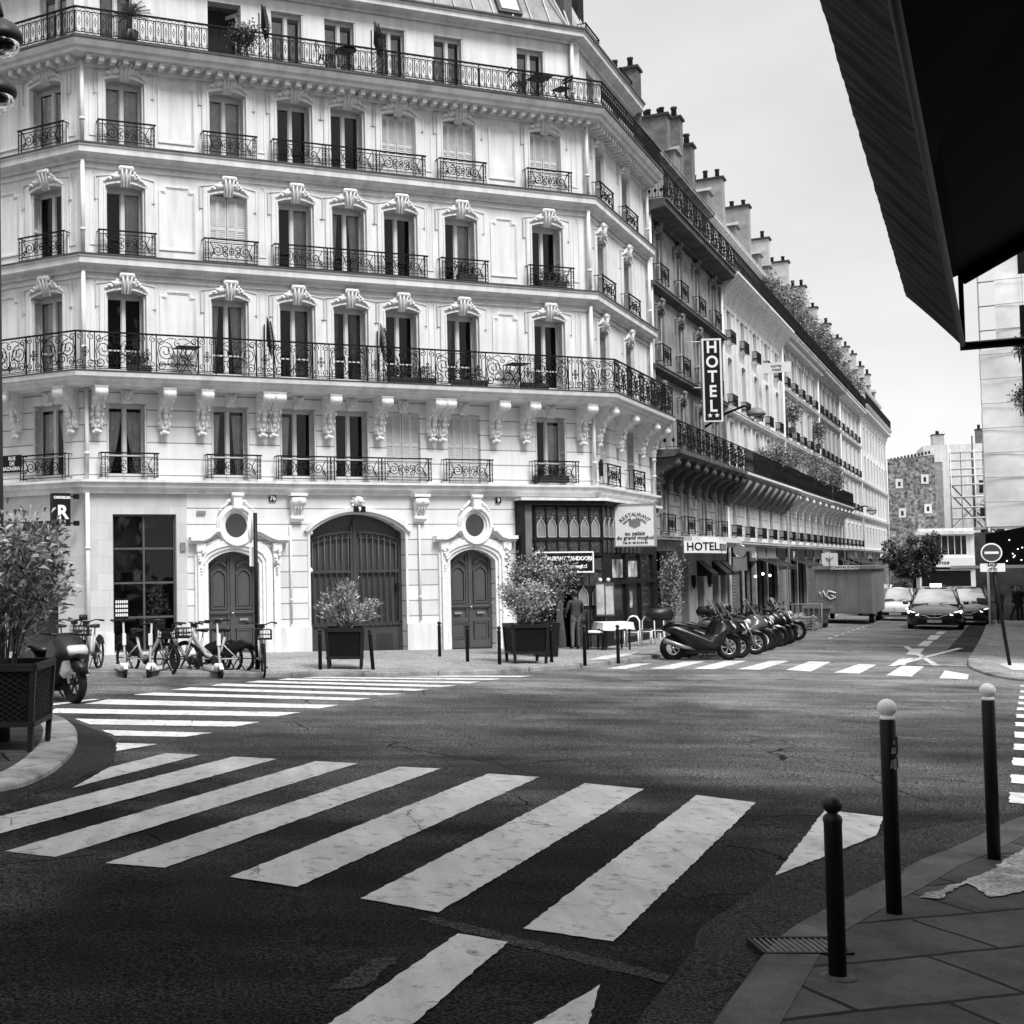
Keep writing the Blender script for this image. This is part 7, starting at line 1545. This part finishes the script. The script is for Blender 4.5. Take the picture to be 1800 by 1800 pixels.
    return o
JEANS=mat('denim_grey',.14,.85,.4,12,fine=.3)
q=FM.w(14.05,.55)
person('person in a dark patterned shirt and jeans seen from behind at the restaurant door',base(8.86,35.75),R(190),{'ell':(-.14,-.03,.66),'elr':(.15,-.02,.65),'wrl':(-.1,-.1,.58),'wrr':(.14,-.1,.58),'hal':(-.07,-.13,.57),'har':(.12,-.14,.57),'head':(0,-.02,.9),'anl':(-.045,.01,.045),'anr':(.075,.03,.045),'tol':(-.05,-.08,.02),'tor':(.09,-.05,.02)},dict(top=CLOTHP,legs=JEANS,shoes=BLACK),1.64)
walk={'knl':(-.05,-.07,.29),'anl':(-.05,-.05,.05),'tol':(-.055,-.13,.02),'knr':(.05,.03,.29),'anr':(.05,.12,.07),'tor':(.05,.06,.02),'wrl':(-.14,.07,.52),'hal':(-.14,.08,.47),'wrr':(.14,-.1,.53),'har':(.14,-.13,.49)}
def gpx(x,y): return base(x,y)
person('person in a grey jacket standing beside the no entry post',base(34.3,59.3,.06),R(10),{'elr':(.17,.05,.68),'wrr':(.1,-.02,.58),'har':(.08,-.03,.56)},dict(top=CLOTHG,legs=CLOTHK,shoes=BLACK),1.7)
person('person in black standing between two others on the right pavement',base(37.0,62.7,.06),R(60),walk,dict(top=CLOTHK,legs=CLOTHK,shoes=BLACK),1.78)
person('person in a dark coat and white shoes at the right edge',base(36.0,60.6,.06),R(-70),{},dict(top=CLOTHK,legs=CLOTHK,shoes=WHITE2),1.8)
person('distant person in dark clothes walking up the street behind the cars',base(50.5,88.5),R(180),walk,dict(top=CLOTHK,legs=CLOTHK,shoes=BLACK),1.75)
person('distant person in a dark jacket under the street tree',base(50.6,104),R(150),walk,dict(top=CLOTHK,legs=JEANS,shoes=BLACK),1.75)
person('distant person with dark hair waiting left of the white shopfront',base(52.8,104.5),R(200),{},dict(top=CLOTHK,legs=CLOTHK,shoes=BLACK),1.72)
person('distant person in grey beside the corner shop at the far crossing',base(57.6,107.5),R(170),{},dict(top=CLOTHG,legs=CLOTHK,shoes=BLACK),1.72)
# ---------------------------------------------------------------- cars
def make_car(name,label,paint,L_,W,H,belt,hood,sl0,sl1,loc,rz,grille=True,taxi=False,lightm=LIT,plate='FD-638-VN',lower=BLACK,group=None):
    o=empty(name,loc,rz,label,'car',group); w=W/2
    # stations: x from nose (0) to tail (-L)
    def ring_(x,wd,z0,zs,zt,cr): return [(x,-wd*.9,z0),(x,-wd,z0+.12),(x,-wd*1.0,zs),(x,-wd*.96,zt-.04),(x,-wd*.8,zt),(x,-wd*.4,zt+cr),(x,0,zt+cr*1.3),(x,wd*.4,zt+cr),(x,wd*.8,zt),(x,wd*.96,zt-.04),(x,wd*1.0,zs),(x,wd,z0+.12),(x,wd*.9,z0)]
    b=MB(); st=[(0,.72,.3,.45,.58,.02),(-.04,.82,.22,.5,.68,.02),(-.14,.92,.2,.52,.76,.03),(-.35,.98,.18,.55,hood-.07,.04),(-.7,1,.18,.6,hood,.05),(-1.05,1,.18,.65,belt-.03,.05),(-1.3,1,.18,.68,belt,.03),(-2.4,1,.18,.7,belt+.02,.02),(-L_+.7,1,.2,.7,belt+.05,.02),(-L_+.15,.95,.25,.7,belt+.04,.02),(-L_,.82,.32,.65,belt-.1,.01)]
    b.loft([ring_(x,w*k,z0,zs,zt,cr) for x,k,z0,zs,zt,cr in st]); obj('body',b,paint,o)
    g=MB(); gs=[(-sl0,.9,belt,belt+.03),(-sl0-.25,.88,belt,belt+(H-belt)*.38),(-sl1,.84,belt,H-.06),(-sl1-.4,.82,belt,H-.015),(-L_+1.3,.82,belt,H-.02),(-L_+.6,.83,belt,H-.1),(-L_+.12,.86,belt,belt+.12)]
    def gr_(x,k,z0,z1): kk=k-(z1-z0)*.3; return [(x,-w*k,z0),(x,-w*kk,z1-.05),(x,-w*kk*.88,z1-.004),(x,0,z1+.02),(x,w*kk*.88,z1-.004),(x,w*kk,z1-.05),(x,w*k,z0)]
    g.loft([gr_(*q) for q in gs]); obj('glasshouse',g,mat('car_glass_sky',.5,.06,.35,.7,spec=1.,metal=.75),o)
    r=MB(); r.loft([[(x,-w*(k-(z1-z0)*.3)*.93,z1-.012),(x,0,z1+.035),(x,w*(k-(z1-z0)*.3)*.93,z1-.012),(x,0,z1-.02)] for x,k,z0,z1 in gs[2:6]]); 
    for s in (-1,1):
        r.tube([(-sl0+.02,s*w*.88,belt+.01),(-sl1,s*w*.74,H-.07)],.04,5); r.tube([(-sl1,s*w*.73,H-.06),(-L_+.6,s*w*.72,H-.1)],.035,5)
    obj('roof',r,paint,o)
    for x in (-.82,-L_+.8):
        for s in (-1,1):
            t=MB(); t.lathe([(.2,-.1),(.315,-.1),(.33,-.06),(.33,.06),(.315,.1),(.2,.1)],22,T=T_(x,s*(w-.1),.33,0,R(90))); wh=obj('wheel',t,TYRE,o); k=MB(); k.lathe([(.02,-.03),(.2,-.05),(.21,.0),(.2,.05),(.02,.03)],14,T=T_(x,s*(w-.05),.33,0,R(90))); obj('rim',k,CHROME,wh)
    for s in (-1,1):
        h=MB(); h.add([(-.06,s*w*.55,.66),(-.0,s*w*.55,.6),(-.1,s*w*.8,.6),(-.28,s*w*.97,.7),(-.3,s*w*.97,.8),(-.16,s*w*.8,.76)],[(0,1,2,5),(5,2,3,4)]); 
        h.v=[(x+.035,y,z) for x,y,z in h.v]; obj('headlight',h,lightm,o)
        m_=MB(); m_.pillow([(-.06,-.07),(-.05,.07),(.05,.06),(.06,-.06)],.2,T=T_(-sl0-.35,s*(w+.1),belt+.06)); obj('wing_mirror',m_,paint,o)
    n=MB(); n.box(-.1,.015,-w*.62,w*.62,.27,.44); 
    if grille: n.box(-.03,.02,-w*.5,w*.5,.5,.6)
    obj('bumper_grille',n,lower,o); c=MB()
    if grille:
        c.tube([(.03,-w*.6,.63),(.05,-w*.3,.57),(.055,-w*.16,.5),(.055,w*.16,.5),(.05,w*.3,.57),(.03,w*.6,.63)],.018,5); c.tube([(.03,-w*.55,.64),(.05,0,.63),(.03,w*.55,.64)],.013,5)
    c.tube([(.05,-.0,.68),(.055,-.05,.62),(.055,0,.55),(.055,.05,.62)],.013,5,closed=True); obj('badge_and_trim',c,CHROME,o)
    p=MB(); p.box(.0,.03,-.26,.26,.3,.41); pl_=obj('number_plate',p,WHITE2,o); t=text_mb(plate,.1,.002); t.v=[(.034,x,z+.355) for x,y,z in t.v]; obj('lettering',t,BLACK,pl_)
    wi=MB(); wi.tube([(-sl0+.06,-.5,belt+.03),(-sl0-.1,.1,belt+.1)],.008,4); wi.tube([(-sl0+.06,.1,belt+.03),(-sl0-.1,.6,belt+.1)],.008,4); obj('wipers',wi,BLACK,o)
    if taxi:
        tx=MB(); tx.box(-sl1-.6,-sl1-.35,-.22,.22,H+.02,H+.16); obj('taxi_sign',tx,mat('taxi_sign_lit',.8,.4,0,1,emit=.8),o)
    return o
rzc=math.atan2(-US.y,-US.x)
def cb(u,d): p=C1+US*u+PERP*d; return (p.x,p.y,G(p.x,p.y))
make_car('taxi_car','black people carrier taxi with headlights on, first in the driving lane',GLOSSK,4.5,2.08,1.72,1.02,.92,.95,1.75,cb(23.4,7.6),rzc,True,True)
make_car('small_white_car','small white hatchback to the left of the black taxi',GLOSSW,3.7,1.86,1.62,.98,.88,.75,1.3,cb(34.2,5.4),rzc,False,plate='EL-243-QX',lower=PLAST)
make_car('dark_car','dark saloon car following close behind the black taxi',GLOSSK,4.6,2.0,1.7,1.0,.9,.95,1.7,cb(30.5,8.6),rzc,True,plate='CB-871-RT')
make_car('white_van_car','white car parked between the site container and the white hatchback',GLOSSW,4.2,1.85,1.75,1.02,.9,.8,1.5,cb(42,3.9),rzc,False,lightm=mat('lamp_lens'),plate='AW-550-KD')
make_car('silver_car','pale silver car parked far down the right kerb',mat('silver_paint',.5,.3,.05,3,coat=.5),4.3,1.85,1.55,.98,.86,.9,1.5,base(60.5,104,0),rzc+R(20),False,lightm=mat('lamp_lens'))
make_car('dark_parked_car','dark car turning at the far crossing',GLOSSK,4.3,1.85,1.5,.95,.85,.9,1.5,base(57.2,100,0),rzc+R(60),False,lightm=mat('lamp_lens'))
# ---------------------------------------------------------------- works site container, skip, pallets
p=C1+US*28.0+PERP*2.45; ct_=empty('site_container',(p.x,p.y,G(p.x,p.y)),R(59.7),'grey corrugated works cabin with white graffiti parked by the kerb','container')
mb=MB(); mb.box(0,6,-2.5,-.05,.45,2.5); n=30
for i in range(n): y=-2.48+i*2.4/n; mb.box(-.03,0,y,y+.05,.5,2.45)
for i in range(50): x=.1+i*.117; mb.box(x,x+.06,-2.53,-2.5,.5,2.45)
obj('cabin',mb,mat('container_grey',.27,.6,.12,1.2,streak=.3),ct_); mb=MB(); mb.box(-.12,6.1,-2.62,.02,2.5,2.66); obj('roof',mb,MIDG,ct_)
mb=MB(); mb.box(-.14,-.12,-1.95,-.75,2.5,2.68); d=obj('roof_board',mb,WHITE2,ct_); t=text_mb('ECHAFAUDAGE',.17,.002,bold=.003); t.v=[(-.146,-x-1.35,z+2.59) for x,y,z in t.v]; obj('lettering',t,BLACK,d)
for x in (.8,5.2):
    for y in (-.2,-2.35): mb=MB(); mb.lathe([(.1,-.09),(.3,-.09),(.3,.09),(.1,.09)],16,T=T_(x,y,.3,0,R(90))); obj('wheel',mb,TYRE,ct_)
mb=MB(); mb.tube([(-.05,-.25,1.45),(-.05,-.3,1.25),(-.05,-.42,1.5),(-.05,-.5,1.2)],.03,5); mb.tube([(-.05,-.95,1.4),(-.05,-.65,1.5),(-.05,-.5,1.3),(-.05,-.7,1.12),(-.05,-.95,1.2),(-.05,-.75,1.3)],.035,5); obj('graffiti_tag',mb,WHITE,ct_)
q=C1+US*22.6+PERP*3.2; wb=empty('works_skip',(q.x,q.y,G(q.x,q.y)),R(-28),'open steel rubble skip on small wheels in front of the container','skip'); mb=MB(); mb.taper(0,0,.2,.85,.75,.6,1.05,.8); obj('bin_body',mb,mat('rusty_grey',.12,.8,.5,4,dirt=.4),wb); mb=MB(); mb.box(-.56,.56,-.43,-.37,.82,.9); mb.box(-.56,.56,.37,.43,.82,.9); mb.box(-.56,-.5,-.37,.37,.82,.9); mb.box(.5,.56,-.37,.37,.82,.9); obj('rim',mb,MIDG,wb); mb=MB(); [mb.lathe([(.03,-.03),(.1,-.03),(.1,.03),(.03,.03)],12,T=T_(x,y,.1,0,R(90))) for x in (-.3,.3) for y in (-.25,.25)]; obj('castors',mb,TYRE,wb)
q=C1+US*18.8+PERP*3.0; pl=empty('wood_pallets',(q.x,q.y,G(q.x,q.y)),R(-25),'stack of weathered boards and pallets behind the last parked scooter','pallet stack'); mb=MB(); rnd=random.Random(8)
for k in range(6):
    for i in range(5): y=-.45+i*.2+rnd.uniform(-.02,.02); mb.box(-.6+rnd.uniform(-.08,.05),.6+rnd.uniform(-.05,.1),y,y+.12,.02+k*.1,.045+k*.1)
    for x in (-.5,0,.5): mb.box(x-.04,x+.04,-.45,.45,.046+k*.1,.1+k*.1)
obj('boards',mb,WOOD,pl)
q=C1+US*20.6+PERP*2.7; br_=empty('barrier_pile',(q.x,q.y,G(q.x,q.y)),R(-30),'leaning bundle of metal barriers behind the wood pallets','barriers'); mb=MB()
for k in range(4):
    y=-.1+k*.12
    mb.tube([(-.9,y,.05),(-.9,y+.1,1.0),(.9,y+.1,1.02),(.9,y,.05)],.02,5,closed=True)
    for i in range(9): x=-.8+i*.2; mb.tube([(x,y,.1),(x,y+.1,1.0)],.008,4)
obj('barrier_tubes',mb,MIDG,br_)
# ---------------------------------------------------------------- street tree at the end
tr=empty('street_tree',base(52.0,101.5,.1),0,'bushy dark street tree at the end of the street before the rubble wall','tree'); rnd=random.Random(31); mb=MB(); mb.tube([(0,0,0),(.05,0,1.6),(.1,0,2.4)],.16,8,r1=.1)
lims=[]
for i in range(9): a=2*PI*i/9+rnd.uniform(-.3,.3); r=rnd.uniform(1.,1.8); z=rnd.uniform(3.2,5.4); p_=[(.1,0,2.2),(.1+r*.45*math.cos(a),r*.45*math.sin(a),(2.3+z)/2),(r*math.cos(a),r*math.sin(a),z)]; mb.tube(p_,.07,6,r1=.02); lims.append(p_)
obj('trunk',mb,BARK,tr); mb=MB(); cl_=[]
for i in range(40): l=lims[i%9]; p_=Vector(l[2])*rnd.uniform(.55,1.08)+Vector((rnd.uniform(-.7,.7),rnd.uniform(-.7,.7),rnd.uniform(-.6,.9))); p_.z=max(2.5,min(6.0,p_.z)); cl_.append((p_,rnd.uniform(.3,.55)))
def cf(r): c,s=cl_[r.randrange(len(cl_))]; v=Vector((r.gauss(0,1),r.gauss(0,1),r.gauss(0,.8))).normalized()*s*r.random()**.4; return c+v,v.normalized()
leaves(mb,5200,cf,.26,.17,rnd,mats=3,up=0); obj('crown',mb,[LEAFD,LEAFM,LEAFD],tr)
# plants on the balconies and roof terraces down the street
pl_specs=[(34.5,-.0,15.0,1.6,1.9,'leafy roof plants spilling over the ribbed cornice building parapet'),(36.6,.2,15.0,1.2,1.5,'small leafy clump at the end of the ribbed cornice roof'),
 (41,.3,15.0,2.6,2.6,'tall leafy tree on the planted roof terrace'),(45,.4,15.0,2.6,1.9,'wide bushy planting in the middle of the planted roof terrace'),(49.5,.4,15.,2.6,1.8,'pale bushy planting at the far end of the planted roof terrace'),
 (54,.4,15.0,2.2,1.7,'trailing plants on the roof balcony halfway down the row'),(58.5,.4,15.,2.4,1.6,'bushy plants on the roof balcony beyond the trailing ones'),(63,.4,15.,2.2,1.5,'feathery plants near the end of the corbelled building roof'),(69,.4,15.,2.4,1.4,'rounded plants on the shell ledge building roof'),(75,.4,15.,2.2,1.3,'low plants on the far end of the shell ledge building roof'),
 (36.0,.5,6.2,2.0,1.5,'feathery potted plants on the long first balcony above the vault'),(43.5,.6,6.2,2.6,1.9,'big hanging shrub on the first balcony of the planted building'),(47.5,.6,6.2,2.2,1.6,'second large shrub spilling from the first balcony'),(54.5,.6,6.2,2.6,2.,'tall bushy shrub on the balcony over the rounded corbels'),(58.5,.6,6.2,2.2,1.6,'feathery shrub on the balcony near the black railing'),
 (38.5,.4,9.2,.9,1.3,'plant trailing from a second floor window'),(50,.4,9.2,1.0,1.4,'hanging plant on an upper window ledge'),(28,.35,6.2,1.,.9,'small shrub on the balcony under the wall lamp'),(31,.5,6.2,1.6,1.5,'wispy grass like plant on the long balcony')]
for i,(u,d,z,wd,h,l) in enumerate(pl_specs):
    q=C1+US*u+PERP*d; r=random.Random(100+i); mb=MB(); sts=make_stems(r,14,h,wd*.5,wd*.3,2)
    sts=[[(x*1.2,y*.55,zz) for x,y,zz in s] for s in sts]
    bush(mb,sts,r,1500 if u<60 else 900,.17 if z>10 else .15,.07,.16,.012,up=.1,droop=.5); tb2=MB(); tb2.box(-wd*.35,wd*.35,-.14,.14,0,.3)
    o=empty('balcony_plant',(q.x,q.y,z),R(59.7),l,'plant','plants on the balconies down the street'); obj('foliage',mb,[LEAFM,LEAFD,LEAFL,BARK],o,(0,0,.2)); obj('plant_trough',tb2,DARKG,o)
# things on the balconies of the corner building
q=FM.w(1.15,.35); o=empty('potted_palm',(q.x,q.y,15.4),0,'potted palm on the top balcony of the corner building','plant'); mb=MB(); mb.lathe([(.18,0),(.26,.35),(.24,.36)],14); obj('pot',mb,DARKG,o); mb=MB(); rnd=random.Random(5); mb.tube([(0,0,.3),(.02,0,.75)],.06,6,m=1)
for i in range(26):
    a=rnd.uniform(0,2*PI); el=rnd.uniform(.1,1.3); L2=rnd.uniform(.45,.7); pts=[(0,0,.75)]
    for k in range(1,6): t=k/5; pts.append((L2*t*math.cos(a)*math.cos(el),L2*t*math.sin(a)*math.cos(el),.75+L2*t*math.sin(el)-.3*t*t*L2))
    mb.tube(pts,.008,4)
    for k in range(2,6):
        for s in (-1,1):
            for j in range(2): p_=Vector(pts[k-1]).lerp(Vector(pts[k]),j*.5); sd_=Vector((-math.sin(a),math.cos(a),0))*s; e_=p_+sd_*.13+Vector((math.cos(a)*.09,math.sin(a)*.09,-.03)); mb.add([tuple(p_),tuple(e_),tuple(p_+Vector((0,0,.022)))],[(0,1,2)])
obj('fronds',mb,[LEAFD,BARK],o)
q=FM.w(4.15,.5); rnd=random.Random(6); mb=MB(); bush(mb,make_stems(rnd,14,.95,.3,.2),rnd,1400,.08,.05,.1); tag(obj('ivy_bush',mb,[LEAFD,LEAFM,LEAFD,BARK],None,(q.x,q.y,15.4)),'dark ivy clinging to the top balcony railing under the open window','plant')
def folding(name,label,loc,rz,round_=False):
    o=empty(name,loc,rz,label,'table' if 'table' in name else 'chair'); mb=MB()
    if 'table' in name:
        if round_: mb.lathe([(.3,.7),(.3,.72)],18); 
        else: [mb.box(-.3,.3,-.25+i*.09,-.19+i*.09,.7,.72) for i in range(6)]
        obj('top',mb,BLACK,o); mb=MB(); mb.tube([(-.22,-.18,0),(.22,-.18,.7)],.012,4); mb.tube([(.22,-.18,0),(-.22,-.18,.7)],.012,4); mb.tube([(-.22,.18,0),(.22,.18,.7)],.012,4); mb.tube([(.22,.18,0),(-.22,.18,.7)],.012,4); obj('crossed_legs',mb,BLACK,o)
    else:
        [mb.box(-.2,.2,-.2+i*.08,-.15+i*.08,.44,.46) for i in range(5)]; obj('seat',mb,BLACK,o); mb=MB(); mb.box(-.2,.2,.24,.26,.7,.76); mb.box(-.2,.2,.26,.28,.8,.86); obj('backrest',mb,BLACK,o); mb=MB(); [mb.tube([(s,-.2,0),(s,.28,.86)],.011,4) for s in (-.2,.2)]; [mb.tube([(s,.22,0),(s,-.15,.44)],.011,4) for s in (-.18,.18)]; obj('crossed_legs',mb,BLACK,o)
    return o
for nm,l,u,d,z,a,rd in (('folding_table','square slatted folding table on the top balcony at the right',13.3,.3,15.4,0,False),('folding_chair','slatted folding chair left of the square balcony table',12.6,.3,15.4,R(80),0),('folding_chair','slatted folding chair right of the square balcony table',14.0,.35,15.4,R(-80),0),('folding_table','round folding table on the top balcony by the divider',7.2,.3,15.4,0,True),('folding_chair','folding chair left of the round balcony table',6.6,.3,15.4,R(70),0),('folding_table','long low table on the big balcony between two windows',2.6,.35,7.09,0,False),('folding_table','folding table on the big balcony at its right end',12.3,.35,7.09,0,False)):
    q=FM.w(u,d); folding(nm,l,(q.x,q.y,z),FM.a+a,rd)
for i,(u,z,l) in enumerate([(8.6,7.1,'low flower trough on the big balcony under the fourth window'),(9.3,7.1,'row of small pots on the big balcony right of the spiked divider'),(10.8,7.1,'dark flower trough on the big balcony under the sixth window'),(10.9,10.1,'round dark plant behind the third floor balconet'),(13.7,10.1,'two dark plants in the right hand third floor balconet'),(13.5,4.5,'small potted plants in the right hand first floor balconet'),(1.35,7.1,'trough with dark plants by the open balcony window'),(12.9,7.1,'small bushes at the right of the big balcony')]):
    q=FM.w(u,.3 if z<8 and z>6 else .12); r=random.Random(60+i); o=empty('flower_trough',(q.x,q.y,z),FM.a,l,'plant trough','plant troughs on the corner building'); mb=MB(); w_=.3+.12*(i%3); mb.box(-w_,w_,-.09,.09,0,.2); obj('trough',mb,DARKG,o); mb=MB(); bush(mb,[[(x*1.4,y*.3,z2) for x,y,z2 in s] for s in make_stems(r,8,.3,w_*.8,w_*.6,1)],r,320,.07,.04,.06,.006); obj('foliage',mb,[LEAFD,LEAFM,LEAFD,BARK],o,(0,0,.16))
# ---------------------------------------------------------------- awnings
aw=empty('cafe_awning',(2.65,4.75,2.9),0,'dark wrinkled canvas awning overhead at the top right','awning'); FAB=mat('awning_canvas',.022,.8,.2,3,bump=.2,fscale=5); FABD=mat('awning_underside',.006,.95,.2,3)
P0=Vector((2.65,4.75,2.95)); inw=Vector((.862,-.508,0)); back=-Vector((US.x,US.y,0))
Ln=7.0; mb=MB(); vs=[]; nu,nv=700,5; rnd=random.Random(3)
for i in range(nu+1):
    for j in range(nv+1):
        s=i/nu*Ln; t=j/nv   # t 0 lower inner edge, 1 upper outer edge
        wv=.006*math.sin((s+t*.05)*21+2*math.sin(s*3))+.0045*math.sin((s+t*.03)*57+1.3+3*math.sin(s*5))+.0025*math.sin((s-t*.02)*118); wv*=math.sin(PI*t)**.5*.8 if 0<t<1 else .12; kk=1-.1*s
        pnt=P0+back*s-inw*(.185*t*kk)+Vector((0,0,.215*t*kk))+Vector((-.7*inw.x,-.7*inw.y,-.7))*wv*-1; vs.append(tuple(pnt-Vector(aw.location)))
mb.add(vs,[(i*(nv+1)+j,(i+1)*(nv+1)+j,(i+1)*(nv+1)+j+1,i*(nv+1)+j+1) for i in range(nu) for j in range(nv)],0,True); obj('front_flap',mb,FAB,aw)
mb=MB(); A0=P0-Vector(aw.location); 
def q_(s,w_,z): v=A0+back*s+inw*w_+Vector((0,0,z)); return tuple(v)
zr=lambda w_:.275+.52*w_
for s0,s1 in ((0,Ln),): 
    mb.quad(q_(s0,-.0,zr(0)),q_(s0,1.95,zr(1.95)),q_(s1,1.95,zr(1.95)),q_(s1,0,zr(0))); mb.quad(q_(s0,-.18,.215),q_(s0,0,zr(0)),q_(s1,0,zr(0)),q_(s1,-.055,.07)); 
    pass
    mb.quad(q_(s0,-.175,.22),q_(s1,-.055,.08),q_(s1,1.95,zr(1.95)+.04),q_(s0,1.95,zr(1.95)+.04))
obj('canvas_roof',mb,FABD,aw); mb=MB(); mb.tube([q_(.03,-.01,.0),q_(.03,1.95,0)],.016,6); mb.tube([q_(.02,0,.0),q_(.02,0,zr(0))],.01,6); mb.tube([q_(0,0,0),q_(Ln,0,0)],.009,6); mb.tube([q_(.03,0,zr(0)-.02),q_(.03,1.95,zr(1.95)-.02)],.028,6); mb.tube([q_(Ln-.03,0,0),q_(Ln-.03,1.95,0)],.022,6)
obj('frame_tubes',mb,BLACK,aw)
# dark terrace awning with little lights across the street
ta=empty('terrace_awning',(32.0,56.2,3.0),R(-30.3),'black terrace awning hung with small lit bulbs at the right edge','awning'); mb=MB(); mb.add([(0,0,.25),(5,0,1.2),(5,4,1.2),(0,4,.25),(0,0,-1.1),(5,0,-1.1),(0,4,-.2),(5,4,-.2)],[(0,1,2,3),(0,4,5,1),(0,3,6,4)]); obj('canvas',mb,FABD,ta); mb=MB(); rnd=random.Random(2)
for i in range(16): mb.ball((rnd.uniform(.1,2.2),-.05,rnd.uniform(-1.1,.1)),.024,5)
obj('light_bulbs',mb,BULB,ta); mb=MB(); mb.tube([(.05,0,-1.1),(.05,0,-4.0)],.05,6); mb.tube([(2.5,0,-1.1),(2.5,0,-4.0)],.05,6); mb.box(-1.4,5,-.05,0,-1.25,-1.12); obj('posts',mb,WHITE2,ta); mb=MB(); mb.box(-.6,5,9.6,9.7,-4.2,.5); obj('dark_backdrop',mb,mat('backdrop_grey',.11,.5,.6,1.3),ta)  # back panel added as a dark backdrop under the awning
hs=empty('hanging_shutter_sign',(21.35,35.4,9.2),R(-30.3),'dark louvred vertical panel with trailing plants projecting at the right edge','sign'); mb=MB(); mb.box(0,.9,-.08,.08,-4.3,0); [mb.box(0.02,.88,-.1,-.08,-4.25+i*.09,-4.2+i*.09) for i in range(46)]; mb.box(0,.9,-.08,.08,.9,2.2); mb.tube([(.9,0,2.2),(.9,0,-4.2)],.03,6); obj('louvred_panel',mb,BLACK,hs)
for z,h in ((-1.6,.7),(-3.1,.8)): mb=MB(); r=random.Random(int(z*10)); bush(mb,[[(-.0-x*.4-.1,y*.3,z2) for x,y,z2 in s] for s in make_stems(r,8,h,.4,.1,2)],r,420,.1,.035,.07,.008); obj('hanging_foliage',mb,[LEAFD,LEAFM,LEAFD,BARK],hs,(.05,-.05,z))

bpy.data.scenes.remove(TS)
